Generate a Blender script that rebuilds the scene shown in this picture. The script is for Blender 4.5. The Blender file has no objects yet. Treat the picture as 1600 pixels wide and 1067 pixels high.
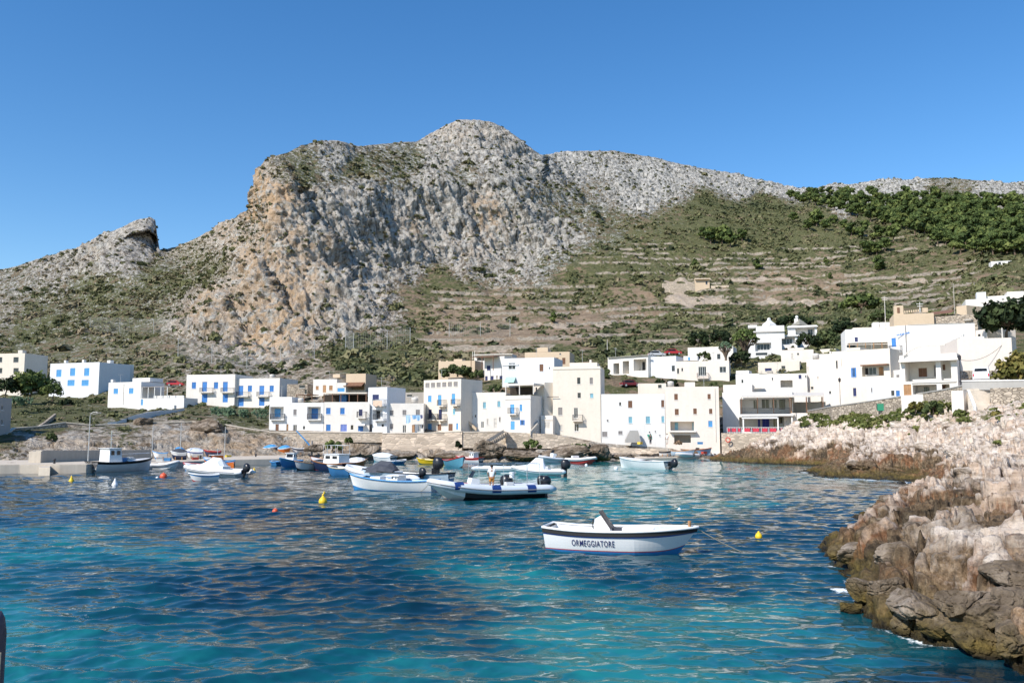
import bpy, bmesh, math, random
import numpy as np
from mathutils import Vector, Matrix

# ---------------------------------------------------------------- camera, sky, sun, exposure
SC = bpy.context.scene
COL = SC.collection
F = 1350.0                      # focal length in photo pixels (1600 wide)
CAMH = 4.6
PITCH = math.atan(138.5 / F)
cam_d = bpy.data.cameras.new("camera")
cam = bpy.data.objects.new("camera", cam_d)
COL.objects.link(cam)
cam.location = (0, 0, CAMH)
cam.rotation_euler = (math.pi / 2 + PITCH, 0, 0)
cam_d.sensor_width = 36.0
cam_d.lens = 36.0 * F / 1600.0
cam_d.clip_start = 0.3
cam_d.clip_end = 5000
SC.camera = cam

SUN_EL, SUN_AZ = math.radians(42), math.radians(46)   # azimuth: to the left of straight behind the camera
sv = Vector((-math.sin(SUN_AZ) * math.cos(SUN_EL), -math.cos(SUN_AZ) * math.cos(SUN_EL), math.sin(SUN_EL)))
wd = bpy.data.worlds.new("World")
SC.world = wd
wd.use_nodes = True
nt = wd.node_tree
bg = nt.nodes["Background"]
sky = nt.nodes.new("ShaderNodeTexSky")
sky.sky_type = 'NISHITA'
sky.sun_disc = False
sky.sun_elevation = SUN_EL
sky.sun_rotation = math.atan2(sv.x, sv.y)
sky.altitude = 0
sky.air_density = 1.0
sky.dust_density = 0.1
sky.ozone_density = 2.2
hsv = nt.nodes.new("ShaderNodeHueSaturation")
hsv.inputs["Saturation"].default_value = 1.32
hsv.inputs["Hue"].default_value = 0.503
hsv.inputs["Value"].default_value = 0.88
nt.links.new(sky.outputs[0], hsv.inputs["Color"])
nt.links.new(hsv.outputs[0], bg.inputs[0])
bg.inputs[1].default_value = 0.145
sl = bpy.data.lights.new("sun", 'SUN')
sl.energy = 4.3
sl.angle = math.radians(0.53)
sl.color = (1.0, 0.94, 0.86)
so = bpy.data.objects.new("sun", sl)
COL.objects.link(so)
so.rotation_euler = sv.to_track_quat('Z', 'Y').to_euler()
so.location = (-60, -60, 120)
SC.view_settings.view_transform = 'Standard'
SC.view_settings.look = 'None'
SC.view_settings.exposure = 0.45
SC.view_settings.gamma = 1.0
SC.render.engine = 'CYCLES'
SC.cycles.max_bounces = 6
SC.cycles.diffuse_bounces = 3
SC.cycles.glossy_bounces = 3
SC.cycles.transmission_bounces = 4
SC.cycles.use_denoising = True
SC.cycles.denoiser = 'OPENIMAGEDENOISE'
SC.cycles.denoising_input_passes = 'RGB_ALBEDO_NORMAL'
SC.cycles.denoising_prefilter = 'ACCURATE'

# ---------------------------------------------------------------- pixel <-> place
CT, ST = math.cos(PITCH), math.sin(PITCH)


def ray(px, py):
    cx = (np.asarray(px, float) - 800.0) / F
    cy = (533.5 - np.asarray(py, float)) / F
    return cx, CT - cy * ST, ST + cy * CT


def P(px, py, d):
    """the place that lies d metres north of the camera on the sight line of a photo pixel"""
    x, y, z = ray(px, py)
    return np.stack(np.broadcast_arrays(x / y * d, d + 0 * x, CAMH + z / y * d), -1)


def PG(px, py, z=0.0):
    x, y, zz = ray(px, py)
    t = (z - CAMH) / zz
    return np.stack(np.broadcast_arrays(x * t, y * t, z + 0 * x), -1)


def V3(a):
    return Vector((float(a[0]), float(a[1]), float(a[2])))


# ---------------------------------------------------------------- noise in numpy
def _h(ix, iy, iz, s):
    n = (ix * 374761393 + iy * 668265263 + iz * 2147483647 + s * 974634777) & 0xFFFFFFFF
    n = ((n ^ (n >> 13)) * 1274126177) & 0xFFFFFFFF
    n = ((n ^ (n >> 16)) * 2246822519) & 0xFFFFFFFF
    return ((n ^ (n >> 15)) & 0xFFFFFF) / float(0xFFFFFF)


def vnoise(p, s=0):
    i = np.floor(p).astype(np.int64)
    f = p - i
    f = f * f * f * (f * (f * 6 - 15) + 10)
    x, y, z = i[..., 0], i[..., 1], i[..., 2]
    fx, fy, fz = f[..., 0], f[..., 1], f[..., 2]
    r = 0
    for dx in (0, 1):
        wx = fx if dx else 1 - fx
        for dy in (0, 1):
            wy = fy if dy else 1 - fy
            for dz in (0, 1):
                wz = fz if dz else 1 - fz
                r = r + wx * wy * wz * _h(x + dx, y + dy, z + dz, s)
    return r * 2 - 1


def fbm(p, oct=4, s=0, gain=0.5, ridged=False):
    a, t, r = 1.0, 0.0, 0
    for k in range(oct):
        n = vnoise(p * (2.03 ** k) + 17.3 * k, s + k)
        if ridged:
            n = 1 - 2 * np.abs(n)
        r = r + a * n
        t += a
        a *= gain
    return r / t


def worley(p, s=0):
    i = np.floor(p).astype(np.int64)
    f1 = np.full(p.shape[:-1], 9.0)
    f2 = np.full(p.shape[:-1], 9.0)
    cid = np.zeros(p.shape[:-1])
    for dx in (-1, 0, 1):
        for dy in (-1, 0, 1):
            for dz in (-1, 0, 1):
                c = i + np.array([dx, dy, dz])
                q = np.stack([_h(c[..., 0], c[..., 1], c[..., 2], s + k) for k in (1, 2, 3)], -1)
                d = np.sqrt(((c + q - p) ** 2).sum(-1))
                near = d < f1
                f2 = np.where(near, f1, np.minimum(f2, d))
                cid = np.where(near, q[..., 0], cid)
                f1 = np.where(near, d, f1)
    return f1, f2, cid


def sstep(a, b, x):
    t = np.clip((x - a) / (b - a), 0, 1)
    return t * t * (3 - 2 * t)


# ---------------------------------------------------------------- mesh helpers
def link_mesh(name, verts, faces, mats=(), parent=None, midx=None, smooth=False, attrs=None):
    me = bpy.data.meshes.new(name)
    verts = np.asarray(verts, np.float32)
    if isinstance(faces, np.ndarray):
        nf, k = faces.shape
        me.vertices.add(len(verts))
        me.vertices.foreach_set("co", verts.ravel())
        me.loops.add(nf * k)
        me.loops.foreach_set("vertex_index", faces.astype(np.int32).ravel())
        me.polygons.add(nf)
        me.polygons.foreach_set("loop_start", np.arange(0, nf * k, k, dtype=np.int32))
        me.update(calc_edges=True)
    else:
        me.from_pydata([tuple(v) for v in verts.tolist()], [], faces)
        me.update()
    for m in mats:
        me.materials.append(m)
    if midx is not None:
        me.polygons.foreach_set("material_index", np.asarray(midx, np.int32))
    if smooth:
        me.polygons.foreach_set("use_smooth", np.ones(len(me.polygons), bool))
    for k, a in (attrs or {}).items():
        at = me.attributes.new(k, 'FLOAT', 'POINT')
        at.data.foreach_set("value", np.asarray(a, np.float32).ravel())
    ob = bpy.data.objects.new(name, me)
    COL.objects.link(ob)
    if parent is not None:
        ob.parent = parent
    return ob


def tag(o, label=None, cat=None, group=None, kind=None):
    for k, v in (("label", label), ("category", cat), ("group", group), ("kind", kind)):
        if v:
            o[k] = v
    return o


def thing(name, label, cat, loc=(0, 0, 0), rz=0.0, group=None):
    o = bpy.data.objects.new(name, None)
    o.empty_display_size = 0.3
    COL.objects.link(o)
    o.location = loc
    o.rotation_euler = (0, 0, rz)
    return tag(o, label, cat, group)


def copy_tree(o, parent=None):
    kids = [c for c in o.children]
    c = o.copy()
    COL.objects.link(c)
    c.parent = parent
    for k in kids:
        copy_tree(k, c)
    return c


def grid_faces(nu, nv):
    i = np.arange(nu * nv).reshape(nv, nu)
    return np.stack([i[:-1, :-1], i[:-1, 1:], i[1:, 1:], i[1:, :-1]], -1).reshape(-1, 4)


class MB:
    """collects boxes, tubes, lathes ... of ONE part"""

    def __init__(s):
        s.v, s.f, s.m = [], [], []

    def add(s, v, f, m=0, M=None):
        n = len(s.v)
        for p in v:
            p = Vector(p)
            s.v.append(tuple(M @ p) if M is not None else tuple(p))
        for q in f:
            s.f.append(tuple(n + i for i in q))
            s.m.append(m)
        return s

    def box(s, x0, x1, y0, y1, z0, z1, m=0, M=None, ch=0.0):
        if ch > 0:
            bm = bmesh.new()
            bmesh.ops.create_cube(bm, size=1)
            for v in bm.verts:
                v.co = Vector((x0 + (v.co.x + .5) * (x1 - x0), y0 + (v.co.y + .5) * (y1 - y0), z0 + (v.co.z + .5) * (z1 - z0)))
            bmesh.ops.bevel(bm, geom=bm.edges[:], offset=ch, segments=2, affect='EDGES', profile=0.5)
            bm.verts.index_update()
            s.add([v.co for v in bm.verts], [[v.index for v in f.verts] for f in bm.faces], m, M)
            bm.free()
            return s
        return s.add([(x0, y0, z0), (x1, y0, z0), (x1, y1, z0), (x0, y1, z0), (x0, y0, z1), (x1, y0, z1), (x1, y1, z1), (x0, y1, z1)],
                     [(0, 3, 2, 1), (4, 5, 6, 7), (0, 1, 5, 4), (1, 2, 6, 5), (2, 3, 7, 6), (3, 0, 4, 7)], m, M)

    def tube(s, pts, r, n=8, m=0, caps=True, closed=False):
        pts = [Vector(p) for p in pts]
        rs = r if hasattr(r, '__len__') else [r] * len(pts)
        v, f = [], []
        up = Vector((0, 0, 1))
        N = len(pts)
        for i, p in enumerate(pts):
            a = pts[(i - 1) % N] if (i > 0 or closed) else p
            b = pts[(i + 1) % N] if (i < N - 1 or closed) else p
            t = (b - a).normalized() if (b - a).length > 1e-9 else up
            ref = up if abs(t.z) < 0.95 else Vector((1, 0, 0))
            x = t.cross(ref).normalized()
            y = x.cross(t)
            for k in range(n):
                w = 2 * math.pi * k / n
                v.append(p + rs[i] * (math.cos(w) * x + math.sin(w) * y))
        for i in range(N if closed else N - 1):
            j = (i + 1) % N
            for k in range(n):
                q = (k + 1) % n
                f.append((i * n + k, i * n + q, j * n + q, j * n + k))
        if caps and not closed:
            f.append(tuple(range(n - 1, -1, -1)))
            f.append(tuple((N - 1) * n + k for k in range(n)))
        return s.add(v, f, m)

    def lathe(s, prof, c=(0, 0, 0), n=16, m=0, M=None):
        v, f = [], []
        for r, z in prof:
            for k in range(n):
                w = 2 * math.pi * k / n
                v.append((c[0] + r * math.cos(w), c[1] + r * math.sin(w), c[2] + z))
        for i in range(len(prof) - 1):
            for k in range(n):
                q = (k + 1) % n
                f.append((i * n + k, i * n + q, (i + 1) * n + q, (i + 1) * n + k))
        f.append(tuple(range(n - 1, -1, -1)))
        f.append(tuple((len(prof) - 1) * n + k for k in range(n)))
        return s.add(v, f, m, M)

    def loft(s, rings, m=0, cap=True, closed=True):
        n = len(rings[0])
        v = [p for r in rings for p in r]
        f = []
        for i in range(len(rings) - 1):
            for k in range(n if closed else n - 1):
                q = (k + 1) % n
                f.append((i * n + k, i * n + q, (i + 1) * n + q, (i + 1) * n + k))
        if cap:
            f.append(tuple(range(n - 1, -1, -1)))
            f.append(tuple((len(rings) - 1) * n + k for k in range(n)))
        return s.add(v, f, m)

    def prism(s, poly, y0, y1, m=0, M=None):
        """poly in (x, z), extruded along y"""
        n = len(poly)
        v = [(x, y0, z) for x, z in poly] + [(x, y1, z) for x, z in poly]
        f = [tuple(range(n)), tuple(range(2 * n - 1, n - 1, -1))]
        f += [(k, n + k, n + (k + 1) % n, (k + 1) % n) for k in range(n)]
        return s.add(v, f, m, M)

    def build(s, name, mats, parent=None, smooth=False):
        mats = mats if isinstance(mats, (list, tuple)) else [mats]
        o = link_mesh(name, s.v, s.f, mats, parent, s.m, smooth)
        if smooth:
            for p in o.data.polygons:
                p.use_smooth = True
        return o


# ---------------------------------------------------------------- materials
MATS = {}


class NB:
    def __init__(s, name):
        s.m = bpy.data.materials.new(name)
        s.m.use_nodes = True
        s.t = s.m.node_tree
        s.b = s.t.nodes["Principled BSDF"]

    def n(s, typ, **kw):
        nd = s.t.nodes.new(typ)
        for k, v in kw.items():
            if k.startswith("i_"):
                nd.inputs[k[2:].replace("_", " ")].default_value = v
            else:
                setattr(nd, k, v)
        return nd

    def l(s, a, b):
        s.t.links.new(a, b)

    def coord(s, kind="Object", scale=None):
        c = s.n("ShaderNodeTexCoord").outputs[kind]
        if scale is not None:
            mp = s.n("ShaderNodeMapping")
            mp.inputs["Scale"].default_value = scale
            s.l(c, mp.inputs["Vector"])
            c = mp.outputs[0]
        return c

    def noise(s, vec, scale, detail=4, rough=0.55, dist=0.0):
        nd = s.n("ShaderNodeTexNoise")
        nd.inputs["Scale"].default_value = scale
        nd.inputs["Detail"].default_value = detail
        nd.inputs["Roughness"].default_value = rough
        nd.inputs["Distortion"].default_value = dist
        s.l(vec, nd.inputs["Vector"])
        return nd.outputs["Fac"]

    def ramp(s, fac, stops):
        nd = s.n("ShaderNodeValToRGB")
        cr = nd.color_ramp
        while len(cr.elements) < len(stops):
            cr.elements.new(0.5)
        for e, (p, c) in zip(cr.elements, stops):
            e.position = p
            c = (c, c, c) if not hasattr(c, '__len__') else c
            e.color = (c[0], c[1], c[2], 1)
        s.l(fac, nd.inputs[0])
        return nd.outputs[0]

    def mix(s, fac, a, b, blend='MIX'):
        nd = s.n("ShaderNodeMix", data_type='RGBA', blend_type=blend)
        for i, x in ((0, fac), (6, a), (7, b)):
            if hasattr(x, 'is_output'):
                s.l(x, nd.inputs[i])
            elif i == 0:
                nd.inputs[i].default_value = x
            else:
                nd.inputs[i].default_value = (x[0], x[1], x[2], 1)
        return nd.outputs[2]

    def math(s, op, a, b=0.0, clamp=False):
        nd = s.n("ShaderNodeMath", operation=op, use_clamp=clamp)
        for i, x in ((0, a), (1, b)):
            if hasattr(x, 'is_output'):
                s.l(x, nd.inputs[i])
            else:
                nd.inputs[i].default_value = x
        return nd.outputs[0]

    def attr(s, name):
        return s.n("ShaderNodeAttribute", attribute_name=name).outputs["Fac"]

    def bump(s, h, strength=0.3, dist=0.1, chain=None):
        nd = s.n("ShaderNodeBump")
        nd.inputs["Strength"].default_value = strength
        nd.inputs["Distance"].default_value = dist
        s.l(h, nd.inputs["Height"])
        if chain is not None:
            s.l(chain, nd.inputs["Normal"])
        return nd.outputs[0]

    def done(s, col=None, rough=0.8, nrm=None, spec=0.3, metal=0.0):
        if col is not None:
            if hasattr(col, 'is_output'):
                s.l(col, s.b.inputs["Base Color"])
            else:
                s.b.inputs["Base Color"].default_value = (*col, 1)
        if hasattr(rough, 'is_output'):
            s.l(rough, s.b.inputs["Roughness"])
        else:
            s.b.inputs["Roughness"].default_value = rough
        s.b.inputs["Specular IOR Level"].default_value = spec
        s.b.inputs["Metallic"].default_value = metal
        if nrm is not None:
            s.l(nrm, s.b.inputs["Normal"])
        return s.m


def paint(name, c, rough=0.45, var=0.18, scale=3.0, spec=0.4, metal=0.0):
    """painted or plain surface with a little wear"""
    if name in MATS:
        return MATS[name]
    b = NB(name)
    co = b.coord()
    f = b.noise(co, scale, 5, 0.65)
    f2 = b.noise(co, scale * 9, 3, 0.6)
    k = b.math('ADD', b.math('MULTIPLY', f, 0.7), b.math('MULTIPLY', f2, 0.3))
    dk = tuple(x * (1 - var * 1.6) for x in c)
    lt = tuple(min(1, x * (1 + var * 0.6)) for x in c)
    col = b.ramp(k, [(0.32, dk), (0.5, c), (0.7, lt)])
    r = b.ramp(f, [(0.3, min(1, rough + .15)), (0.7, max(0.05, rough - .1))])
    MATS[name] = b.done(col, r, b.bump(f2, 0.08, 0.01), spec, metal)
    return MATS[name]


def stucco(name, c, stain=0.25, warm=(0.42, 0.34, 0.25)):
    """limewashed wall: blotches, rain streaks, worn plaster"""
    if name in MATS:
        return MATS[name]
    b = NB(name)
    g = b.n("ShaderNodeNewGeometry").outputs["Position"]
    mp = b.n("ShaderNodeMapping")
    mp.inputs["Scale"].default_value = (1.6, 1.6, 0.16)
    b.l(g, mp.inputs["Vector"])
    streak = b.noise(mp.outputs[0], 1.3, 5, 0.62)
    blotch = b.noise(g, 0.45, 5, 0.62, 0.6)
    fine = b.noise(g, 3.0, 3, 0.6)
    k = b.math('ADD', b.math('MULTIPLY', streak, 0.5), b.math('MULTIPLY', blotch, 0.5))
    f = b.ramp(k, [(0.42, 0.0), (0.60, stain), (0.72, min(1, stain * 1.8))])
    wc = tuple(0.55 * c[i] + 0.45 * warm[i] for i in range(3))
    col = b.mix(f, c, wc)
    col = b.mix(0.5, col, b.ramp(fine, [(0.25, 0.86), (0.55, 1.0)]), 'MULTIPLY')
    MATS[name] = b.done(col, 0.9, b.bump(blotch, 0.25, 0.06), 0.15)
    return MATS[name]


def stonewall(name, c, mortar, sx=1.2, sz=2.6):
    """coursed rubble masonry"""
    if name in MATS:
        return MATS[name]
    b = NB(name)
    g = b.n("ShaderNodeNewGeometry").outputs["Position"]
    mp = b.n("ShaderNodeMapping")
    mp.inputs["Scale"].default_value = (sx, sx, sz)
    b.l(g, mp.inputs["Vector"])
    vo = b.n("ShaderNodeTexVoronoi", feature='F1')
    vo.inputs["Scale"].default_value = 1.0
    b.l(mp.outputs[0], vo.inputs["Vector"])
    ve = b.n("ShaderNodeTexVoronoi", feature='DISTANCE_TO_EDGE')
    ve.inputs["Scale"].default_value = 1.0
    b.l(mp.outputs[0], ve.inputs["Vector"])
    bw = b.n("ShaderNodeRGBToBW")
    b.l(vo.outputs["Color"], bw.inputs[0])
    var = b.ramp(bw.outputs[0], [(0.2, tuple(x * .68 for x in c)), (0.5, c), (0.8, tuple(min(1, x * 1.2) for x in c))])
    big = b.noise(g, 0.35, 5, 0.6)
    var = b.mix(b.ramp(big, [(0.45, 0.0), (0.7, 0.45)]), var, tuple(x * .55 for x in c))
    e = b.ramp(ve.outputs["Distance"], [(0.02, 0.0), (0.10, 1.0)])
    col = b.mix(e, mortar, var)
    MATS[name] = b.done(col, 0.92, b.bump(e, 0.6, 0.06, b.bump(b.noise(g, 5, 4), 0.4, 0.05)), 0.12)
    return MATS[name]


def leafmat(name, c1, c2, c3=None):
    if name in MATS:
        return MATS[name]
    b = NB(name)
    g = b.n("ShaderNodeNewGeometry")
    n1 = b.noise(g.outputs["Position"], 0.35, 3)
    n2 = b.noise(g.outputs["Position"], 2.5, 3)
    k = b.math('ADD', b.math('MULTIPLY', n1, 0.6), b.math('MULTIPLY', n2, 0.4))
    st = [(0.36, c1), (0.52, c2)]
    if c3:
        st.append((0.64, c3))
    MATS[name] = b.done(b.ramp(k, st), 0.75, None, 0.2)
    return MATS[name]


GLASS_DARK = None
# ---------------------------------------------------------------- hills: one sheet from the harbour's edge over the ridge
def curve(pts):
    a = np.array(pts, float)
    return lambda u: (np.interp(u, a[:, 0], a[:, 1]), np.interp(u, a[:, 0], a[:, 2]))


def smooth1(a, k):
    w = np.exp(-0.5 * (np.arange(-3 * k, 3 * k + 1) / k) ** 2)
    w /= w.sum()
    return np.convolve(np.pad(a, 3 * k, mode='edge'), w, mode='valid')


def zcurve(pts):      # (px, d, z)
    a = np.array(pts, float)
    return lambda u: (np.interp(u, a[:, 0], a[:, 1]), np.interp(u, a[:, 0], a[:, 2]))


SHORE = [(-400, 105), (0, 104), (60, 106), (130, 110), (240, 120), (330, 128), (450, 134), (560, 132), (600, 133), (700, 132), (760, 128), (850, 128), (930, 130),
         (1000, 137), (1050, 139), (1130, 141), (1200, 147), (1290, 152), (1350, 128), (1400, 116), (1500, 96), (1600, 84), (2000, 80)]
C_T = [
    # foot of the houses / road behind the shore
    [(-400, 672, 128), (0, 674, 131), (60, 672, 134), (130, 669, 138), (250, 661, 145), (350, 663, 148), (420, 673, 148), (600, 674, 149), (830, 674, 149), (880, 682, 148), (930, 693, 147),
     (1000, 697, 147), (1100, 700, 147), (1140, 688, 148), (1160, 676, 150), (1230, 668, 152), (1300, 655, 150), (1400, 640, 135), (1500, 616, 118), (1600, 604, 104), (2000, 596, 98)],
    [(-400, 620, 235), (45, 622, 236), (120, 622, 236), (185, 640, 198), (240, 640, 200), (290, 636, 201), (440, 636, 201), (475, 622, 180), (550, 614, 178), (640, 612, 178), (700, 602, 185), (800, 592, 185),
     (900, 592, 178), (1000, 600, 172), (1100, 592, 178), (1150, 600, 172), (1200, 572, 188), (1300, 575, 172), (1400, 545, 158), (1500, 535, 150), (1600, 530, 140), (2000, 520, 130)],
    [(-400, 575, 290), (0, 578, 290), (120, 578, 288), (200, 590, 265), (290, 590, 240), (440, 588, 236), (550, 580, 226), (640, 588, 228), (700, 575, 240), (800, 562, 240), (900, 560, 236),
     (1000, 556, 240), (1100, 550, 240), (1200, 548, 242), (1300, 535, 240), (1400, 515, 225), (1500, 500, 205), (1600, 480, 190), (2000, 470, 185)],
    [(-400, 515, 400), (0, 512, 392), (120, 512, 380), (220, 515, 370), (290, 540, 325), (450, 540, 316), (560, 530, 322), (620, 503, 345), (700, 492, 360), (800, 486, 370), (900, 480, 380), (1000, 480, 380),
     (1100, 478, 372), (1200, 472, 372), (1300, 465, 370), (1400, 455, 360), (1500, 445, 340), (1600, 430, 315), (2000, 410, 300)],
    [(-400, 478, 455), (0, 468, 452), (120, 455, 450), (200, 440, 448), (245, 440, 446), (280, 455, 420), (310, 488, 350), (350, 470, 346), (420, 470, 345), (500, 470, 350), (560, 478, 353), (600, 480, 360),
     (640, 445, 395), (700, 430, 425), (800, 420, 450), (900, 405, 460), (1000, 395, 470), (1100, 402, 462), (1200, 400, 460), (1300, 392, 458), (1400, 385, 440), (1500, 380, 420), (1600, 370, 392), (2000, 350, 380)],
    [(-400, 455, 500), (0, 448, 490), (120, 425, 490), (200, 398, 492), (245, 412, 495), (300, 425, 470), (345, 432, 390), (372, 400, 372), (420, 395, 372), (500, 410, 384), (560, 415, 400), (640, 416, 432), (700, 412, 452),
     (800, 406, 472), (880, 386, 482), (950, 368, 502), (1000, 352, 522), (1100, 352, 524), (1200, 352, 524), (1300, 342, 540), (1400, 335, 540), (1500, 330, 530), (1600, 325, 522), (2000, 320, 520)],
    [(-400, 442, 530), (0, 430, 524), (120, 404, 524), (200, 366, 518), (232, 358, 520), (243, 372, 522), (247, 400, 530), (300, 390, 522), (350, 366, 512), (385, 352, 480), (402, 320, 402), (420, 300, 396), (450, 284, 404), (500, 290, 418), (560, 286, 440),
     (640, 286, 475), (700, 282, 498), (800, 292, 522), (850, 302, 545), (900, 312, 580), (1000, 296, 640), (1100, 304, 642), (1200, 315, 680), (1300, 308, 720), (1400, 303, 720), (1500, 300, 720), (1600, 305, 720), (2000, 310, 720)],
    [(-400, 440, 560), (-100, 430, 556), (0, 421, 552), (60, 408, 550), (120, 393, 548), (150, 374, 545), (200, 351, 540), (220, 344, 540), (235, 340, 540), (243, 345, 541), (245, 365, 545), (246.5, 396, 552), (275, 386, 550), (300, 375, 546), (350, 349, 538), (385, 334, 520),
     (391, 334, 500), (400, 295, 440), (407, 262, 425), (415, 251, 425), (430, 244, 432), (450, 238, 442), (470, 227, 452), (500, 221, 468), (530, 221, 484), (560, 229, 505), (600, 225, 532), (650, 221, 570), (690, 201, 595), (715, 188, 602), (750, 188, 606), (770, 192, 610),
     (790, 201, 614), (810, 215, 620), (830, 232, 630), (846, 244, 645), (852, 242, 700), (880, 238, 730), (960, 236, 760), (1010, 245, 765), (1060, 256, 770), (1130, 269, 790), (1200, 285, 800), (1240, 297, 805), (1272, 298, 810), (1320, 288, 830), (1400, 283, 850), (1480, 278, 860),
     (1540, 283, 860), (1600, 291, 860), (1700, 300, 860), (2000, 320, 860)],
]
NROW = [5, 34, 26, 40, 80, 80, 80, 105, 85, 10]
U = np.linspace(-380, 1980, 1120)
rows_p = []
base = []
d0 = smooth1(np.interp(U, *np.array(SHORE, float).T), 6)
base.append(np.stack([(U - 800) / F * (d0 - 7) / CT * 1.0, d0 - 7, -2.2 + 0 * U], -1))
base.append(np.stack([(U - 800) / F * d0 / CT * 1.0, d0, 0.35 + 0 * U], -1))
for k, c in enumerate(C_T):
    py, d = curve(c)(U)
    if k < 7:
        py, d = smooth1(py, 4), smooth1(d, 5)
    base.append(P(U, py, d))
last = base[-1].copy()
last[:, 1] += 160
last[:, 0] *= (last[:, 1] / base[-1][:, 1])
last[:, 2] -= 45
base.append(last)
rows = []
_low = sstep(425, 470, U) * (1 - sstep(1120, 1150, U))
for s in range(len(base) - 1):
    n = NROW[s]
    for k in range(n):
        t = k / n
        r_ = base[s] * (1 - t) + base[s + 1] * t
        if s == 1:
            sag = 1.0 - 0.75 * _low * sstep(0.05, 0.4, t) * (1 - sstep(0.80, 0.94, t)) * (0.85 if t < .7 else 1)
            r_[:, 2] = np.minimum(r_[:, 2], r_[:, 2] * sag)
        rows.append(r_)
rows.append(base[-1])
HG = np.array(rows)                       # (V, U, 3)
nv, nu = HG.shape[:2]
EDGE = np.cumsum([0] + NROW)              # row index of every curve
vi = np.arange(nv)[:, None] + 0 * U[None, :]


def unproj(p):
    x, y, z = p[..., 0], p[..., 1], p[..., 2] - CAMH
    f = y * CT + z * ST
    u = -y * ST + z * CT
    return 800 + F * x / f, 533.5 - F * u / f


# soften the creases between the curves a little (not the crest)
def smooth_rows(a, n=1):
    for _ in range(n):
        b = a.copy()
        b[1:-1] = 0.25 * a[:-2] + 0.5 * a[1:-1] + 0.25 * a[2:]
        keep = EDGE[-2]
        b[keep] = a[keep]
        b[:EDGE[2] + 1] = a[:EDGE[2] + 1]
        a = b
    return a


HG = smooth_rows(HG, 14)
QX, QY = unproj(HG)


def along(line, qx, qy):
    """signed px distance to the right of a line that runs down the slope, and a weight inside its height range"""
    a = np.array(line, float)
    lx = np.interp(qy, a[:, 1], a[:, 0])
    w = sstep(a[0, 1] - 4, a[0, 1] + 25, qy) * (1 - sstep(a[-1, 1] - 120, a[-1, 1] + 30, qy))
    return qx - lx, w


# buttress: its right flank falls away in a steep face turned from the sun
_wob = vnoise(np.stack([QX / 22, QY / 22, 0 * QX], -1), 91) * 7 + vnoise(np.stack([QX / 8, QY / 8, 0 * QX], -1), 92) * 3
push = np.zeros_like(QX)
for line, amt, edge, fade in (([(432, 248), (462, 290), (478, 330), (520, 400), (560, 450), (606, 505)], 11, 9, 110),
                              ([(846, 244), (880, 300), (930, 345), (1000, 385)], 26, 16, 130),
                              ([(560, 300), (590, 340), (640, 410)], 9, 14, 70), ([(690, 270), (720, 330), (760, 410)], 9, 14, 70),
                              ([(790, 300), (840, 350), (885, 400)], 14, 12, 80), ([(600, 228), (640, 250), (690, 285)], 8, 14, 60),
                              ([(720, 192), (760, 230), (820, 290)], 11, 12, 60), ([(400, 400), (420, 450), (470, 530)], 10, 12, 60), ([(960, 250), (985, 280), (1010, 310)], 14, 14, 60), ([(1140, 272), (1160, 290), (1185, 312)], 12, 12, 60), ([(340, 440), (350, 480), (380, 530)], 7, 10, 50)):
    dx, w = along(line, QX + _wob, QY)
    push += amt * w * np.where(dx < 0, np.exp(-(dx / fade) ** 2), 1 - sstep(0, edge, dx))
# spire: a slab that leans out over a hollow
ly = np.interp(QX, [140, 165, 200, 236, 250], [396, 386, 366, 360, 372])
lw_ = sstep(140, 165, QX) * (1 - sstep(243, 249, QX)) * sstep(EDGE[6], EDGE[7], vi)
push += 0.5 * lw_ * (1 - sstep(-2, 6, QY - ly + 0.5 * _wob))
_bot = np.interp(QX, [150, 165, 200, 246], [402, 416, 410, 397])
push += sstep(150, 166, QX) * (1 - sstep(243, 247, QX)) * sstep(-1, 5, QY - ly + 0.5 * _wob) * (1 - sstep(-12, 34, QY - _bot + _wob)) * sstep(EDGE[6] - 30, EDGE[6] + 20, vi) * (10 - 0.40 * (QX - 160))
camp = np.array([0, 0, CAMH])
HG = camp + (HG - camp) * (1 - push / HG[..., 1])[..., None]
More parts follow.
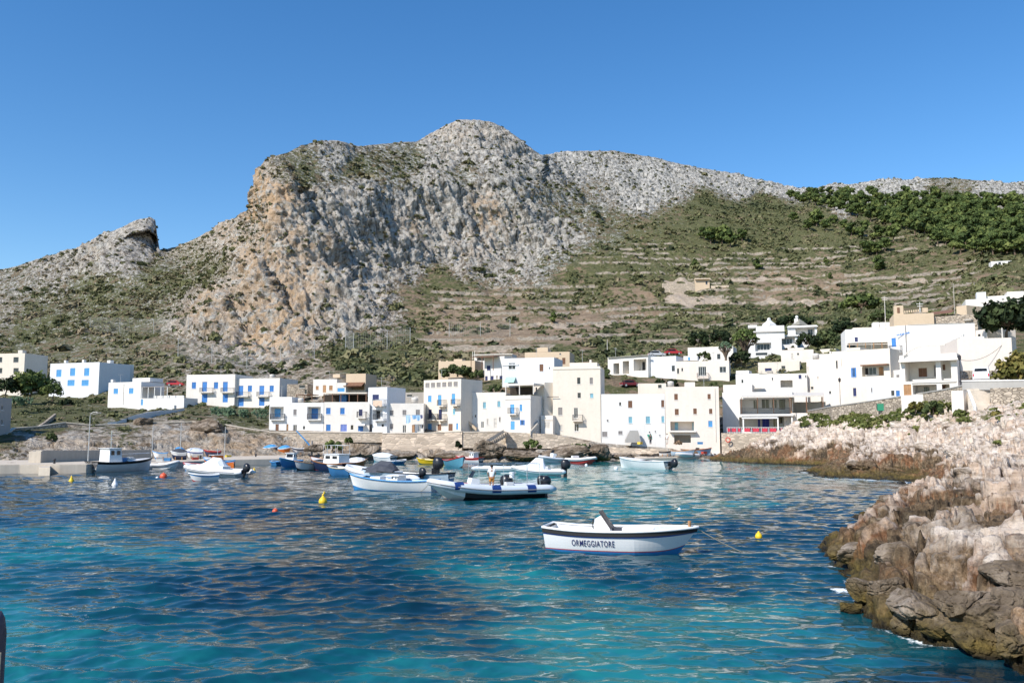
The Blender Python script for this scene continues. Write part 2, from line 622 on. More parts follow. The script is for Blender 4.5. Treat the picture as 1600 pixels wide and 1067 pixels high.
# what grows and lies where: (x, y, rock, green, soil, orange)
SPOT = np.array([
    (420, 300, 1, 0, 0, .9), (440, 350, 1, .1, 0, .5), (400, 330, 1, 0, 0, 1), (400, 420, 1, .1, 0, .6), (350, 480, 1, .15, 0, .5), (450, 480, 1, .1, 0, .6), (420, 520, 1, .1, 0, .9), (540, 500, 1, .1, 0, .2), (580, 470, 1, 0, 0, .2), (470, 430, 1, 0, 0, .5),
    (520, 330, 1, 0, 0, .1), (600, 320, 1, 0, 0, .1), (650, 350, 1, 0, 0, .3), (700, 330, 1, 0, 0, .1), (770, 330, 1, 0, 0, .5), (850, 370, 1, 0, 0, .1), (650, 390, 1, .1, 0, .1), (750, 395, 1, .1, 0, .2), (550, 400, .9, .2, 0, .1), (830, 400, .8, .3, 0, .1),
    (720, 210, 1, 0, 0, .2), (700, 240, .9, .1, 0, .1), (780, 240, .9, .1, 0, .1), (830, 285, .7, .3, 0, 0), (880, 260, .9, .2, 0, 0), (960, 275, 1, .1, 0, 0), (1000, 290, 1, .1, 0, 0), (1060, 275, 1, 0, 0, 0), (1150, 285, 1, 0, 0, 0),
    (1230, 298, 1, .1, 0, 0), (1330, 292, 1, .1, 0, 0), (1400, 292, 1, 0, 0, 0), (1560, 302, .9, .1, 0, 0), (1480, 284, .5, .5, 0, 0), (960, 240, .5, .4, 0, 0),
    (230, 360, 1, 0, 0, .1), (180, 375, .9, .2, 0, .1), (150, 395, .9, .2, 0, .2), (80, 425, .6, .45, 0, .1), (20, 440, .5, .5, 0, 0), (300, 390, .5, .6, 0, .2), (380, 350, .9, .2, 0, .3), (10, 480, .5, .5, 0, .1),
    (480, 262, .35, .75, 0, 0), (530, 240, .7, .4, 0, 0), (560, 262, .35, .75, 0, 0), (640, 250, .45, .7, 0, 0), (740, 275, .5, .55, 0, 0), (440, 270, .5, .6, 0, .2), (620, 275, .5, .6, 0, 0), (800, 300, .6, .4, 0, 0),
    (900, 330, .45, .6, 0, 0), (930, 290, .5, .5, 0, 0), (960, 350, .4, .6, 0, 0), (1000, 370, .3, .7, .1, 0), (870, 300, .5, .6, 0, 0),
    (250, 440, .36, .8, .1, 0), (150, 460, .36, .8, .1, 0), (60, 500, .34, .8, .15, 0), (200, 500, .36, .75, .15, 0), (320, 420, .42, .7, .1, .1), (100, 540, .38, .65, .25, .1), (230, 560, .4, .55, .35, .2), (20, 560, .36, .6, .2, 0), (330, 575, .5, .5, .3, .2), (400, 575, .5, .5, .2, .1),
    (1100, 330, .02, 1, .05, 0), (1000, 420, .1, .85, .15, 0), (950, 430, .1, .85, .2, 0), (1150, 360, .02, 1, .05, 0), (1200, 330, .02, 1, .0, 0), (1250, 360, 0, 1, .05, 0), (1350, 370, 0, .9, .2, .1), (1400, 420, 0, .75, .4, .1), (1200, 400, .02, .9, .25, 0), (1050, 380, .1, .85, .2, 0), (1100, 420, .05, .8, .3, 0),
    (1500, 340, 0, 1, 0, 0), (1550, 400, 0, 1, .1, 0), (1500, 440, 0, .6, .4, 0), (1300, 440, .02, .55, .6, .2), (1200, 445, .02, .6, .6, .1), (1250, 480, .02, .7, .45, .1), (1350, 480, 0, .9, .1, 0), (1450, 480, 0, .6, .3, 0), (1550, 450, .1, .6, .4, 0),
    (1100, 500, .02, .75, .4, 0), (1000, 470, .05, .6, .6, 0), (900, 450, .05, .75, .35, 0), (800, 470, .05, .6, .6, .1), (700, 450, .1, .75, .35, 0), (650, 470, .1, .6, .5, .1), (700, 500, .05, .5, .75, .2), (800, 520, .02, .4, .9, .15), (900, 510, .02, .4, .9, .1), (1000, 530, .02, .7, .5, 0), (950, 545, 0, .75, .4, 0),
    (620, 580, .1, .95, .1, 0), (560, 560, .15, .85, .2, 0), (680, 560, .05, .85, .3, 0), (750, 545, .02, .6, .7, .1), (500, 580, .5, .4, .3, .3), (600, 600, .5, .5, .3, .3), (850, 550, 0, .8, .3, 0), (1200, 530, 0, 1, .1, 0), (1300, 520, 0, 1, 0, 0), (860, 420, .5, .6, .2, 0), (780, 430, .6, .5, .2, .1),
    (100, 650, .2, .8, .2, .1), (300, 650, .3, .6, .3, .2), (60, 640, .1, 1, .1, 0), (390, 650, .3, .8, .2, .2), (100, 690, .85, .3, .3, .3), (300, 690, 1, .1, .2, .5), (400, 700, .9, .1, .3, .6), (500, 690, .7, .2, .4, .4), (650, 690, .9, .05, .3, .3), (800, 695, .9, .2, .3, .3), (900, 700, .9, .2, .2, .2), (1050, 705, .7, 0, .6, .2), (200, 610, .3, .7, .3, .1),
], float)


def spotfield(qx, qy):
    num = np.zeros(qx.shape + (4,))
    den = np.zeros(qx.shape)
    wx = vnoise(np.stack([qx / 40, qy / 40, 0 * qx], -1), 5) * 16
    wy = vnoise(np.stack([qx / 40, qy / 40, 0 * qx], -1), 9) * 12
    for s in SPOT:
        w = 1.0 / ((((qx + wx - s[0]) / 1.25) ** 2 + (qy + wy - s[1]) ** 2) + 60.0) ** 1.7
        num += w[..., None] * s[2:]
        den += w
    return num / den[..., None]


FLD = spotfield(QX, QY)
rock, green, soil, orng = [FLD[..., k] for k in range(4)]


def grid_normals(G):
    du = np.gradient(G, axis=1)
    dv = np.gradient(G, axis=0)
    n = np.cross(du, dv)
    n /= np.linalg.norm(n, axis=-1, keepdims=True) + 1e-9
    return n


NRM = grid_normals(HG)
NRM = np.where((NRM[..., 1:2] > 0.3) & (NRM[..., 2:3] < 0), -NRM, NRM)
near = sstep(EDGE[2] - 2, EDGE[3] + 10, vi)            # 0 at the harbour, 1 on the hill
shorezone = sstep(1, 8, vi) * (1 - sstep(EDGE[2] - 16, EDGE[2] - 3, vi))
hill = sstep(EDGE[4] - 10, EDGE[5], vi)
rough = sstep(0.35, 0.8, rock)
big = fbm(HG / 30.0, 3, 3)
pw = HG.copy()
pw[..., 2] *= 0.55
f1, f2, cid = worley(pw / 13.0 + 0.35 * vnoise(HG / 6.0, 8)[..., None], 4)
g1, g2, gid = worley(pw / 4.2 + 0.4 * vnoise(HG / 3.0, 12)[..., None], 6)
blocks = (cid - 0.5) * 2.0 * sstep(0.0, 0.12, f2 - f1) - 1.2 * (1 - sstep(0.0, 0.14, f2 - f1))
blocks2 = (gid - 0.5) * 1.6 - 1.0 * (1 - sstep(0.0, 0.16, g2 - g1))
med = fbm(HG / 9.0, 4, 21, 0.55)
rid = fbm(np.stack([HG[..., 0] / 5.0, HG[..., 1] / 5.0, HG[..., 2] / 11.0], -1), 3, 31, 0.55, True)
crest = 1 - 0.75 * np.exp(-((vi - EDGE[-2]) / 7.0) ** 2)
crest = crest * (1 - 0.6 * sstep(150, 190, QX) * (1 - sstep(246, 262, QX)) * sstep(EDGE[6], EDGE[7], vi))
damp = hill * (0.2 + 0.8 * rough) * crest
flut = fbm(np.stack([(HG[..., 0] + 0.45 * HG[..., 2]) / 2.6, HG[..., 1] / 2.6, HG[..., 2] / 7.5], -1) + 0.25 * med[..., None], 4, 131, 0.62, True)
flut2 = fbm(np.stack([(HG[..., 0] + 0.3 * HG[..., 2]) / 8.0, HG[..., 1] / 8.0, HG[..., 2] / 34.0], -1) + 0.3 * med[..., None], 3, 135, 0.5, True)
pit = fbm(np.stack([HG[..., 0] / 3.4, HG[..., 1] / 3.4, HG[..., 2] / 3.0], -1), 3, 141, 0.6)
amp_n = damp * (4.2 * big + 0.55 * blocks + 0.30 * blocks2 + 2.4 * med + 0.9 * rid + 1.5 * flut + 2.4 * flut2 + 1.0 * np.minimum(pit, 0.15))
soft = hill * (1 - rough) * (1.5 * big + 0.7 * med) * crest
lowz = shorezone * (0.35 * blocks + 0.35 * blocks2 + 0.5 * med + 0.3 * rid) + sstep(EDGE[2], EDGE[2] + 8, vi) * (1 - hill) * (0.5 * med + 0.4 * rough * blocks2)
# two long gullies and ribs in the crags, following the slope
HN = HG + NRM * np.where(NRM[..., 2:3] >= -0.2, 1, -1) * (amp_n + soft + lowz)[..., None]
# dry-stone terraces on the farmed slope
tz = sstep(600, 690, QX) * (1 - sstep(1490, 1580, QX)) * sstep(EDGE[4] - 4, EDGE[4] + 16, vi) * (1 - sstep(EDGE[6] + 10, EDGE[6] + 60, vi)) * (1 - sstep(.35, .6, rock))
step = 4.6
ph = HN[..., 2] / step + 0.35 * vnoise(np.stack([HN[..., 0] / 60, HN[..., 1] / 90, 0 * HN[..., 0]], -1), 41)
fr = ph - np.floor(ph)
wall_n = sstep(-0.3, 0.15, vnoise(np.stack([HN[..., 0] / 26, np.floor(ph), 0 * ph], -1), 43))
HN[..., 2] += tz * wall_n * step * 0.36 * (sstep(0.80, 0.97, fr) - fr)
twall = tz * wall_n * sstep(0.78, 0.90, fr) * (1 - sstep(0.96, 1.0, fr)) * sstep(-0.8, 0.15, fbm(HN / 5.0, 3, 45))
HN[:EDGE[1] + 1, :, 2] -= 0.0
HQX, HQY = unproj(HN)
_sw = vnoise(np.stack([HQX / 14, HQY / 9, 0 * HQX], -1), 47) * 4
scar = np.zeros_like(HQX)
for cx_, cy_, ax_, ay_ in ((1090, 471, 56, 8), (1065, 465, 30, 5), (1212, 473, 32, 6), (1255, 476, 28, 6), (1060, 440, 28, 3.5), (1150, 440, 30, 2.5), (1210, 436, 70, 2), (1440, 440, 60, 2.5), (760, 545, 60, 4), (880, 507, 90, 3)):
    scar = np.maximum(scar, np.exp(-(((HQX - cx_) / ax_) ** 2 + ((HQY + _sw - cy_) / ay_) ** 2) ** 2))
hills_attrs = dict(scar=scar, rock=rock, green=green, soil=soil, orange=orng, wallm=twall, shorem=shorezone)


def mat_hills():
    b = NB("hillside")
    g = b.n("ShaderNodeNewGeometry").outputs["Position"]
    r, gr, so_, og, tw = [b.attr(k) for k in ("rock", "green", "soil", "orange", "wallm")]
    n_big = b.noise(g, 0.05, 4, 0.6)
    n_mid = b.noise(g, 0.22, 5, 0.65)
    n_fine = b.noise(g, 0.9, 4, 0.7)
    mp = b.n("ShaderNodeMapping")
    mp.inputs["Scale"].default_value = (1, 1, 0.35)
    mp.inputs["Rotation"].default_value = (0.0, 0.35, 0.0)
    b.l(g, mp.inputs["Vector"])
    strk = b.noise(mp.outputs[0], 0.42, 6, 0.76)
    rockc = b.ramp(strk, [(0.35, (0.055, 0.055, 0.048)), (0.44, (0.19, 0.185, 0.165)), (0.51, (0.40, 0.385, 0.35)), (0.65, (0.60, 0.58, 0.53))])  # grey streaks; the darkest stops paint the shade of small pits
    ochre = b.ramp(n_fine, [(0.3, (0.42, 0.27, 0.15)), (0.7, (0.60, 0.43, 0.27))])
    of = b.math('MULTIPLY', b.math('MULTIPLY', og, 1.5, True), b.ramp(n_mid, [(0.40, 0.0), (0.55, 1.0)]))
    rockc = b.mix(b.math('MULTIPLY', of, 0.85), rockc, ochre)
    sh_ = b.attr('shorem')
    rockc = b.mix(b.math('MULTIPLY', sh_, 0.75), rockc, b.mix(0.6, b.ramp(n_fine, [(0.3, (0.22, 0.15, 0.09)), (0.5, (0.44, 0.33, 0.22)), (0.7, (0.58, 0.47, 0.35))]), rockc, 'MIX'))
    soilc = b.ramp(n_mid, [(0.3, (0.20, 0.145, 0.095)), (0.5, (0.30, 0.225, 0.155)), (0.7, (0.40, 0.31, 0.22))])
    scrub = b.ramp(n_fine, [(0.3, (0.060, 0.070, 0.029)), (0.5, (0.118, 0.123, 0.055)), (0.7, (0.205, 0.182, 0.106))])
    dry = b.ramp(n_fine, [(0.3, (0.12, 0.095, 0.06)), (0.7, (0.24, 0.19, 0.125))])
    gsel = b.math('ADD', gr, b.math('MULTIPLY', b.math('SUBTRACT', n_mid, 0.5), 2.6))
    col = b.mix(b.ramp(gsel, [(0.38, 0.0), (0.62, 1.0)]), dry, scrub)
    ssel = b.math('ADD', so_, b.math('MULTIPLY', b.math('SUBTRACT', n_mid, 0.52), -2.4))
    col = b.mix(b.ramp(ssel, [(0.45, 0.0), (0.62, 1.0)]), col, soilc)
    rsel = b.math('ADD', r, b.math('MULTIPLY', b.math('SUBTRACT', n_fine, 0.5), 1.5))
    rsel = b.math('ADD', rsel, b.math('MULTIPLY', b.math('SUBTRACT', n_mid, 0.5), 1.1))
    col = b.mix(b.ramp(rsel, [(0.44, 0.0), (0.56, 1.0)]), col, rockc)
    sc_ = b.math('ADD', b.attr('scar'), b.math('MULTIPLY', b.math('SUBTRACT', n_fine, 0.5), 0.6))
    col = b.mix(b.ramp(sc_, [(0.4, 0.0), (0.6, 1.0)]), col, b.ramp(n_fine, [(0.3, (0.36, 0.28, 0.20)), (0.7, (0.58, 0.49, 0.39))]))
    stone = b.ramp(n_fine, [(0.3, (0.22, 0.185, 0.14)), (0.7, (0.46, 0.40, 0.32))])
    col = b.mix(b.ramp(tw, [(0.35, 0.0), (0.6, 1.0)]), col, stone)
    nz = b.bump(n_fine, 0.9, 1.0, b.bump(strk, 0.7, 2.0))
    return b.done(col, 0.95, nz, 0.08)


hills = link_mesh("hills", HN.reshape(-1, 3), grid_faces(nu, nv)[:, ::-1].copy(), [mat_hills()], attrs=hills_attrs, smooth=False)
hills["kind"] = "structure"

# ---------------------------------------------------------------- rocky shore on the near side
SH = [(1128, 715), (1160, 714.5), (1200, 714), (1240, 714), (1285, 714), (1320, 715), (1275, 741), (1300, 747), (1340, 749), (1380, 749), (1415, 748.5), (1446, 747), (1430, 757), (1400, 775), (1370, 795), (1340, 813), (1310, 838),
      (1298, 872), (1318, 884), (1345, 884), (1336, 905), (1331, 930), (1348, 950), (1352, 972), (1392, 980), (1450, 985), (1488, 986), (1492, 1004), (1540, 1012), (1574, 1017), (1578, 1035), (1610, 1045), (1720, 1082)]
LANDZ = [(1600, 960, 1.0), (1600, 900, 1.4), (1600, 850, 1.6), (1600, 800, 2.0), (1600, 740, 2.6), (1550, 930, 1.1), (1550, 870, 1.5), (1550, 790, 1.95), (1550, 745, 2.4), (1500, 930, 1.0), (1500, 880, 1.4), (1500, 840, 1.5), (1500, 800, 1.75), (1500, 760, 2.05),
         (1480, 952, .6), (1450, 920, 1.0), (1450, 850, 1.5), (1450, 800, 1.5), (1450, 770, 1.2), (1400, 940, .6), (1400, 920, .8), (1400, 880, 1.2), (1400, 850, 1.3), (1400, 820, 1.2), (1400, 795, .9), (1360, 895, .6), (1370, 860, .9), (1345, 850, .8), (1330, 850, .6), (1320, 846, .5), (1345, 828, .7), (1370, 812, .9),
         (1700, 900, 1.6), (1700, 800, 2.2), (1800, 800, 2.4), (1700, 1000, 1.1)]
LAND = [(1500, 722, 72), (1600, 700, 69), (1470, 738, 76), (1450, 735, 86),
        (1300, 733, 87), (1340, 722, 92), (1380, 714, 95), (1330, 717, 97), (1360, 705, 101), (1400, 700, 99), (1450, 700, 93), (1450, 680, 99), (1400, 682, 105), (1500, 690, 86), (1550, 670, 83), (1600, 660, 79), (1500, 655, 98), (1450, 657, 105), (1550, 638, 97), (1600, 640, 90), (1560, 615, 106), (1620, 612, 100),
        (1300, 648, 131), (1340, 645, 124.5), (1380, 639, 119), (1430, 631, 113.5), (1480, 623, 106.5), (1505, 624, 102), (1300, 640, 136), (1380, 632, 124), (1430, 625, 119), (1200, 695, 150), (1160, 700, 148), (1250, 688, 150), (1300, 680, 146), (1350, 690, 125), (1250, 668, 153), (1350, 668, 130), (1390, 668, 118), (1190, 680, 152), (1240, 700, 149), (1290, 700, 149),
        (1800, 700, 55), (1800, 630, 92), (2000, 780, 34), (2100, 650, 60)]
DEEP = [(1100, 730), (1180, 730), (1250, 728), (1235, 745), (1250, 770), (1320, 765), (1390, 762), (1340, 790), (1280, 820), (1250, 870), (1290, 930), (1310, 1000), (1400, 1030), (1480, 1050), (1560, 1080), (1650, 1130)]
cp = [PG(a, b_, 0.0) for a, b_ in SH] + [P(a, b_, d) for a, b_, d in LAND]
cp += [PG(a, b_, z) for a, b_, z in LANDZ]
for a, b_ in DEEP:
    q = PG(a, b_, 0.0)
    q[2] = -1.6
    cp.append(q)
cp = np.array(cp)
xy = cp[:, :2]
R_ = np.sqrt(((xy[:, None] - xy[None]) ** 2).sum(-1) + 0.3)
n_ = len(cp)
A_ = np.zeros((n_ + 3, n_ + 3))
A_[:n_, :n_] = R_ - 0.5 * np.eye(n_)
A_[:n_, n_] = 1
A_[:n_, n_ + 1:] = xy
A_[n_:, :n_] = A_[:n_, n_:].T
W_ = np.linalg.solve(A_, np.concatenate([cp[:, 2], [0, 0, 0]]))


def shore_z(X, Y):
    s = W_[n_] + W_[n_ + 1] * X + W_[n_ + 2] * Y
    for k in range(n_):
        s = s + W_[k] * np.sqrt((X - xy[k, 0]) ** 2 + (Y - xy[k, 1]) ** 2 + 0.3)
    return s


pu = np.concatenate([np.linspace(1105, 1640, 470), np.linspace(1644, 2150, 90)])
pd = np.exp(np.linspace(math.log(12.5), math.log(156), 620))
PX, PD = np.meshgrid(pu, pd)
RX = (PX - 800) / F * PD / CT
RZ = shore_z(RX, PD)
RG = np.stack([RX, PD, RZ], -1)
out = sstep(-0.9, 0.5, RZ)
closeness = 1 - sstep(45, 95, PD)
wrp = vnoise(RG / 2.2, 55)[..., None] * 0.35
h1, h2, hid = worley(RG * np.array([1, 1, 1.5]) / 2.6 + wrp, 51)
k1, k2, kid = worley(RG * np.array([1, 1, 1.6]) / 0.95 + wrp, 57)
l1, l2, lid = worley(RG / 6.5 + wrp * .6, 59)
m1 = fbm(RG / 3.0, 5, 61, 0.58)
f3 = fbm(RG / 0.55, 3, 69, 0.6)
q1_, q2_, qid_ = worley(RG * np.array([1, 1, 1.6]) / 0.5 + wrp, 77)
rdg = fbm(np.stack([RX / 2.4, PD / 1.3, RZ / .8], -1), 4, 63, 0.55, True)
disp = 0.95 * (lid - 0.5) - 0.7 * (1 - sstep(0, 0.09, l2 - l1)) + 0.9 * (hid - 0.5) - 0.75 * (1 - sstep(0, .11, h2 - h1)) + 0.5 * (kid - .5) - 0.42 * (1 - sstep(0, .16, k2 - k1)) + 0.55 * m1 + 0.26 * rdg + 0.26 * f3 * closeness - 0.16 * closeness * (1 - sstep(0, .16, q2_ - q1_))
flatz = sstep(2.6, 6.0, RZ)
disp = disp * (1 - 0.45 * flatz)
RN = grid_normals(RG)
RG[..., 0] += 0.0
RN = np.where(RN[..., 2:3] < 0, -RN, RN)
dirn = RN * 0.6 + np.array([0, 0, 0.4])
disp = disp * (0.85 + 0.2 * flatz) + 0.30
RG2 = RG + dirn * (disp * out * (0.55 + 0.45 * sstep(0.2, 1.8, RZ)))[..., None]
# shelves: strata make small steps near the water
st_ = 0.55
zz = RG2[..., 2] + 0.12 * m1
fr_ = zz / st_ - np.floor(zz / st_)
RG2[..., 2] += 0.5 * st_ * (sstep(0.25, 0.8, fr_) - fr_) * sstep(0.0, 0.6, RZ) * (1 - 0.6 * flatz)


def mat_shore():
    b = NB("shore_rock")
    geo = b.n("ShaderNodeNewGeometry")
    g = geo.outputs["Position"]
    sep = b.n("ShaderNodeSeparateXYZ")
    b.l(g, sep.inputs[0])
    z = sep.outputs[2]
    n0 = b.noise(g, 0.16, 4, 0.6)
    n1 = b.noise(g, 0.7, 6, 0.68)
    n2 = b.noise(g, 3.5, 6, 0.7)
    n3 = b.noise(g, 14, 4, 0.7)
    mp = b.n("ShaderNodeMapping")
    mp.inputs["Scale"].default_value = (1, 1, 3.0)
    mp.inputs["Rotation"].default_value = (0.15, 0.2, 0.4)
    b.l(g, mp.inputs["Vector"])
    ns = b.noise(mp.outputs[0], 1.1, 5, 0.62)
    pale = b.ramp(ns, [(0.30, (0.17, 0.13, 0.10)), (0.40, (0.44, 0.37, 0.305)), (0.50, (0.60, 0.525, 0.45)), (0.66, (0.74, 0.67, 0.59))])
    pale = b.mix(b.ramp(n2, [(0.55, 0.0), (0.75, 0.5)]), pale, (0.40, 0.24, 0.14))
    brown = b.ramp(n2, [(0.30, (0.025, 0.018, 0.012)), (0.44, (0.095, 0.068, 0.043)), (0.57, (0.175, 0.13, 0.085)), (0.72, (0.34, 0.275, 0.20))])
    rust = b.ramp(n3, [(0.3, (0.11, 0.055, 0.028)), (0.7, (0.26, 0.15, 0.075))])
    brown = b.mix(b.ramp(n1, [(0.54, 0.0), (0.66, 0.7)]), brown, rust)
    ce = b.attr('cell')
    pale = b.mix(0.8, pale, b.ramp(ce, [(0.2, (0.72, 0.66, 0.62)), (0.45, (1.0, 0.97, 0.94)), (0.7, (1.12, 1.08, 1.04)), (0.85, (0.95, 0.80, 0.68))]), 'MULTIPLY')
    brown = b.mix(0.9, brown, b.ramp(ce, [(0.2, (0.55, 0.55, 0.52)), (0.4, (1.0, 0.95, 0.85)), (0.6, (1.5, 1.4, 1.28)), (0.75, (1.35, 0.85, 0.6)), (0.9, (2.0, 1.8, 1.6))]), 'MULTIPLY')
    zn = b.math('ADD', z, b.math('MULTIPLY', b.math('SUBTRACT', n0, 0.5), 7.0))
    zn = b.math('ADD', zn, b.math('MULTIPLY', b.math('SUBTRACT', ce, 0.5), 1.8))
    zn = b.math('ADD', zn, b.math('MULTIPLY', b.math('SUBTRACT', n1, 0.5), 4.2))
    col = b.mix(b.ramp(b.math('MULTIPLY', zn, 0.2), [(0.41, 0.0), (0.62, 1.0)]), brown, pale)
    za = b.math('ADD', z, b.math('MULTIPLY', b.math('SUBTRACT', n1, 0.5), 1.4))
    algae = b.ramp(n2, [(0.3, (0.035, 0.028, 0.010)), (0.6, (0.145, 0.105, 0.030)), (0.75, (0.21, 0.16, 0.06))])
    col = b.mix(b.ramp(za, [(0.30, 1.0), (0.95, 0.0)]), col, algae)
    wet = b.ramp(b.math('ADD', z, b.math('MULTIPLY', b.math('SUBTRACT', n2, 0.5), 0.5)), [(0.05, 1.0), (0.28, 0.0)])
    col = b.mix(b.math('MULTIPLY', wet, 0.85), col, (0.016, 0.013, 0.009))
    gm = b.math('MULTIPLY', b.ramp(b.math('MULTIPLY', z, 0.1), [(0.45, 0.0), (0.62, 1.0)]), b.ramp(n1, [(0.54, 0.0), (0.62, 1.0)]))
    col = b.mix(gm, col, b.ramp(n2, [(0.3, (0.06, 0.065, 0.02)), (0.7, (0.17, 0.16, 0.06))]))
    rgh = b.mix(wet, (0.92, 0.92, 0.92), (0.25, 0.25, 0.25))
    nz = b.bump(n3, 0.35, 0.04, b.bump(n2, 0.9, 0.20, b.bump(ns, 0.5, 0.25)))
    return b.done(col, rgh, nz, 0.25)


rocks = link_mesh("rocky_shore", RG2.reshape(-1, 3), grid_faces(len(pu), len(pd)), [mat_shore()], attrs=dict(cell=hid * .55 + kid * .45))
rocks["kind"] = "structure"

# ---------------------------------------------------------------- water
wu = np.concatenate([np.linspace(-1.9, -0.66, 40), np.linspace(-0.64, 0.64, 640), np.linspace(0.66, 1.9, 40)])
wdp = np.exp(np.linspace(math.log(6.0), math.log(190), 1000))
WU, WD = np.meshgrid(wu, wdp)
WX = WU * WD
rng = np.random.RandomState(7)
du_ = WD * (1.28 / 640)
dv_ = WD * (math.log(190 / 6.0) / 1000)
WZ = np.zeros_like(WX)
OX, OY = np.zeros_like(WX), np.zeros_like(WX)
gust = 0.92 + 0.34 * vnoise(np.stack([WX / 13, WD / 17, 0 * WX], -1), 71) + 0.30 * vnoise(np.stack([WX / 4.5, WD / 5.5, 0 * WX], -1), 72)
for k in range(110):
    lam = 0.22 * (2.8 / 0.22) ** ((k + rng.rand()) / 110)
    th = math.radians(95) + rng.randn() * 0.5
    kk = 2 * math.pi / lam
    a = (0.014 if lam > 1.9 else 0.026 if lam > 1.3 else 0.033 if lam > 0.6 else 0.034 if lam > .4 else .026) * lam / 6.283 * (0.6 + 0.8 * rng.rand())
    att = np.clip((lam / (dv_ * 1.0 + 0.25 * du_) - 2.2) / 2.0, 0, 1)
    ph_ = kk * (WX * math.cos(th) + WD * math.sin(th)) + rng.rand() * 6.283 + 0.9 * vnoise(np.stack([WX / (lam * 4), WD / (lam * 4), 0 * WX + k], -1), 73)
    WZ += a * att * np.sin(ph_) * gust
    OX += 0.95 * a * att * math.cos(th) * np.cos(ph_)
    OY += 0.95 * a * att * math.sin(th) * np.cos(ph_)
WG = np.stack([WX + OX, WD + OY, WZ], -1)
TURQ = np.array([(100, 865, .75), (300, 865, .7), (450, 850, .4), (0, 850, .7), (200, 950, .45), (30, 1000, .75), (200, 1060, .75), (500, 1050, .6), (700, 1060, .7), (900, 1000, .95), (1000, 1060, 1), (800, 900, .8), (950, 950, .8), (1150, 950, .85), (1250, 1000, .7), (1150, 1050, .9),
                 (1300, 1050, .25), (1450, 1050, .05), (1280, 930, .3), (400, 800, .05), (600, 820, .1), (250, 800, .05), (550, 900, .12), (400, 930, .1), (650, 950, .15), (500, 980, .3), (750, 1020, .45), (100, 780, .05), (100, 750, .05), (850, 860, .5), (1000, 890, .35), (1150, 870, .4),
                 (1250, 800, .25), (1350, 770, .2), (1100, 790, .85), (950, 790, .9), (800, 800, .55), (700, 790, .6), (1000, 760, .95), (900, 745, .9), (1150, 745, .7), (1200, 770, .6), (600, 770, .45), (400, 760, .25), (1000, 725, .9), (700, 725, .6), (1200, 720, .8), (1200, 830, .2), (1300, 720, .6), (950, 820, .6), (300, 740, .15)], float)
tx, ty = PG(TURQ[:, 0], TURQ[:, 1])[:, 0], PG(TURQ[:, 0], TURQ[:, 1])[:, 1]
sw = vnoise(np.stack([WX / 5, WD / 5, 0 * WX], -1), 81) * 0.06
lw, ld = WU + sw, np.log(WD) + vnoise(np.stack([WX / 5, WD / 6, 0 * WX], -1), 83) * 0.10
num = np.zeros_like(WX)
den = np.zeros_like(WX)
for a, bb, v in zip(tx / ty, np.log(ty), TURQ[:, 2]):
    w = 1.0 / ((lw - a) ** 2 + ((ld - bb) * 0.9) ** 2 + 0.0012) ** 2
    num += w * v
    den += w
sand = num / den
# foam where swell breaks on the rocks: thin on the water, only close to the shoreline
inx = (WU > 0.2) & (WD < 60)
foam = np.zeros_like(WX)
for fx, fy, rx_, ry_ in ((1342, 884, 14, 5), (1312, 922, 20, 6), (1333, 898, 10, 4), (1440, 984, 12, 4), (1578, 1026, 10, 6), (1330, 955, 16, 3), (1260, 748, 0, 0), (1470, 990, 14, 3), (1300, 886, 10, 2), (130, 962, 60, 5), (230, 945, 40, 4), (60, 980, 50, 8), (1300, 749, 16, 1.2), (1250, 715, 10, .8)):
    if rx_ == 0:
        continue
    c0 = PG(fx, fy)
    sx_ = rx_ / F * c0[1]
    sy_ = abs(PG(fx, fy - ry_)[1] - c0[1]) + 0.05
    foam = np.maximum(foam, np.exp(-(((WX - c0[0]) / sx_) ** 2 + ((WD - c0[1]) / sy_) ** 2)) * (0.48 if fx < 400 else 1.0))

_m = (WU > 0.2) & (WU < 0.7)
_z = np.full(WX.shape, -9.0)
_z[_m] = shore_z(WX[_m], WD[_m])
_pn = fbm(np.stack([WX / 2.2, WD / 2.2, 0 * WX], -1), 3, 303)
foam = np.maximum(foam, np.exp(-((_z + 0.06) / 0.22) ** 2) * np.clip(0.42 + 1.1 * _pn, 0, .95) * (WD < 140))


def mat_water():
    b = NB("sea_water")
    g = b.n("ShaderNodeNewGeometry").outputs["Position"]
    s = b.attr("sand")
    fm = b.attr("foam")
    n_a = b.noise(g, 0.55, 4, 0.6, 0.8)
    n_b = b.noise(g, 2.2, 3, 0.6)
    k = b.math('ADD', s, b.math('MULTIPLY', b.math('SUBTRACT', n_a, 0.5), 0.75))
    k = b.math('ADD', k, b.math('MULTIPLY', b.math('SUBTRACT', n_b, 0.5), 0.25))
    col = b.ramp(k, [(0.10, (0.002, 0.020, 0.036)), (0.38, (0.003, 0.040, 0.062)), (0.62, (0.0035, 0.070, 0.092)), (0.92, (0.012, 0.165, 0.175))])
    nf = b.noise(g, 9.0, 5, 0.75)
    ff = b.ramp(b.math('ADD', fm, b.math('MULTIPLY', b.math('SUBTRACT', nf, 0.5), 1.9)), [(0.62, 0.0), (0.95, 1.0)])
    col = b.mix(ff, col, (0.75, 0.80, 0.82))
    mp = b.n("ShaderNodeMapping")
    mp.inputs["Scale"].default_value = (0.55, 1.25, 1)
    b.l(g, mp.inputs["Vector"])
    w1 = b.noise(mp.outputs[0], 1.7, 2, 0.45, 0.5)
    w2 = b.noise(mp.outputs[0], 9.0, 3, 0.55, 0.3)
    nz = b.bump(w1, 0.35, 0.07)
    rg = b.mix(ff, (0.045, 0.045, 0.045), (0.7, 0.7, 0.7))
    m = b.done(col, rg, nz, 0.5)
    b.b.inputs["IOR"].default_value = 1.33
    return m


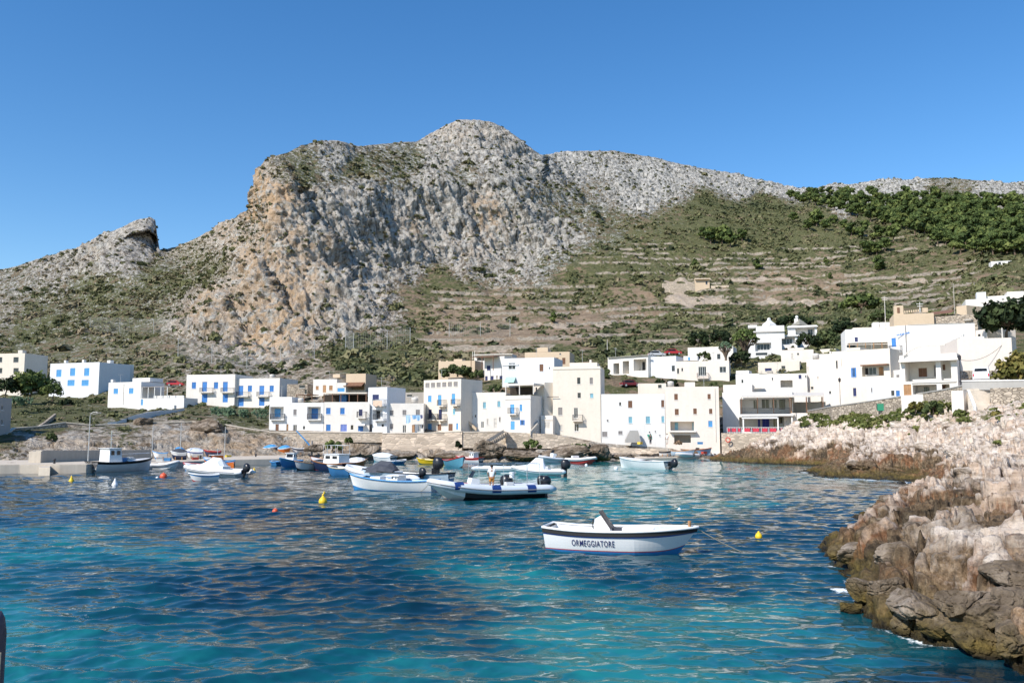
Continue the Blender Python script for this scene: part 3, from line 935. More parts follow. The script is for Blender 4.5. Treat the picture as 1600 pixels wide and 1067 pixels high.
sea = link_mesh("water", WG.reshape(-1, 3), grid_faces(len(wu), len(wdp)), [mat_water()], attrs=dict(sand=sand, foam=foam), smooth=True)
sea["kind"] = "structure"
# ---------------------------------------------------------------- scrub on the hills (nobody could count it)
def leaf_cloud(n, rng, r=1.0, h=1.0, size=0.34, shell=0.55, flat=0.0):
    """n leaf sprays filling a lumpy dome; returns quads (n*4, 3)"""
    d = rng.normal(size=(n, 3))
    d /= np.linalg.norm(d, axis=1, keepdims=True)
    d[:, 2] = np.abs(d[:, 2]) * 0.98 + 0.02
    lump = 0.78 + 0.32 * vnoise(d * 2.2 + rng.rand(3) * 50, rng.randint(999))
    rad = (shell + (1 - shell) * rng.rand(n) ** 0.5) * lump
    c = d * rad[:, None] * np.array([r, r, h])
    nrm = d + rng.normal(size=(n, 3)) * 0.55
    nrm /= np.linalg.norm(nrm, axis=1, keepdims=True)
    t = np.cross(nrm, rng.normal(size=(n, 3)))
    t /= np.linalg.norm(t, axis=1, keepdims=True)
    b = np.cross(nrm, t)
    s = size * r * (0.55 + 0.9 * rng.rand(n))[:, None]
    a = 0.5 + 0.6 * rng.rand(n)[:, None]
    q = np.stack([c - t * s - b * s * a, c + t * s * .8 - b * s * a * .7, c + t * s * .9 + b * s * a, c - t * s * .7 + b * s * a * .8], 1)
    return q.reshape(-1, 3)


SCRUB_R = np.random.RandomState(11)
TPL = [leaf_cloud(46, SCRUB_R, 1, 0.72 + 0.25 * k / 5, 0.36) for k in range(6)]


def tint_leaf(name, stops):
    b = NB(name)
    t = b.attr("tint")
    g = b.n("ShaderNodeNewGeometry").outputs["Position"]
    n = b.noise(g, 1.3, 2)
    k = b.math('ADD', t, b.math('MULTIPLY', b.math('SUBTRACT', n, 0.5), 0.35))
    return b.done(b.ramp(k, stops), 0.8, None, 0.15)


M_SCRUB = tint_leaf("scrub_leaves", [(0.0, (0.058, 0.070, 0.036)), (0.3, (0.100, 0.112, 0.052)), (0.55, (0.150, 0.150, 0.070)), (0.75, (0.195, 0.175, 0.10)), (1.0, (0.27, 0.215, 0.145))])


def scatter(G, dens, n, rng):
    a = np.linalg.norm(np.cross(np.gradient(G, axis=1), np.gradient(G, axis=0)), axis=-1)
    w = (a * dens).ravel()
    w = w / w.sum()
    idx = rng.choice(len(w), n, p=w)
    i, j = idx // G.shape[1], idx % G.shape[1]
    i2, j2 = np.minimum(i + 1, G.shape[0] - 1), np.minimum(j + 1, G.shape[1] - 1)
    f, g = rng.rand(n)[:, None], rng.rand(n)[:, None]
    return G[i, j] * (1 - f) * (1 - g) + G[i2, j] * f * (1 - g) + G[i, j2] * (1 - f) * g + G[i2, j2] * f * g, i, j


def cloud_mesh(name, pts, rad, tint, tpl, mat, rng):
    V, T = [], []
    for k in range(len(tpl)):
        m = np.arange(len(pts)) % len(tpl) == k
        p, r, t = pts[m], rad[m], tint[m]
        a = rng.rand(len(p)) * 6.283
        c, s = np.cos(a), np.sin(a)
        q = tpl[k]
        sx = r[:, None] * (0.8 + 0.5 * rng.rand(len(p))[:, None])
        x = (q[None, :, 0] * c[:, None] - q[None, :, 1] * s[:, None]) * sx
        y = (q[None, :, 0] * s[:, None] + q[None, :, 1] * c[:, None]) * sx
        z = q[None, :, 2] * r[:, None] * (0.75 + 0.4 * rng.rand(len(p))[:, None])
        V.append(np.stack([x + p[:, None, 0], y + p[:, None, 1], z + p[:, None, 2] - 0.12 * r[:, None]], -1).reshape(-1, 3))
        T.append(np.repeat(t, len(q)))
    V = np.concatenate(V)
    return link_mesh(name, V, np.arange(len(V)).reshape(-1, 4), [mat], attrs=dict(tint=np.concatenate(T)))


inview = ((QX > -120) & (QX < 1720)).astype(float)
d_green = green * sstep(-0.25, 0.35, fbm(HN / 18.0, 3, 151) + 0.9 * (green - 0.5))
dens = inview * (0.22 * sstep(0.2, .8, rock) + 0.95 * d_green * (1 - 0.5 * sstep(.6, 1, rock))) * sstep(EDGE[3] + 2, EDGE[4], vi) * (1 - sstep(EDGE[-2] - 1, EDGE[-2] + 1, vi)) * (1 - 0.85 * sstep(.3, .8, twall)) * (1 - 0.95 * sstep(.3, .6, scar))
# the sheet covers a lot of far ground: weight towards what is near enough to be seen as a bush
dens = dens * (300.0 / np.maximum(HN[..., 1], 200)) ** 0.9
pts, ii, jj = scatter(HN, dens, 19000, SCRUB_R)
rg_ = rock[ii, jj]
gg_ = green[ii, jj]
rad = np.exp(SCRUB_R.normal(size=len(pts)) * 0.42) * 0.92 * (0.72 + 0.42 * gg_)
tint = np.clip(0.40 + 0.30 * vnoise(pts / 25.0, 161) + SCRUB_R.normal(size=len(pts)) * 0.16 + 0.12 * (1 - gg_) + 0.16 * sstep(-40, -90, pts[:, 0]) * (pts[:, 1] > 250), 0, 1)
scrub = cloud_mesh("hillside_scrub", pts, rad, tint, TPL, M_SCRUB, SCRUB_R)
tag(scrub, "low grey-green scrub dotted over the rocky hills", "scrub", kind="stuff")
# banks between the houses and along the shore
bank = inview * sstep(EDGE[1] + 22, EDGE[2], vi) * (1 - sstep(EDGE[4] - 8, EDGE[4], vi)) * np.clip(green - 0.25, 0, 1)
bp, bi, bj = scatter(HN, bank, 1500, SCRUB_R)
TPB = [leaf_cloud(90, SCRUB_R, 1, 0.8, 0.22) for k in range(4)]
br = np.exp(SCRUB_R.normal(size=len(bp)) * 0.35) * 0.62
bt = np.clip(0.48 + 0.3 * vnoise(bp / 8.0, 171) + SCRUB_R.normal(size=len(bp)) * 0.15, 0, 1)
tag(cloud_mesh("bank_scrub", bp, br, bt, TPB, M_SCRUB, SCRUB_R), "olive scrub on the banks between the houses", "scrub", kind="stuff")
# grass and low bushes on the bank under the coast road
SXp, SYp = unproj(RG2)
ell = lambda cx, cy, ax, ay: np.exp(-((((SXp - cx) / ax) ** 2 + ((SYp - cy) / ay) ** 2)) ** 2)
gd = 2.2 * ell(1335, 653, 82, 15) + 1.4 * ell(1405, 643, 85, 13) + 1.2 * ell(1460, 632, 50, 12) + 0.5 * ell(1555, 650, 14, 12) + .25 * ell(1420, 675, 18, 5) + .2 * ell(1460, 672, 12, 4) + 0.15 * ell(1520, 662, 20, 6) + .3 * ell(1590, 640, 14, 10) + .2 * ell(1560, 700, 10, 3)
gp, gi, gj = scatter(RG2, gd, 2100, SCRUB_R)
gt = np.clip(0.58 + 0.22 * vnoise(gp / 5.0, 181) + SCRUB_R.normal(size=len(gp)) * 0.1, 0, 1)
M_BANK = tint_leaf("bank_grass", [(0.0, (0.05, 0.06, 0.02)), (0.4, (0.085, 0.105, 0.030)), (0.7, (0.14, 0.15, 0.045)), (1.0, (0.24, 0.20, 0.10))])
tag(cloud_mesh("roadside_grass", gp, np.exp(SCRUB_R.normal(size=len(gp)) * .3) * 0.46, gt, TPB, M_BANK, SCRUB_R), "sunlit green growth on the bank under the coast road", "grass", kind="stuff")
# ---------------------------------------------------------------- building kit
WHITE = stucco("limewash_white", (0.76, 0.745, 0.715), 0.22)
WARM = stucco("warm_white_plaster", (0.76, 0.72, 0.66), 0.24)
CREAM = stucco("cream_plaster", (0.735, 0.665, 0.57), 0.24)
PINKISH = stucco("pale_pink_plaster", (0.765, 0.685, 0.605), 0.22)
TAN = stucco("tan_plaster", (0.60, 0.475, 0.34), 0.24)
GREYW = stucco("grey_plaster", (0.40, 0.385, 0.36), 0.3, (0.25, 0.23, 0.2))
BLUISH = stucco("cool_white_plaster", (0.72, 0.74, 0.76), 0.16)
ROOFM = paint("roof_screed", (0.55, 0.50, 0.44), 0.9, 0.2, 1.0, 0.1)
BLUE = paint("shutter_blue", (0.05, 0.20, 0.52), 0.5, 0.15, 2.0)
SKYB = paint("shutter_sky_blue", (0.10, 0.34, 0.66), 0.5, 0.15, 2.0)
NAVY = paint("shutter_navy", (0.035, 0.045, 0.13), 0.5, 0.15, 2.0)
TEAL = paint("shutter_teal", (0.22, 0.46, 0.56), 0.5, 0.15, 2.0)
LILAC = paint("shutter_lilac", (0.20, 0.27, 0.60), 0.5, 0.15, 2.0)
WOOD = paint("brown_wood", (0.19, 0.095, 0.055), 0.6, 0.2, 2.0)
OAK = paint("light_wood", (0.42, 0.23, 0.11), 0.6, 0.2, 2.0)
GREYP = paint("grey_paint", (0.28, 0.26, 0.25), 0.6, 0.15, 2.0)
PALEP = paint("pale_paint", (0.62, 0.58, 0.52), 0.6, 0.12, 2.0)
TRIM = paint("white_paint", (0.78, 0.77, 0.74), 0.5, 0.08, 2.0)
IRON = paint("dark_iron", (0.035, 0.035, 0.04), 0.5, 0.2, 4.0)
GREEN = paint("green_paint", (0.02, 0.22, 0.12), 0.5, 0.15, 2.0)
CONCRETE = stucco("weathered_concrete", (0.40, 0.365, 0.315), 0.45, (0.17, 0.14, 0.11))
PALESTONE = stonewall("pale_coursed_stone", (0.60, 0.50, 0.39), (0.43, 0.36, 0.28), 1.3, 3.2)
DRYSTONE = stonewall("dry_stone", (0.46, 0.39, 0.31), (0.16, 0.13, 0.10), 1.8, 3.4)
_g = NB("window_glass")
_gn = _g.noise(_g.coord("Object"), 1.2, 2)
GLASS = _g.done(_g.ramp(_gn, [(0.3, (0.012, 0.014, 0.018)), (0.7, (0.05, 0.055, 0.06))]), 0.08, None, 0.5)
SHADEIN = paint("painted_interior_shade", (0.05, 0.042, 0.035), 0.9, 0.3, 1.0, 0.1)  # dark tone that paints in the shade beneath the terrace roofs
SH = dict(b=BLUE, s=SKYB, n=NAVY, t=TEAL, l=LILAC, k=WOOD, m=OAK, g=GREYP, p=PALEP, v=GREEN)


class House:
    def __init__(s, name, label, L, R, base, top, depth, mat, ops="", group=None, cat="house", bury=5.0, parapet=0.3, topR=None, roof=True):
        a = P(L[0], base, L[1])
        b = P(R[0], base, R[1])
        s.zb = min(a[2], b[2])
        s.zt = 0.5 * (P(L[0], top, L[1])[2] + P(R[0], top if topR is None else topR, R[1])[2])
        s.o = np.array([a[0], a[1], s.zb])
        e = np.array([b[0] - a[0], b[1] - a[1]])
        s.w = float(np.linalg.norm(e))
        s.e = e / s.w
        s.n = np.array([-s.e[1], s.e[0]])          # inward
        s.h = s.zt - s.zb
        s.depth = depth
        s.mat = mat
        s.root = thing(name, label, cat, (s.o[0], s.o[1], s.zb), math.atan2(s.e[1], s.e[0]), group)
        s.bury = bury
        rects, kids = [], []
        lastR = None
        for line in [x.strip() for x in ops.replace("\n", ";").split(";") if x.strip()]:
            f = line.split()
            t, nums = f[0], [float(x) for x in f[1:]]
            if t == "y":
                kids.append(("y", nums))
                continue
            y0 = 0.0
            if t[0] == "*":
                t = t[1:]
                y0 = lastR
            if t == "*":
                continue
            cx, cy, w, h = nums[:4]
            u0, _ = s.loc(cx - w / 2, cy, y0)
            u1, _ = s.loc(cx + w / 2, cy, y0)
            z1 = s.loc(cx, cy - h / 2, y0)[1]
            z0 = s.loc(cx, cy + h / 2, y0)[1]
            if y0 == 0.0:
                u0, u1 = max(u0, 0.12), min(u1, s.w - 0.12)
                z1 = min(z1, s.h - 0.2)
                if t == "R":
                    lastR = nums[4] if len(nums) > 4 else 1.8
                    rects.append((u0, u1, z0, z1, lastR))
                else:
                    rects.append((u0, u1, z0, z1, 0.16))
            if t != "R":
                kids.append((t, u0, u1, z0, z1, y0))
        s.walls(rects, parapet, roof)
        for k in kids:
            if k[0] == "y":
                s.balcony(*k[1])
            else:
                s.opening(*k)

    def loc(s, px, py, y0=0.0):
        x, y, z = [float(q) for q in ray(px, py)]
        ox, oy = s.o[0] + s.n[0] * y0, s.o[1] + s.n[1] * y0
        t = (ox * s.n[0] + oy * s.n[1]) / (x * s.n[0] + y * s.n[1])
        return (x * t - ox) * s.e[0] + (y * t - oy) * s.e[1], CAMH + z * t - s.zb

    def walls(s, rects, parapet, roof):
        m = MB()
        us = sorted({0.0, s.w} | {r[0] for r in rects} | {r[1] for r in rects})
        zs = sorted({-s.bury, s.h} | {r[2] for r in rects} | {r[3] for r in rects})
        us = [u for i, u in enumerate(us) if i == 0 or u - us[i - 1] > 1e-5]
        zs = [u for i, u in enumerate(zs) if i == 0 or u - zs[i - 1] > 1e-5]
        for i in range(len(us) - 1):
            for j in range(len(zs) - 1):
                uc, zc = (us[i] + us[i + 1]) / 2, (zs[j] + zs[j + 1]) / 2
                if any(r[0] < uc < r[1] and r[2] < zc < r[3] for r in rects):
                    continue
                m.add([(us[i], 0, zs[j]), (us[i + 1], 0, zs[j]), (us[i + 1], 0, zs[j + 1]), (us[i], 0, zs[j + 1])], [(0, 1, 2, 3)])
        for u0, u1, z0, z1, r in rects:
            m.add([(u0, 0, z0), (u1, 0, z0), (u1, 0, z1), (u0, 0, z1), (u0, r, z0), (u1, r, z0), (u1, r, z1), (u0, r, z1)],
                  [(0, 4, 5, 1), (1, 5, 6, 2), (2, 6, 7, 3), (3, 7, 4, 0), (4, 7, 6, 5)])
        w, d, b, h, p = s.w, s.depth, -s.bury, s.h, 0.22
        m.add([(0, 0, b), (0, d, b), (0, d, h), (0, 0, h)], [(0, 3, 2, 1)])
        m.add([(w, 0, b), (w, d, b), (w, d, h), (w, 0, h)], [(0, 1, 2, 3)])
        m.add([(0, d, b), (w, d, b), (w, d, h), (0, d, h)], [(0, 3, 2, 1)])
        o = [(0, 0), (w, 0), (w, d), (0, d)]
        q = [(p, p), (w - p, p), (w - p, d - p), (p, d - p)]
        for k in range(4):
            a, c, e_, f = o[k], o[(k + 1) % 4], q[(k + 1) % 4], q[k]
            m.add([(*a, h), (*c, h), (*e_, h), (*f, h)], [(0, 1, 2, 3)])
            m.add([(*f, h), (*e_, h), (*e_, h - parapet), (*f, h - parapet)], [(0, 1, 2, 3)])
        m.build("wall", s.mat, s.root)
        if roof:
            MB().box(p, w - p, p, d - p, h - parapet - 0.15, h - parapet).build("roof", ROOFM, s.root)

    def opening(s, t, u0, u1, z0, z1, y0):
        w, h = u1 - u0, z1 - z0
        y = y0 + 0.05 if y0 == 0 else y0 - 0.09
        if t in "wdox":
            fm = {"w": TRIM, "d": IRON, "o": BLUE, "x": TRIM}[t]
            fr = 0.06 if t != "d" else 0.04
            m = MB()
            m.box(u0, u1, y, y + .06, z0, z0 + fr).box(u0, u1, y, y + .06, z1 - fr, z1)
            m.box(u0, u0 + fr, y, y + .06, z0 + fr, z1 - fr).box(u1 - fr, u1, y, y + .06, z0 + fr, z1 - fr)
            c = (u0 + u1) / 2
            m.box(c - fr / 2, c + fr / 2, y, y + .06, z0 + fr, z1 - fr)
            if t == "w" and w > 1.6:
                for q in (0.25, 0.75):
                    m.box(u0 + w * q - .02, u0 + w * q + .02, y + .01, y + .05, z0 + fr, z1 - fr)
            f = m.build("window", fm, s.root)
            MB().box(u0 + fr, u1 - fr, y + .03, y + .045, z0 + fr, z1 - fr).build("pane", GLASS, f)
            if z0 > 0.8:
                MB().box(u0 - .06, u1 + .06, y0 - .07, y0 + .04, z0 - .07, z0 - 0.004).build("sill", TRIM, f)
            if t == "o":
                for a, b_ in ((u0 - w * .48, u0 - .01), (u1 + .01, u1 + w * .48)):
                    MB().box(a, b_, y0 - .06, y0 - .02, z0, z1).build("shutter", BLUE, f)
            return
        lo = t.lower()
        mat = SH[lo]
        m = MB()
        if t.isupper():                       # a door: leaf with two sunk panels and a handle
            m.box(u0, u1, y + .02, y + .06, z0, z1)
            for q0, q1 in ((0.08, 0.45), (0.52, 0.94)):
                m.box(u0 + w * .16, u1 - w * .16, y + .006, y + .02, z0 + h * q0, z0 + h * q1)
            d = m.build("door", mat, s.root)
            MB().box(u1 - .16, u1 - .11, y - .04, y + .02, z0 + h * .44, z0 + h * .5).build("handle", IRON, d)
            return
        c = (u0 + u1) / 2
        for a, b_ in ((u0 + .01, c - .008), (c + .008, u1 - .01)):       # two leaves: stiles, rails, slats
            st = min(.09, (b_ - a) * .2)
            m.box(a, a + st, y, y + .05, z0 + .01, z1 - .01).box(b_ - st, b_, y, y + .05, z0 + .01, z1 - .01)
            m.box(a + st, b_ - st, y, y + .05, z0 + .01, z0 + .01 + st).box(a + st, b_ - st, y, y + .05, z1 - .01 - st, z1 - .01)
            n = max(4, int(h / .16))
            z_ = np.linspace(z0 + .01 + st, z1 - .01 - st, n + 1)
            for k in range(n):
                m.add([(a + st, y + .035, z_[k]), (b_ - st, y + .035, z_[k]), (b_ - st, y + .012, z_[k + 1]), (a + st, y + .012, z_[k + 1])], [(0, 1, 2, 3)])
        o = m.build("shutter", mat, s.root)
        if z0 > 0.8:
            MB().box(u0 - .06, u1 + .06, y0 - .07, y0 + .04, z0 - .07, z0 - 0.004).build("sill", TRIM, o)

    def balcony(s, p0, p1, py, out=0.95, rail=1.0, mat=None, y0=0.0):
        u0, z = s.loc(p0, py, y0 - out)
        u1, _ = s.loc(p1, py, y0 - out)
        b = MB().box(u0, u1, y0 - out, y0 - .003, z - .16, z)
        for u in (u0 + .25, u1 - .35):
            b.prism([(u, z - .16), (u + .1, z - .16), (u + .1, z - .42), (u, z - .42)], y0 - out * .5, y0 - .003)
        o = b.build("balcony", s.mat if mat is None else mat, s.root)
        if rail > 0:
            m = MB()
            y = y0 - out + .05
            m.box(u0, u1, y, y + .05, z + rail - .05, z + rail)
            m.box(u0, u0 + .05, y + .05, y0, z + rail - .05, z + rail).box(u1 - .05, u1, y + .05, y0, z + rail - .05, z + rail)
            n = max(4, int((u1 - u0) / .16))
            for k in range(n + 1):
                u = u0 + (u1 - u0 - .03) * k / n
                m.box(u, u + .025, y + .01, y + .035, z, z + rail - .05)
            for k in range(1, 6):
                yy = y + (y0 - y) * k / 6
                m.box(u0, u0 + .025, yy, yy + .025, z, z + rail - .05).box(u1 - .025, u1, yy, yy + .025, z, z + rail - .05)
            m.build("railing", IRON, o)
        return o

    def block(s, name, p0, p1, pyb, pyt, mat, y0=0.4, y1=3.0, ch=0.0, parent=None):
        """a smaller volume standing on or against the house: chimney, roof cabin, stair head ..."""
        u0, z0 = s.loc(p0, pyb, y0)
        u1, _ = s.loc(p1, pyb, y0)
        z1 = s.loc((p0 + p1) / 2, pyt, y0)[1]
        return MB().box(u0, u1, y0, y1, z0, z1, 0, None, ch).build(name, mat, parent or s.root)

    def pergola(s, p0, p1, py, pyb, y0, y1, mat, post=OAK, name="pergola", n=3, slope=0.0, thick=.12):
        u0, z = s.loc(p0, py, y0)
        u1, _ = s.loc(p1, py, y0)
        zb = s.loc(p0, pyb, y0)[1]
        o = MB().add([(u0, y0, z), (u1, y0, z), (u1, y1, z + slope), (u0, y1, z + slope), (u0, y0, z + thick), (u1, y0, z + thick), (u1, y1, z + slope + thick), (u0, y1, z + slope + thick)],
                     [(0, 3, 2, 1), (4, 5, 6, 7), (0, 1, 5, 4), (1, 2, 6, 5), (2, 3, 7, 6), (3, 0, 4, 7)]).build(name, mat, s.root)
        for k in range(n):
            u = u0 + .06 + (u1 - u0 - .24) * k / max(1, n - 1)
            MB().box(u, u + .12, y0 + .05, y0 + .17, zb, z - .002).build("post", post, o)
        return o

    def awning(s, p0, p1, py, drop, out, mat, y0=0.0, name="awning"):
        u0, z = s.loc(p0, py, y0)
        u1, _ = s.loc(p1, py, y0)
        return MB().add([(u0, y0 - .01, z), (u1, y0 - .01, z), (u1, y0 - out, z - drop), (u0, y0 - out, z - drop), (u0, y0 - .01, z - .05), (u1, y0 - .01, z - .05), (u1, y0 - out, z - drop - .05), (u0, y0 - out, z - drop - .05)],
                        [(0, 1, 2, 3), (4, 7, 6, 5), (3, 2, 6, 7), (0, 3, 7, 4), (1, 5, 6, 2), (0, 4, 5, 1)]).build(name, mat, s.root)


# ---------------------------------------------------------------- the village
h = House("house", "cream house at the harbour's far end above the pine, small brown windows", (-45, 241), (37, 238), 588, 552.5, 9, CREAM, "d 25 562 8 8; d 25 579 8 8; d 0 562 7 8; d 0 579 7 8; d -22 562 8 8", bury=9)
h.block("water_tank", 28, 35, 552, 547, PALEP, 1, 2.5)
h = House("house", "two-storey white house with five sky-blue shutters above the grey shrubs", (76, 238), (153, 232), 622, 567, 11, BLUISH,
          "s 92 583 8 11; s 113.5 581 8 12; s 135.5 581 8 12; s 111 598 11 9; s 133 598 11 9; R 86 600 17 9 1.8")
h.block("chimney", 100, 103, 567, 563, WHITE, 1, 1.8)
h.block("chimney", 128, 131, 567, 562, WHITE, 1, 1.8)
House("house", "narrow white rear block with a chimney beside the house of five sky-blue shutters", (156, 246), (174, 241), 615, 569, 6, WARM, "").block("chimney", 167, 172, 569, 563, WHITE, .5, 1.5)
h = House("house", "low white house with two blue windows, pergola and white stepped terrace", (168, 202), (219, 198), 636, 597, 7, WHITE, "s 181 611 7 8; s 205 610.5 7 8.5")
h.block("roof_cabin", 207, 234, 597, 590.5, WHITE, 3, 7)
h.block("chimney", 173, 176.5, 597, 593, WHITE, .3, 1.0)
h.block("gutter_pipe", 191.3, 192.2, 632, 600, PALEP, -.1, -.004)
h2 = House("garden_terrace", "white walled terrace with a blue door below a grey pergola", (219, 197), (287, 194), 640, 622, 5, WHITE, "S 221 628 5 10; d 232 622 3 2", cat="terrace", roof=False)
h2.pergola(221, 262, 605, 622, .4, 4.5, GREYP, TRIM, n=5, slope=.3)
h2.block("garden_wall", 240, 287, 622, 618, WHITE, 2.2, 2.5)
h2.block("planter", 262, 272, 640, 633, WHITE, -2.0, -1.2)
h = House("house", "taller of two joined cream houses with blue shutters, on the bank beside the terrace", (290, 202), (366, 200), 632, 585, 9, WARM,
          "b 303 602 6.5 10; B 319.7 604 7.5 15; b 337.5 602 6.5 10; B 352 604 7.5 15; B 319.7 622 8.5 13; B 352 622 8 13; y 311 331 612.6; y 344 364 612.6")
h = House("house", "lower of two joined cream houses with blue shutters, prickly pears below it", (366.5, 201), (436, 198.5), 636, 591, 9, WARM,
          "b 390.5 607 6.5 9.5; b 424.5 607 6.5 9.5; B 376.3 610 7.5 15; B 409 609.5 7.5 14; B 376.5 628 8.5 13; B 409 627.5 8.5 12.5; y 368 387 619; y 400 419 619")
h = House("house", "white quayside house with two deep balconies and bare plaster ground floor", (420, 149), (505, 148.5), 674.5, 629, 8, WHITE,
          "R 432.5 645.5 21 20 1.6; *S 434 645 9 13; R 490.5 645.5 21 20 1.6; *B 492 646 10 16; g 461 644 5 9; K 433 668 5 11; m 449 668 3 11; w 461 668.5 6 10; d 475 668 3 5")
h.block("stair_head", 421, 456, 629, 620, WHITE, 1.5, 6)
for p0, p1 in ((421.5, 443.5), (479.5, 501.5)):
    h.balcony(p0, p1, 655, .5, 0.95)
h = House("house", "white quayside house with five blue windows and a blue door under an awning", (505.5, 148.5), (574, 148), 675.5, 628, 8, WARM,
          "b 513 642 7 10; b 535 642 7 10; b 513 668 7 10; l 537 668.3 10 11; n 563.5 644.5 5.5 10; d 550 667.5 4 7; B 563.5 668 8 11; G 579 668 4 11; y 557 571 652")
h.awning(557, 571, 661.5, .35, .8, TRIM)
h.pergola(505, 573, 615, 628, 1.2, 6.5, CREAM, WOOD, n=6, thick=.22)
h.block("roof_terrace_back", 530, 541, 628, 617, BLUE, 5.5, 6.4)
h.block("roof_terrace_back", 507, 572.5, 628, 616.5, SHADEIN, 6.6, 7.4)  # dark block: the shade under the pergola put into its colour
h = House("house", "narrow white tower house with a towel-hung balcony, taller than its neighbours on the quay", (574.5, 148.8), (604, 147), 675.5, 605, 5.5, BLUISH,
          "n 587 620 10 7.5; R 590 648 16 16 1.2; *d 590 648 8 12; d 598 664.5 3.5 4; g 579.5 668.5 4.5 12; y 581 599 633; y 582 599 656")
u0, z0 = h.loc(583, 626, -1.0)
u1, z1 = h.loc(597, 634.5, -1.0)
tw = MB()
for k in range(10):
    a, b_ = u0 + (u1 - u0) * k / 10, u0 + (u1 - u0) * (k + 1) / 10
    za, zb_ = z1 + .12 * math.sin(k * 1.3), z1 + .12 * math.sin(k * 1.3 + 1.3)
    tw.add([(a, -1.0 - .03 * (k % 2), z0), (b_, -1.0 - .03 * ((k + 1) % 2), z0), (b_, -1.0 - .05 * ((k + 1) % 2), zb_), (a, -1.0 - .05 * (k % 2), za)], [(0, 1, 2, 3), (3, 2, 1, 0)])
SAND_CLOTH = paint("sand_cloth", (0.62, 0.47, 0.36), 0.9, .15, 3)
t_ = tw.build("blanket", SAND_CLOTH)
t_.location, t_.rotation_euler = h.root.location, h.root.rotation_euler
tag(t_, "sand-coloured blanket hung over the tower house's balcony", "blanket")
h = House("house", "low cream house with grey windows and washing hung across its front", (604.5, 147.5), (662, 147.5), 675.5, 630, 8, WARM,
          "g 612 645 6 8; g 632 644.5 6 8; g 653 644.5 6.5 9; g 612 666 5 8; w 632 670 5.5 12; M 646 669.5 4.5 12; w 655.5 668.5 4 12; d 660 666 2 5")
h.block("gutter_pipe", 661, 661.8, 672, 632, PALEP, -.1, -.004)
h = House("house", "tall cream house with a row of six grey attic windows and blue balcony doors", (661.5, 151), (720, 146.5), 674, 596, 6.2, CREAM,
          "g 668 602 6.5 7.5; g 676.7 601.6 6.5 7.5; g 685.3 601.2 6.5 7.5; g 694.2 600.8 6.5 7.5; g 703 600.4 6.5 7.5; g 712 600 6.5 7.5; s 671.5 623 5.5 10; S 687 625 5.5 16; S 708.5 623 5.5 16;"
          "n 672 646.5 5 14; n 688 647.5 5 16; t 709.5 643 4 9; S 671.5 668 6 12.5; K 686.5 667.5 6 10; K 704 667.5 6.5 11; s 714.3 666 3 10; y 682 692.5 634; y 703.5 714 633; y 667 679 655.5; y 682.5 693 656", topR=590)
h.block("solar_panel", 700, 722, 592, 590, IRON, 2.0, 3.2)
h = House("house", "long cream house with three slit blue windows and an outside stair", (720.5, 149.5), (790, 148.5), 673.5, 616, 8, WARM,
          "t 731 636 5 9.5; t 757 633 4.5 9.5; t 779.5 631 4.5 9; d 737.5 652 2.5 5; d 743 650 2 4; w 754 663.5 4.5 10; p 762 659 2.5 9; P 774 661 4.5 15; g 781 655 2.5 7", topR=610)
st = MB()
for k in range(14):
    f0, f1 = k / 14, (k + 1) / 14
    a, za = h.loc(722 + 22 * f0, 649 + 20 * f0, -1.0)
    b_, _ = h.loc(722 + 22 * f1, 649 + 20 * f1, -1.0)
    st.box(a, b_, -1.0, -.004, za - .55, za)
st.build("outside_stair", TAN, h.root)
h = House("house", "cream house with bright blue balcony door and blue shutters under a roofed terrace", (789.5, 147.8), (829, 145.5), 673, 618, 5, WARM,
          "S 800.5 639 6.5 15; s 814 637 4 10.5; S 801 664.5 6.5 13.5; o 816.3 660 3.6 8; y 792.5 806 646.5")
h.pergola(789, 834, 602.5, 617, .5, 4.6, WARM, WARM, n=3, thick=.3)
h.block("terrace_shade_block", 797, 832, 617, 604.5, SHADEIN, 4.2, 4.8)  # dark slab painted as the shaded space behind the terrace posts
h.block("cornice", 788.6, 829.6, 624, 622.5, WARM, -.12, -.004)
h = House("house", "slim cream tower with a grey flank between the roofed terrace and the big cream house", (834.5, 152), (851, 149), 674, 598, 4.5, CREAM, "d 838 608 2.5 6; p 850 632 2 16; d 838 639 2.5 2.5")
House("house", "low grey-white annexe behind the slanting stair", (845, 148.2), (864, 147.5), 674, 649, 5, WARM, "p 855 664 9 9").block("cornice", 845.5, 864, 656.5, 655.2, CREAM, -.1, -.004)
st = thing("stone_stair", "pale stone stair slanting up beside the slim cream tower", "stair", V3(P(828, 673, 144.5)))
o_ = MB()
for k in range(12):
    q = P(828 + 14 * k / 12, 673 - 16 * k / 12, 144.5 + .25 * k) - P(828, 673, 144.5)
    o_.box(q[0], q[0] + .13, q[1] - .2, q[1] + 1.1, q[2] - .8, q[2] + .05)
o_.build("step", CREAM, st)
h = House("house", "cool white cubic house with one brown window, high behind the quay", (785, 179), (866, 176), 603, 558.5, 8, BLUISH, "k 846 574.5 6 11; w 800 572 11 10; d 858.5 575 1.6 3", topR=560)
GREENCANVAS = paint("pale_green_canvas", (0.36, 0.56, 0.50), 0.9, .1, 2)
h.awning(791, 806, 589, 1.2, 1.6, GREENCANVAS)
h.block("cornice", 784.5, 810, 571, 569, BLUISH, -.15, -.004)
h = House("house", "tan house with two brown windows and a round vent, topmost behind the cool white cube", (820, 189), (890, 187), 566, 550, 8, TAN, "k 870 564 5 10; k 881 564 5 10; d 875.3 553 2.4 2.4")
h.block("roof_gable", 839, 856, 550, 543, TAN, 1.5, 6)
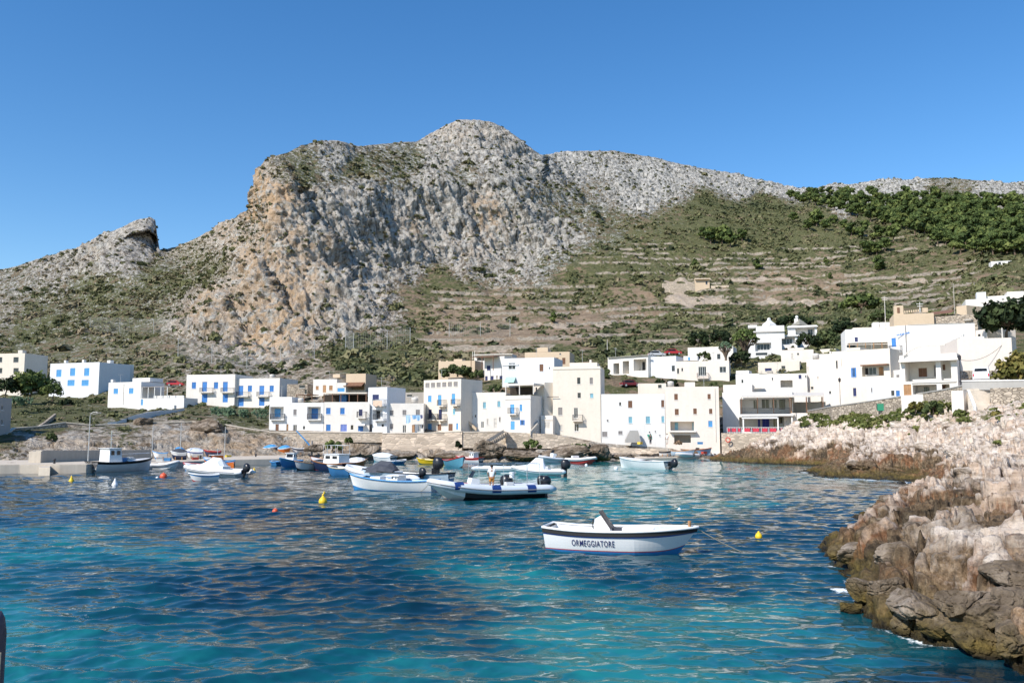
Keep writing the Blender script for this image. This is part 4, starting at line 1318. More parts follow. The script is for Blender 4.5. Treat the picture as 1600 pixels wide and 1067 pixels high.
h = House("house", "big cream block four storeys high with scattered small windows", (864, 149), (939, 147.5), 682, 572.5, 9, CREAM,
          "d 904.3 594.8 5 10; g 924 595 5 10; d 905 617.5 5 8; t 924.6 618 5 6.5; g 875.5 642.5 6.5 12; w 900 645 6.5 16; p 876.5 668 5.5 8; w 901 668 7 12; y 894.5 910 657")
h.block("roof_cabin", 890, 933, 575, 566.5, CREAM, 2, 7)
h.block("chimney", 921, 924, 566.5, 562, CREAM, 3, 3.6)
h.block("cornice", 863.6, 939.4, 577.2, 575.6, CREAM, -.1, -.004)
h.block("wall_lamp", 855, 873, 620.4, 619.5, IRON, -.35, -.3)
h = House("house", "big plain white house at the beach with brown windows above teal ones", (940, 147.5), (1040, 146.5), 696, 615.5, 9, WHITE,
          "d 969 631 3 5; k 984.7 631.5 6.5 11; k 1035.7 630.5 5 11; d 949.5 657 2.3 2.5; t 985 656 5.5 10; t 1012.5 656 6.5 11; t 1035.7 655 4 10; g 945 678.3 8 8; g 969.5 676 6.5 5.5; d 1024 674 2 2; d 1015 675 2 2; g 1031 680 2 2")
House("house", "white wing with a sloping shadow line joined to the plain white beach house", (923.5, 148.6), (940.2, 147.8), 694, 640, 7, WHITE, "d 933.5 657 2.4 2.6; d 926 679 3 14")
h2 = House("roof_shelter", "small timber shelter on the roof between the cream block and the white wing", (922, 151), (941, 150.5), 640, 628, 4, CREAM, "R 931 634 12 8 1.5", cat="shelter", roof=False)
h2.pergola(920, 942, 628, 640, -.6, 3, OAK, OAK, n=2)
DST = MB()
GARAGE = thing("garage_stair", "grey steps spreading down from the white beach house's garage", "stair", V3(P(975, 692, 144)))
gq = P(975, 692, 144)
for k in range(9):
    q = P(977 + k * .9, 686.5 - k * 1.75, 145.7) - gq
    q2 = P(1000 - k * .4, 686.5 - k * 1.75, 145.7) - gq
    DST.box(q[0], q2[0], q[1] - .9 + k * .1, q[1] + .5, q[2] - .5, q[2])
DST.build("step", GREYW, GARAGE)
h = House("house", "pale pink three-storey house with brown windows and a teal loggia at the beach", (1040.5, 146.5), (1125, 145), 694, 604, 9, PINKISH,
          "k 1056.3 620 5.5 9.5; k 1108 619.5 4.8 8; k 1057.5 643.5 6 9.5; k 1086 642.5 5.5 9; k 1110.5 642.5 5 8; R 1066 665.5 37 14 1.8; *T 1057 666 5 12; *T 1085 666 6 12; s 1110 662 6.5 9.5; R 1066.5 685.5 26 12 3")
h.block("ledge", 1046, 1088, 675, 673, WARM, -.8, -.004)
h.block("plaster_band", 1040.4, 1125, 692, 658.2, WHITE, -.03, -.004) if False else None
h.block("gutter_pipe", 1118.3, 1119.2, 690, 606, PALEP, -.1, -.004)
h.block("roof_cabin", 1070, 1086, 604, 597, PINKISH, 2, 5)
h = House("house", "white pillared villa with a deep shaded porch behind the beach houses", (950, 190), (1013, 183), 592, 557, 8, WARM, "R 1000 570 20 18 2.6; *w 997 571 7 14; *d 1006 572 4 13; R 978 574 10 20 2.2; *d 978 575 5 15; R 963 576 9 17 2.2")
h.block("eave", 948.5, 1014, 558.5, 556.5, WHITE, -.5, -.004)
House("house", "blank grey-white block joined to the pillared villa", (1013.5, 184), (1057, 181), 595, 557, 8, BLUISH, "d 1052 575.5 5 9")
h = House("house", "pink-white house with a barred window over a balcony, above the beach's pale pink house", (1056.5, 180), (1140, 177), 604, 563, 9, PINKISH, "d 1059.5 579.5 3 8; d 1066 577.5 2.5 5; w 1097.5 580 12.5 14.5; w 1129.5 577.5 10.5 9.5; d 1130 600 12 7; y 1089 1107 590.5", topR=565)
h.block("roof_cabin", 1068, 1090, 563.5, 556, WARM, 2, 6)
h.block("small_shutter", 1075, 1078, 562.5, 558, SKYB, 1.9, 1.995)
House("house", "low cream outbuilding between the white beach house and the pale pink one", (997, 158), (1041, 157), 617, 599, 5, CREAM, "d 1031 603.5 5.5 5")
h = House("house", "long low white house half hidden by garden trees below the villa", (1075, 212), (1146, 208), 564, 546, 7, WARM, "d 1123 557 5 8", topR=538)
# the white villa among trees
h = House("villa", "lower wing of the white terraced villa with a wide blue window", (1170, 215), (1222, 213), 553, 530, 8, WHITE, "R 1192.5 542 25 13 1.3; *w 1193 542.5 20 9.5; d 1190 553 18 4", cat="villa")
VILLA = h
h.block("step_roof", 1182, 1226, 530, 509, WHITE, 4, 9)
h.block("roof_slab", 1168, 1226, 519, 517, WHITE, 3.5, 9.5)
h.block("roof_slab", 1169, 1183, 512, 508, WHITE, 4.2, 7)
cm = MB()
u_, z_ = h.loc(1202, 509, 6)
cm.lathe([(1.8, 0), (1.6, .5), (.9, 1.0), (.45, 1.5), (.4, 2.0), (.1, 2.15)], (u_, 6.5, z_ - .02), 4)
cm.build("chimney", WHITE, h.root)
h = House("villa", "middle wing of the white terraced villa with blue glazing under a slab", (1222, 218), (1246, 217), 545, 525, 7, WHITE, "R 1231 533 22 11 1.2; *w 1229 533.5 18 8.5", cat="villa")
h.block("roof_slab", 1207, 1248, 526, 523.5, WHITE, -.5, 6)
h = House("villa", "upper wing of the white terraced villa with an open porch", (1232, 222), (1277, 220), 530, 508.5, 7, WHITE, "R 1258 518 30 12 2.0; *x 1266 519 8 9", cat="villa")
h.block("roof_slab", 1230, 1278, 512, 509.5, WHITE, -.6, -.003)
GREYTILE = paint("grey_tiles", (0.25, 0.24, 0.2), .8)
u_, z_ = h.loc(1249, 508.5, 3)
MB().lathe([(2.2, 0), (1.3, .8), (.5, 1.4), (.15, 1.7)], (u_, 3, z_ - .02), 4).build("pyramid_roof", GREYTILE, h.root)
u_, z_ = h.loc(1244, 504, 3)
MB().box(u_ - .45, u_ + .45, 2.6, 3.4, z_ - .5, z_ + 1.0).lathe([(.05, 1.0), (.32, 1.15), (.42, 1.4), (.3, 1.7), (.05, 1.85)], (u_ + .2, 3, z_), 10).build("chimney", WHITE, h.root)
# cream cluster behind the restaurant
h = House("house", "low cream house with a long blue-dark window behind the restaurant roofs", (1185, 182), (1250, 179), 592, 565.5, 8, CREAM, "n 1200.5 577.5 10.5 4.5; d 1224 574 6 5")
h = House("house", "square cream cube below the villa's steps", (1221, 190), (1272, 188), 574, 546.5, 7, PINKISH, "p 1238 556 3 8; d 1247 553 3 3")
h.block("parapet_stub", 1231, 1256, 546.5, 543.5, PINKISH, 1, 4)
h = House("house", "white stepped house with a garage mouth above the restaurant", (1172, 162), (1262, 159), 618, 586, 8, WARM, "n 1250 588.5 4.5 6; d 1259.5 588 3 3.2; R 1229 599.5 19 11 2; *p 1231 600 12 10; d 1207 592 2 4; d 1220 585 3 2", topR=582)
h.block("dome_tank", 1198, 1208, 586, 579, CONCRETE, 2, 4, .2)
h.block("step_wall", 1156, 1190, 606, 598, WARM, -1.5, -1.0)
h = House("house", "blank cream block with a pale shutter stepping up toward the bay-window house", (1262, 160), (1312, 157), 626, 561, 9, PINKISH, "p 1260 577 8 8; p 1278 590 2.2 4; d 1269 606 4 4")
h.block("parapet_stub", 1285, 1311, 561, 558, PINKISH, .5, 4)
House("house", "pale lower wall house behind the street lamp by the restaurant", (1284, 153), (1322, 150), 636, 575, 5, WARM, "d 1297 613 3 4")
MB_ = House("garden_wall", "low cream terrace wall stepping down to the restaurant roof", (1130, 160), (1175, 158), 606, 601, 3, WARM, "", cat="wall", roof=False)
h = House("house", "small white cabin with a flat step roof at the cluster's left edge above the restaurant", (1150, 170), (1186, 168), 606, 584, 5, WHITE, "d 1160 596 3 6; n 1175 594 5 4")
h.block("step_roof", 1150, 1170, 584, 579, WHITE, 1, 4)
h = House("house", "pale cube with a dark doorway wedged between the garage house and the low blue-windowed one", (1196, 166), (1228, 164), 604, 586, 5, BLUISH, "d 1203 598 3 8; g 1217 593 5 4")
h = House("house", "cream upper cube with two small windows above the blank pale-shuttered block", (1268, 180), (1306, 178), 580, 553, 6, WARM, "d 1278 564 3 5; d 1294 563 3 4")
h.block("chimney", 1296, 1299, 553, 549, WARM, 1, 1.6)
h = House("house", "low white lean-to under the big white house's blue door", (1394, 127), (1416, 125), 604, 578, 4, WHITE, "g 1403 590 5 9")
h = House("house", "little cream block on the lane beside the villa's dark front tree", (1282, 200), (1306, 198), 562, 545, 5, CREAM, "d 1292 553 4 5")
# restaurant
RED = paint("red_cloth", (0.56, 0.05, 0.08), .8, .12, 3)
ROYAL = paint("royal_blue_door", (0.03, 0.05, 0.36), .5)
SH["r"] = ROYAL
h = House("restaurant", "two-storey white restaurant with a roofed veranda above royal blue doors", (1130, 151), (1240, 147), 678, 612.5, 9, WHITE,
          "R 1195 635 78 24 3.2; *w 1181 632 8 14; *w 1196 631 12 15; *w 1210 631 8 14; *d 1222 632 9 15; R 1190 661 70 19 2.6; *R0 0 0 0 0" .replace("; *R0 0 0 0 0", "") + "; *r 1186 661.5 3.5 13; *R 0 0 1 1".replace("; *R 0 0 1 1", "") + "; *r 1196.5 661 11 13; *w 1212 660 8 14; *d 1220 656 5 10", cat="restaurant")
h.pergola(1157, 1287, 621.5, 646, -3.2, 5.5, PALEP, WOOD, "veranda_roof", 6, .9, .25)
h.block("veranda_floor", 1157, 1240, 650, 646.8, WHITE, -3.4, -.004)
h.block("fascia", 1159, 1215, 654, 650.2, TRIM, -3.2, -3.0)
u0, z0 = h.loc(1158, 646.8, -3.3)
u1, _ = h.loc(1238, 646.8, -3.3)
m = MB().box(u0, u1, -3.33, -3.27, z0 + .95, z0 + 1.0)
for k in range(60):
    u = u0 + (u1 - u0) * k / 60
    m.box(u, u + .035, -3.32, -3.285, z0, z0 + .95)
m.build("railing", IRON, h.root)
for pxx in (1160, 1214, 1236):
    u, _ = h.loc(pxx, 646, -3.0)
    MB().box(u, u + .22, -3.1, -2.9, -.4, z0 - .3).build("column", WHITE, h.root)
h2 = House("restaurant_terrace", "stone-walled lower terrace of the restaurant with a white fence", (1128, 144), (1236, 141.5), 712, 676.5, 3.0, PALESTONE, "", cat="terrace", roof=True, parapet=.05)
u0, z0 = h2.loc(1136, 676.5, .2)
u1, _ = h2.loc(1232, 676.5, .2)
m = MB().box(u0, u1, .18, .24, z0 + .9, z0 + .96).box(u0, u1, .18, .24, z0 + .1, z0 + .14)
for k in range(26):
    u = u0 + (u1 - u0) * k / 25
    m.box(u, u + .06, .18, .24, z0, z0 + .9)
m.build("railing", TRIM, h2.root)
for k, (a, b_) in enumerate(((1137, 1141), (1143.5, 1150), (1153, 1157), (1163, 1172), (1176, 1186), (1191, 1199), (1203, 1213), (1220, 1223), (1227, 1231))):
    q0, zz0 = h2.loc(a, 674.5, .1)
    q1, zz1 = h2.loc(b_, 669, .1)
    mm = MB()
    for j in range(5):
        e0, e1 = q0 + (q1 - q0) * j / 5, q0 + (q1 - q0) * (j + 1) / 5
        mm.add([(e0, .12 + .03 * (j % 2), zz0), (e1, .12 + .03 * ((j + 1) % 2), zz0), (e1, .14, zz1), (e0, .14, zz1)], [(0, 1, 2, 3), (3, 2, 1, 0)])
    o = mm.build("banner", RED)
    o.location, o.rotation_euler = h2.root.location, h2.root.rotation_euler
    tag(o, "red cloth panel tied to the white fence of the restaurant terrace", "banner", "red cloth panels on the restaurant fence")
h = House("restaurant_annexe", "white-walled dining deck with brown posts at the restaurant's road side", (1236, 146), (1292, 143.5), 660, 645, 8, WARM, "", cat="terrace", roof=True, parapet=.1)
h.block("deck_wall", 1237, 1290, 645, 628, WARM, 6.5, 7.0)
for pxx in (1236, 1260, 1284):
    h.block("post", pxx, pxx + 1.5, 645, 620, OAK, .2, .35)
# right-hand group along the coast road
h = House("house", "cream house with open blue shutters and a glazed brown bay", (1318, 131), (1394, 126), 634, 545, 8, CREAM,
          "o 1334 582 4 15; n 1335.5 612.5 5 13; G 1372 613 5.5 16; R 1364 580 34 15 1.2; *w 1358 580 24 12; *m 1377 580 7 13", topR=548)
h.block("bay_roof", 1344, 1386, 572, 569, WOOD, -.9, -.004)
h.block("plaster_step", 1322, 1344, 548, 543.5, CREAM, .5, 4)
House("house", "narrow cream wall end with two slit windows left of the bay-window house", (1303, 134), (1318.5, 133), 634, 549, 7, PINKISH, "d 1307.5 569.5 2.5 12; d 1315.3 566 2.3 12")
h = House("house", "low white garden front with blue door beside the pillared house", (1356, 121), (1412, 118), 630, 603, 5, BLUISH, "d 1395 614 5 8; b 1403 614.5 6 9; g 1362 608 2.5 10", bury=1.5)
h.block("terrace_wall", 1384, 1411, 603, 590, WARM, 2.2, 2.5)
h = House("house", "white rooftop house with two square tanks and a pergola above the bay-window house", (1322, 159), (1392, 157), 548, 517, 8, WHITE, "n 1338 530.5 5 7.5; d 1330 541 14 4", topR=511)
h.pergola(1326, 1392, 536, 547, -3, -.2, WARM, OAK, n=6)
MB_o = None
for a, b_ in ((1364.5, 1373.5), (1374.5, 1391)):
    h.block("tank_housing", a, b_, 513, 503.5, WHITE, 2, 4)
h.block("step_roof", 1333, 1375, 517, 511.5, CREAM, 1.5, 6)
h = House("house", "tan house with a crenellated roof terrace and square chimney", (1397, 151), (1460, 149), 512, 492, 7, TAN, "", topR=488)
h.block("chimney", 1397.5, 1412, 494, 477.5, TAN, .2, 1.6)
h.block("chimney_hole", 1402, 1406, 489, 480.5, WOOD, .12, .19)
for k in range(9):
    h.block("crenel", 1413 + k * 3.5, 1415 + k * 3.5, 489 - .35 * k, 485.5 - .35 * k, TAN, .1, .4)
h.block("parapet_post", 1441, 1450, 488, 481, TAN, .1, .5)
h = House("house", "big white house with a long plain wall and blue door high over the road", (1390, 131), (1418, 129), 600, 512, 12, WHITE, "B 1396.5 535 7 14", topR=507)
BIGW = h
h.balcony(1388, 1406, 549.5, 1.0, 0.9)
h2 = House("house", "long white upper wall with a rounded corner behind the pillared balcony house", (1418.3, 129), (1526, 126), 560, 507.5, 10, WHITE, "", topR=505)
h2.block("cornice", 1418, 1526, 507.5, 505.3, WHITE, -.12, -.004)
# blue glazed letters over the corner are too small to read: short blue strokes
tl = MB()
for k in range(8):
    u, z = h2.loc(1401 + k * 2.6, 524 - k * .55, -.05)
    tl.box(u, u + .12, -.04, -.005, z - .12, z + .18).box(u + .12, u + .2, -.04, -.005, z, z + .08)
tl.build("blue_tile_strip", BLUE, h2.root)
House("house", "small white box house behind the long white wall", (1525, 124), (1543, 122), 530, 515, 5, PINKISH, "d 1530 525 4 6")
h = House("house", "white house with a two-storey pillared balcony facing the coast road", (1408, 112), (1498, 108), 619, 556, 9, WARM,
          "R 1450 578 72 34 2.8; *k 1442 582 13 14; *g 1462 579 5 18; *k 1475 574 4 9; R 1455 608 58 15 2.6; *d 1448 609 8 9; *d 1466 606 5 10; *k 1475 605 5 8; m 1418 609 12 17", topR=551)
for p_, b_, t_ in ((1464, 611, 557),):
    u, z = h.loc(p_, b_, .02)
    u2, z2 = h.loc(p_ + 5, t_, .02)
    MB().box(u, u2, .02, .45, z, z2).build("pillar", WHITE, h.root)
h.block("balcony_slab", 1424, 1494, 598.5, 595, WARM, -.15, 2.6)
h.block("balcony_parapet", 1426, 1490, 595, 592, WARM, .9, 1.05)
h.block("eave", 1404, 1500, 566, 560.5, WARM, -.9, -.004)
arch = MB()
for k in range(14):
    f0, f1 = k / 14, (k + 1) / 14
    g = lambda f: h.loc(1411 + 66 * f, 557 - 13.5 * math.sin(min(1, f * 2.2) * math.pi / 2) - 4.0 * f, -.3)
    (a, za), (b__, zb_) = g(f0), g(f1)
    arch.add([(a, -.35, za), (b__, -.35, zb_), (b__, -.35, zb_ + .16), (a, -.35, za + .16), (a, -.1, za), (b__, -.1, zb_), (b__, -.1, zb_ + .16), (a, -.1, za + .16)], [(0, 1, 2, 3), (3, 2, 6, 7), (0, 4, 5, 1), (7, 6, 5, 4)])
arch.build("parapet_rail", PALEP, h.root)
h = House("house", "long plain white wing climbing beside the road right of the pillared balcony", (1498.5, 109.5), (1584, 108), 592, 531, 9, PINKISH, "", topR=526)
h.block("roof_step", 1500, 1538, 533, 526, WARM, 1.5, 6)
h.block("plinth", 1497, 1560, 592, 579, DRYSTONE, -.25, -.004)
h = House("house", "white terraced house topmost on the slope behind the dark carob", (1510, 182), (1600, 178), 494, 470, 8, WARM, "d 1567 465 4 7; n 1525 488 5 3", topR=462)
h.block("step_roof", 1528, 1600, 470, 462, WARM, 2, 7)
h.block("step_roof", 1574, 1600, 462, 455.5, WARM, 3, 7)
h.block("tank_housing", 1526.5, 1541, 468, 456.5, BLUISH, 1, 3)
House("house", "square tan shed between the crenellated house and the topmost white one", (1495, 172), (1511, 170), 496, 478, 6, TAN, "")
h = House("house", "low ochre shed with a sagging dark roof behind the big white wall", (1458, 160), (1496, 157), 506, 492, 5, DRYSTONE, "d 1475 492 22 4")
h.awning(1456, 1492, 487.5, .7, 2.0, WOOD)
House("stone_wall_house", "long rubble wall with dome-roofed cistern behind the big white house", (1456, 150), (1528, 146), 512, 493, 6, DRYSTONE, "", cat="house").block("dome_tank", 1506, 1519, 503, 497.5, CONCRETE, -1.2, .6, .4)
# middle row above the quay
h = House("house", "small white house with wooden shutters and door, up behind the quayside row", (489, 180), (526, 179), 616, 592.5, 6, WARM, "m 495.7 606 4.5 6; M 507 607.5 5 11.5; m 517 606 5.5 7.5")
House("house", "low white annexe with a blue panel beside the wooden-shuttered house", (526.3, 179), (540, 178.5), 616, 598, 4, WARM, "s 532.5 609 12 6")
h = House("house", "tan flat-roofed block with brown awning up behind the quayside row", (540.3, 180), (571, 179), 614, 584.5, 6, TAN, "R 556 604 27 11 2.4", topR=583)
h.awning(541, 570, 597.5, .8, 1.6, WOOD)
RUST = paint("terracotta_canvas", (0.50, 0.22, 0.12), .9)
h.awning(546, 566, 602, .4, 1.2, RUST)
h.block("roof_cabin", 520, 531, 590, 584.5, TAN, 3, 6)
h = House("ruined_house", "roofless stone ruin beside the wooden-shuttered house", (448, 182), (480, 181), 622, 600, 5, DRYSTONE, "d 472 604 9 4.5; d 478 612 4 7", cat="ruin", roof=False)
h.pergola(462, 488, 617, 628, -4, -1, WOOD, WOOD, n=3)
House("stone_hut", "low grey stone hut behind the washing-hung house", (618, 160), (662, 158), 632, 613, 6, CONCRETE, "d 628 626 5 3; d 640 618 8 3; p 650 621 7 6", cat="hut")
h = House("house", "ochre garden house with stub pillars, high behind the attic-window house", (685, 196), (742, 193), 580, 566, 5, TAN, "", topR=562)
for pxx in (686, 697):
    h.block("stub_pillar", pxx, pxx + 2.5, 567, 563, TAN, .1, .4)
h.block("roof_cabin", 709, 722, 566, 561, TAN, 1, 3)
h = House("house", "white house with navy windows under a dark pergola roof", (757, 190), (788, 187.5), 600, 557, 6, WARM, "n 763.5 575 5.5 7.5; n 760 592 4 9; n 769 592 4.5 9.5; g 776.5 589 2.5 5; n 782.7 591 4.5 8")
h.pergola(735, 771, 559, 580, -2.5, 2.5, WOOD, WOOD, n=3, slope=.6)
h = House("portico", "pale colonnaded pavilion with an open front above the navy-windowed house", (741, 200), (800, 198), 572, 553.5, 5, WARM, "R 751 560 12 7 2.5; R 764 560 11 7 2.5; R 776 560.5 10 6 2.5", cat="pavilion")
h.block("roof_slab", 740, 801, 555, 553, PALEP, -.6, -.004)
for pxx in (738, 741):
    h.block("mast", pxx, pxx + .7, 562, 549, PALEP, .1, .25)
h = House("grey_building", "grey windowed building in shade at the harbour's near left edge", (-60, 118), (15.5, 130), 678, 620, 8, GREYW, "w -10 633 6 8; w 4 637 4 8; w 4 659 4 10; w -10 659 6 10", cat="building")
# hillside hut and walls: their distance is that of the slope they stand on
_hp = np.stack(unproj(HN), -1)


def hill_d(px, py):
    d2 = (_hp[..., 0] - px) ** 2 + (_hp[..., 1] - py) ** 2
    return float(HN[np.unravel_index(np.argmin(d2), d2.shape)][1])


dh = hill_d(1097, 452)
h = House("stone_hut", "little stone hut with one window alone on the terraced hillside", (1086, dh), (1109, dh - 1), 452, 435, 5, TAN, "d 1104 442 3 5", cat="hut", bury=1.5)
h.awning(1085, 1110, 435.5, .5, 1.2, TAN)
House("field_wall", "pale curved retaining wall left of the hillside hut", (1036, hill_d(1040, 456)), (1086, dh), 457, 443, 1.5, PALESTONE, "", cat="wall", roof=False, bury=1.0)
House("field_wall", "short pale cistern wall right of the hillside hut", (1111, dh - 1), (1139, dh - 3), 459, 446, 3, PALESTONE, "", cat="wall", roof=False, bury=1.0)
dh = hill_d(1565, 412)
h = House("white_shelter", "tiny white arched shelter on the slope under the pine wood", (1549, dh), (1581, dh - 2), 414, 408, 4, WHITE, "d 1562 411.5 4 4", cat="shelter", bury=.5)
# ---------------------------------------------------------------- ground look-up
_vis = (np.arange(nv) > EDGE[1])
_hq = np.stack(unproj(HN), -1)


def hill_at(px, py, dmin=0, dmax=9999):
    d2 = (_hq[..., 0] - px) ** 2 + (_hq[..., 1] - py) ** 2
    d2 = np.where((HN[..., 1] < dmin) | (HN[..., 1] > dmax) | (vi <= EDGE[1]), 1e9, d2)
    d2 = d2 + 0.004 * np.abs(HN[..., 1] - HN[..., 1].min())
    k = np.unravel_index(np.argmin(d2), d2.shape)
    return HN[k]


# ---------------------------------------------------------------- walls, quays, stairs
def strip_wall(name, label, pts, height, thick, mat, cat="wall", cap=None, group=None):
    """a wall along a line of (px, py of its top, d); height metres down, thick metres back"""
    w = [P(a, b, d) for a, b, d in pts]
    o = thing(name, label, cat, V3(w[0]), 0, group)
    m, c = MB(), MB()
    rel = [V3(q - w[0]) for q in w]
    hs = height if hasattr(height, '__len__') else [height] * len(rel)

    def side(off, top, bot, mb):
        ring = []
        for i, q in enumerate(rel):
            a, b = rel[max(0, i - 1)], rel[min(len(rel) - 1, i + 1)]
            t = (b - a)
            t.z = 0
            t.normalize()
            n = Vector((-t.y, t.x, 0))
            ring.append([q + n * off[0] + Vector((0, 0, bot(i))), q + n * off[0] + Vector((0, 0, top)), q + n * off[1] + Vector((0, 0, top)), q + n * off[1] + Vector((0, 0, bot(i)))])
        mb.loft(ring)
    side((0, thick), -.004 if cap else 0.0, lambda i: -hs[i], m)
    m.build("masonry", mat, o)
    if cap:
        side((-.08, thick + .08), .14, lambda i: 0.0, c)
        c.build("coping", cap, o)
    return o


COPING = paint("pale_coping", (0.66, 0.58, 0.48), .9, .15, 1.0, .1)
strip_wall("road_wall", "low stone wall along the shore road, running left of the quayside houses", [(-60, 690, 122), (8, 681.5, 128), (24, 669.5, 133), (60, 667, 136), (102, 660.5, 139.5), (144, 664.5, 141), (176, 663.5, 142.5), (240, 661, 145), (300, 659, 147), (341, 662, 146.5), (384, 669.5, 146.5), (420, 674.2, 146.8)], [2.6] + [1.9] * 10 + [1.2], .5, DRYSTONE, cap=COPING)
strip_wall("terrace_wall", "long low wall under the blue-windowed quayside houses", [(420, 675.2, 146.6), (505, 676, 146.6), (597, 676, 146.3)], 1.6, .6, PALESTONE, cap=COPING)
strip_wall("quay_wall", "tall pale ashlar retaining wall under the washing-hung house", [(597, 677.5, 145.6), (662, 677, 145.2), (722, 674.5, 144.6)], [3.6, 4.0, 3.9], 1.6, stonewall("ashlar_pale", (0.66, 0.54, 0.42), (0.55, 0.45, 0.35), .8, 2.0), cap=COPING)
strip_wall("quay_wall", "sloped rubble wall under the long cream house with slit windows", [(722.5, 675.5, 144.8), (790, 674.5, 145)], 2.6, 1.0, PALESTONE, cap=COPING)
strip_wall("quay_wall", "stepped rubble wall under the big four-storey cream block", [(790, 675, 144.6), (864, 678, 144.6), (920, 691, 144.8)], [2.6, 2.4, 2.2], 1.0, PALESTONE)
strip_wall("beach_wall", "low block wall at the water under the plain white beach house", [(938, 697, 143), (968, 699.5, 142), (1000, 700.5, 141.6), (1042, 702, 141)], [1.6, 1.2, .9, .6], .7, PALESTONE)
strip_wall("road_wall", "coast road wall rising past the bay-window house, green gate in it", [(1262, 642.5, 141), (1300, 635.5, 128.5), (1340, 630, 122.5), (1411, 619.5, 115), (1475, 609.5, 106), (1505, 603, 102)], [2.2, 2.2, 2.2, 2.4, 2.4, 2.4], .5, DRYSTONE, cap=GREYW)
strip_wall("road_wall", "white-topped parapet in front of the parked van", [(1503, 596, 101), (1530, 595.5, 99), (1600, 595, 96), (1720, 594, 92)], 1.0, .3, GREYW, cap=WHITE)
strip_wall("dry_stone_wall", "broad dry stone wall below the parapet, beside the pale stairs", [(1547, 606.5, 97), (1600, 605, 94), (1720, 604, 90)], 5.5, 1.2, DRYSTONE)
strip_wall("gate_pillar_wall", "pale pink plastered wall stub at the head of the rocks by the pale stairs", [(1486, 610.5, 99.5), (1505, 610, 98.5)], 2.6, 1.2, PINKISH)
strip_wall("hill_wall", "grey retaining wall climbing behind the van under the ochre shrubs", [(1549, 588, 106), (1575, 581, 105), (1600, 573.5, 104), (1700, 560, 102)], 3.2, .5, CONCRETE, cap=GREYW)
g_ = thing("gate", "green metal gate set in the coast road wall", "gate", V3(P(1371, 641.5, 118.6)), -.55)
MB().box(0, 1.15, -.05, .02, 0, .95).build("panel", GREEN, g_)
mm = MB()
for k in range(2):
    mm.box(-.08 + 1.15 * k, .0 + 1.23 * k - .0, -.09, .04, 0, 1.02)
mm.build("frame", IRON, g_)
# pale stairs by the van
st = thing("road_stair", "pale broad stairs going down from the coast road parapet to the rocks", "stair", V3(P(1515, 634, 97)))
b0 = P(1515, 634, 97)
mm = MB()
for k in range(9):
    q = P(1519 - .4 * k, 633.5 - 3.3 * k, 97 + .26 * k) - b0
    q2 = P(1547, 633.5 - 3.3 * k, 97 + .26 * k) - b0
    mm.box(q[0], q2[0], q[1], q[1] + .8, q[2] - .7, q[2])
mm.build("step", COPING, st)
q, q2 = P(1511.5, 609, 99.2) - b0, P(1521, 634, 96.6) - b0
MB().loft([[V3(q) + Vector((0, 0, -1.5)), V3(q), V3(q) + Vector((.3, 0, 0)), V3(q) + Vector((.3, 0, -1.5))], [V3(q2) + Vector((0, 0, -.8)), V3(q2), V3(q2) + Vector((.3, 0, 0)), V3(q2) + Vector((.3, 0, -.8))]]).build("parapet", TRIM, st)
# diagonal stair on the far rocks
st = thing("shore_stair", "rubble stair running down from the quay to the water between grey boulders", "stair", V3(P(745, 702, 134)))
b0 = P(745, 702, 134)
mm, pr = MB(), MB()
for k in range(16):
    f = k / 15
    q = P(744 + 44 * f, 701 - 27 * f, 134 + 9 * f) - b0
    mm.box(q[0] - .15, q[0] + .42, q[1], q[1] + 1.7, q[2] - .9, q[2])
q, q2 = P(742, 699, 133.7) - b0, P(787, 672, 143) - b0
pr.loft([[V3(a) + Vector((0, 0, -1.2)), V3(a) + Vector((0, 0, .1)), V3(a) + Vector((0, .4, .1)), V3(a) + Vector((0, .4, -1.2))] for a in (q, q2)])
mm.build("step", PALESTONE, st)
pr.build("parapet", COPING, st)
st = thing("white_ramp", "white stepped garden wall descending to the shore road below the terrace house", "wall", V3(P(170, 662, 146)))
b0 = P(170, 662, 146)
mm = MB()
prev = None
for px_, py_, d in ((168, 662, 146), (182, 661, 147), (198, 655, 150), (213, 650, 155), (230, 646, 162), (252, 643, 172), (277, 642, 182), (287, 640, 186)):
    q = V3(P(px_, py_, d) - b0)
    if prev is not None:
        mm.loft([[a + Vector((0, 0, -1.6)), a + Vector((0, 0, .25)), a + Vector((0, .4, .25)), a + Vector((0, .4, -1.6))] for a in (prev, q)])
    prev = q
mm.build("masonry", WHITE, st)
st = strip_wall("path_wall", "cream wall with stepped path rising from the road past the stone pine", [(58, 668, 137), (72, 659, 146), (88, 646, 160)], [1.3, 1.3, 1.3], .35, DRYSTONE)
# harbour quays
CONC2 = stucco("quay_concrete", (0.56, 0.49, 0.40), .4, (.2, .16, .11))


def prism_xy(name, poly, z0, z1, mat, label=None, cat=None, kind=None, part="slab"):
    b0 = poly[0]
    v = [(p[0] - b0[0], p[1] - b0[1], z0) for p in poly] + [(p[0] - b0[0], p[1] - b0[1], z1) for p in poly]
    n = len(poly)
    f = [tuple(range(n - 1, -1, -1)), tuple(range(n, 2 * n))] + [(k, (k + 1) % n, n + (k + 1) % n, n + k) for k in range(n)]
    bm = bmesh.new()
    vs = [bm.verts.new(q) for q in v]
    for q in f:
        bm.faces.new([vs[i] for i in q])
    bmesh.ops.recalc_face_normals(bm, faces=bm.faces[:])
    bmesh.ops.bevel(bm, geom=[e for e in bm.edges], offset=.05, segments=2, affect='EDGES')
    me = bpy.data.meshes.new(name)
    bm.to_mesh(me)
    bm.free()
    me.materials.append(mat)
    o = bpy.data.objects.new(name, me)
    COL.objects.link(o)
    o.location = (b0[0], b0[1], 0)
    return tag(o, label, cat, None, kind)


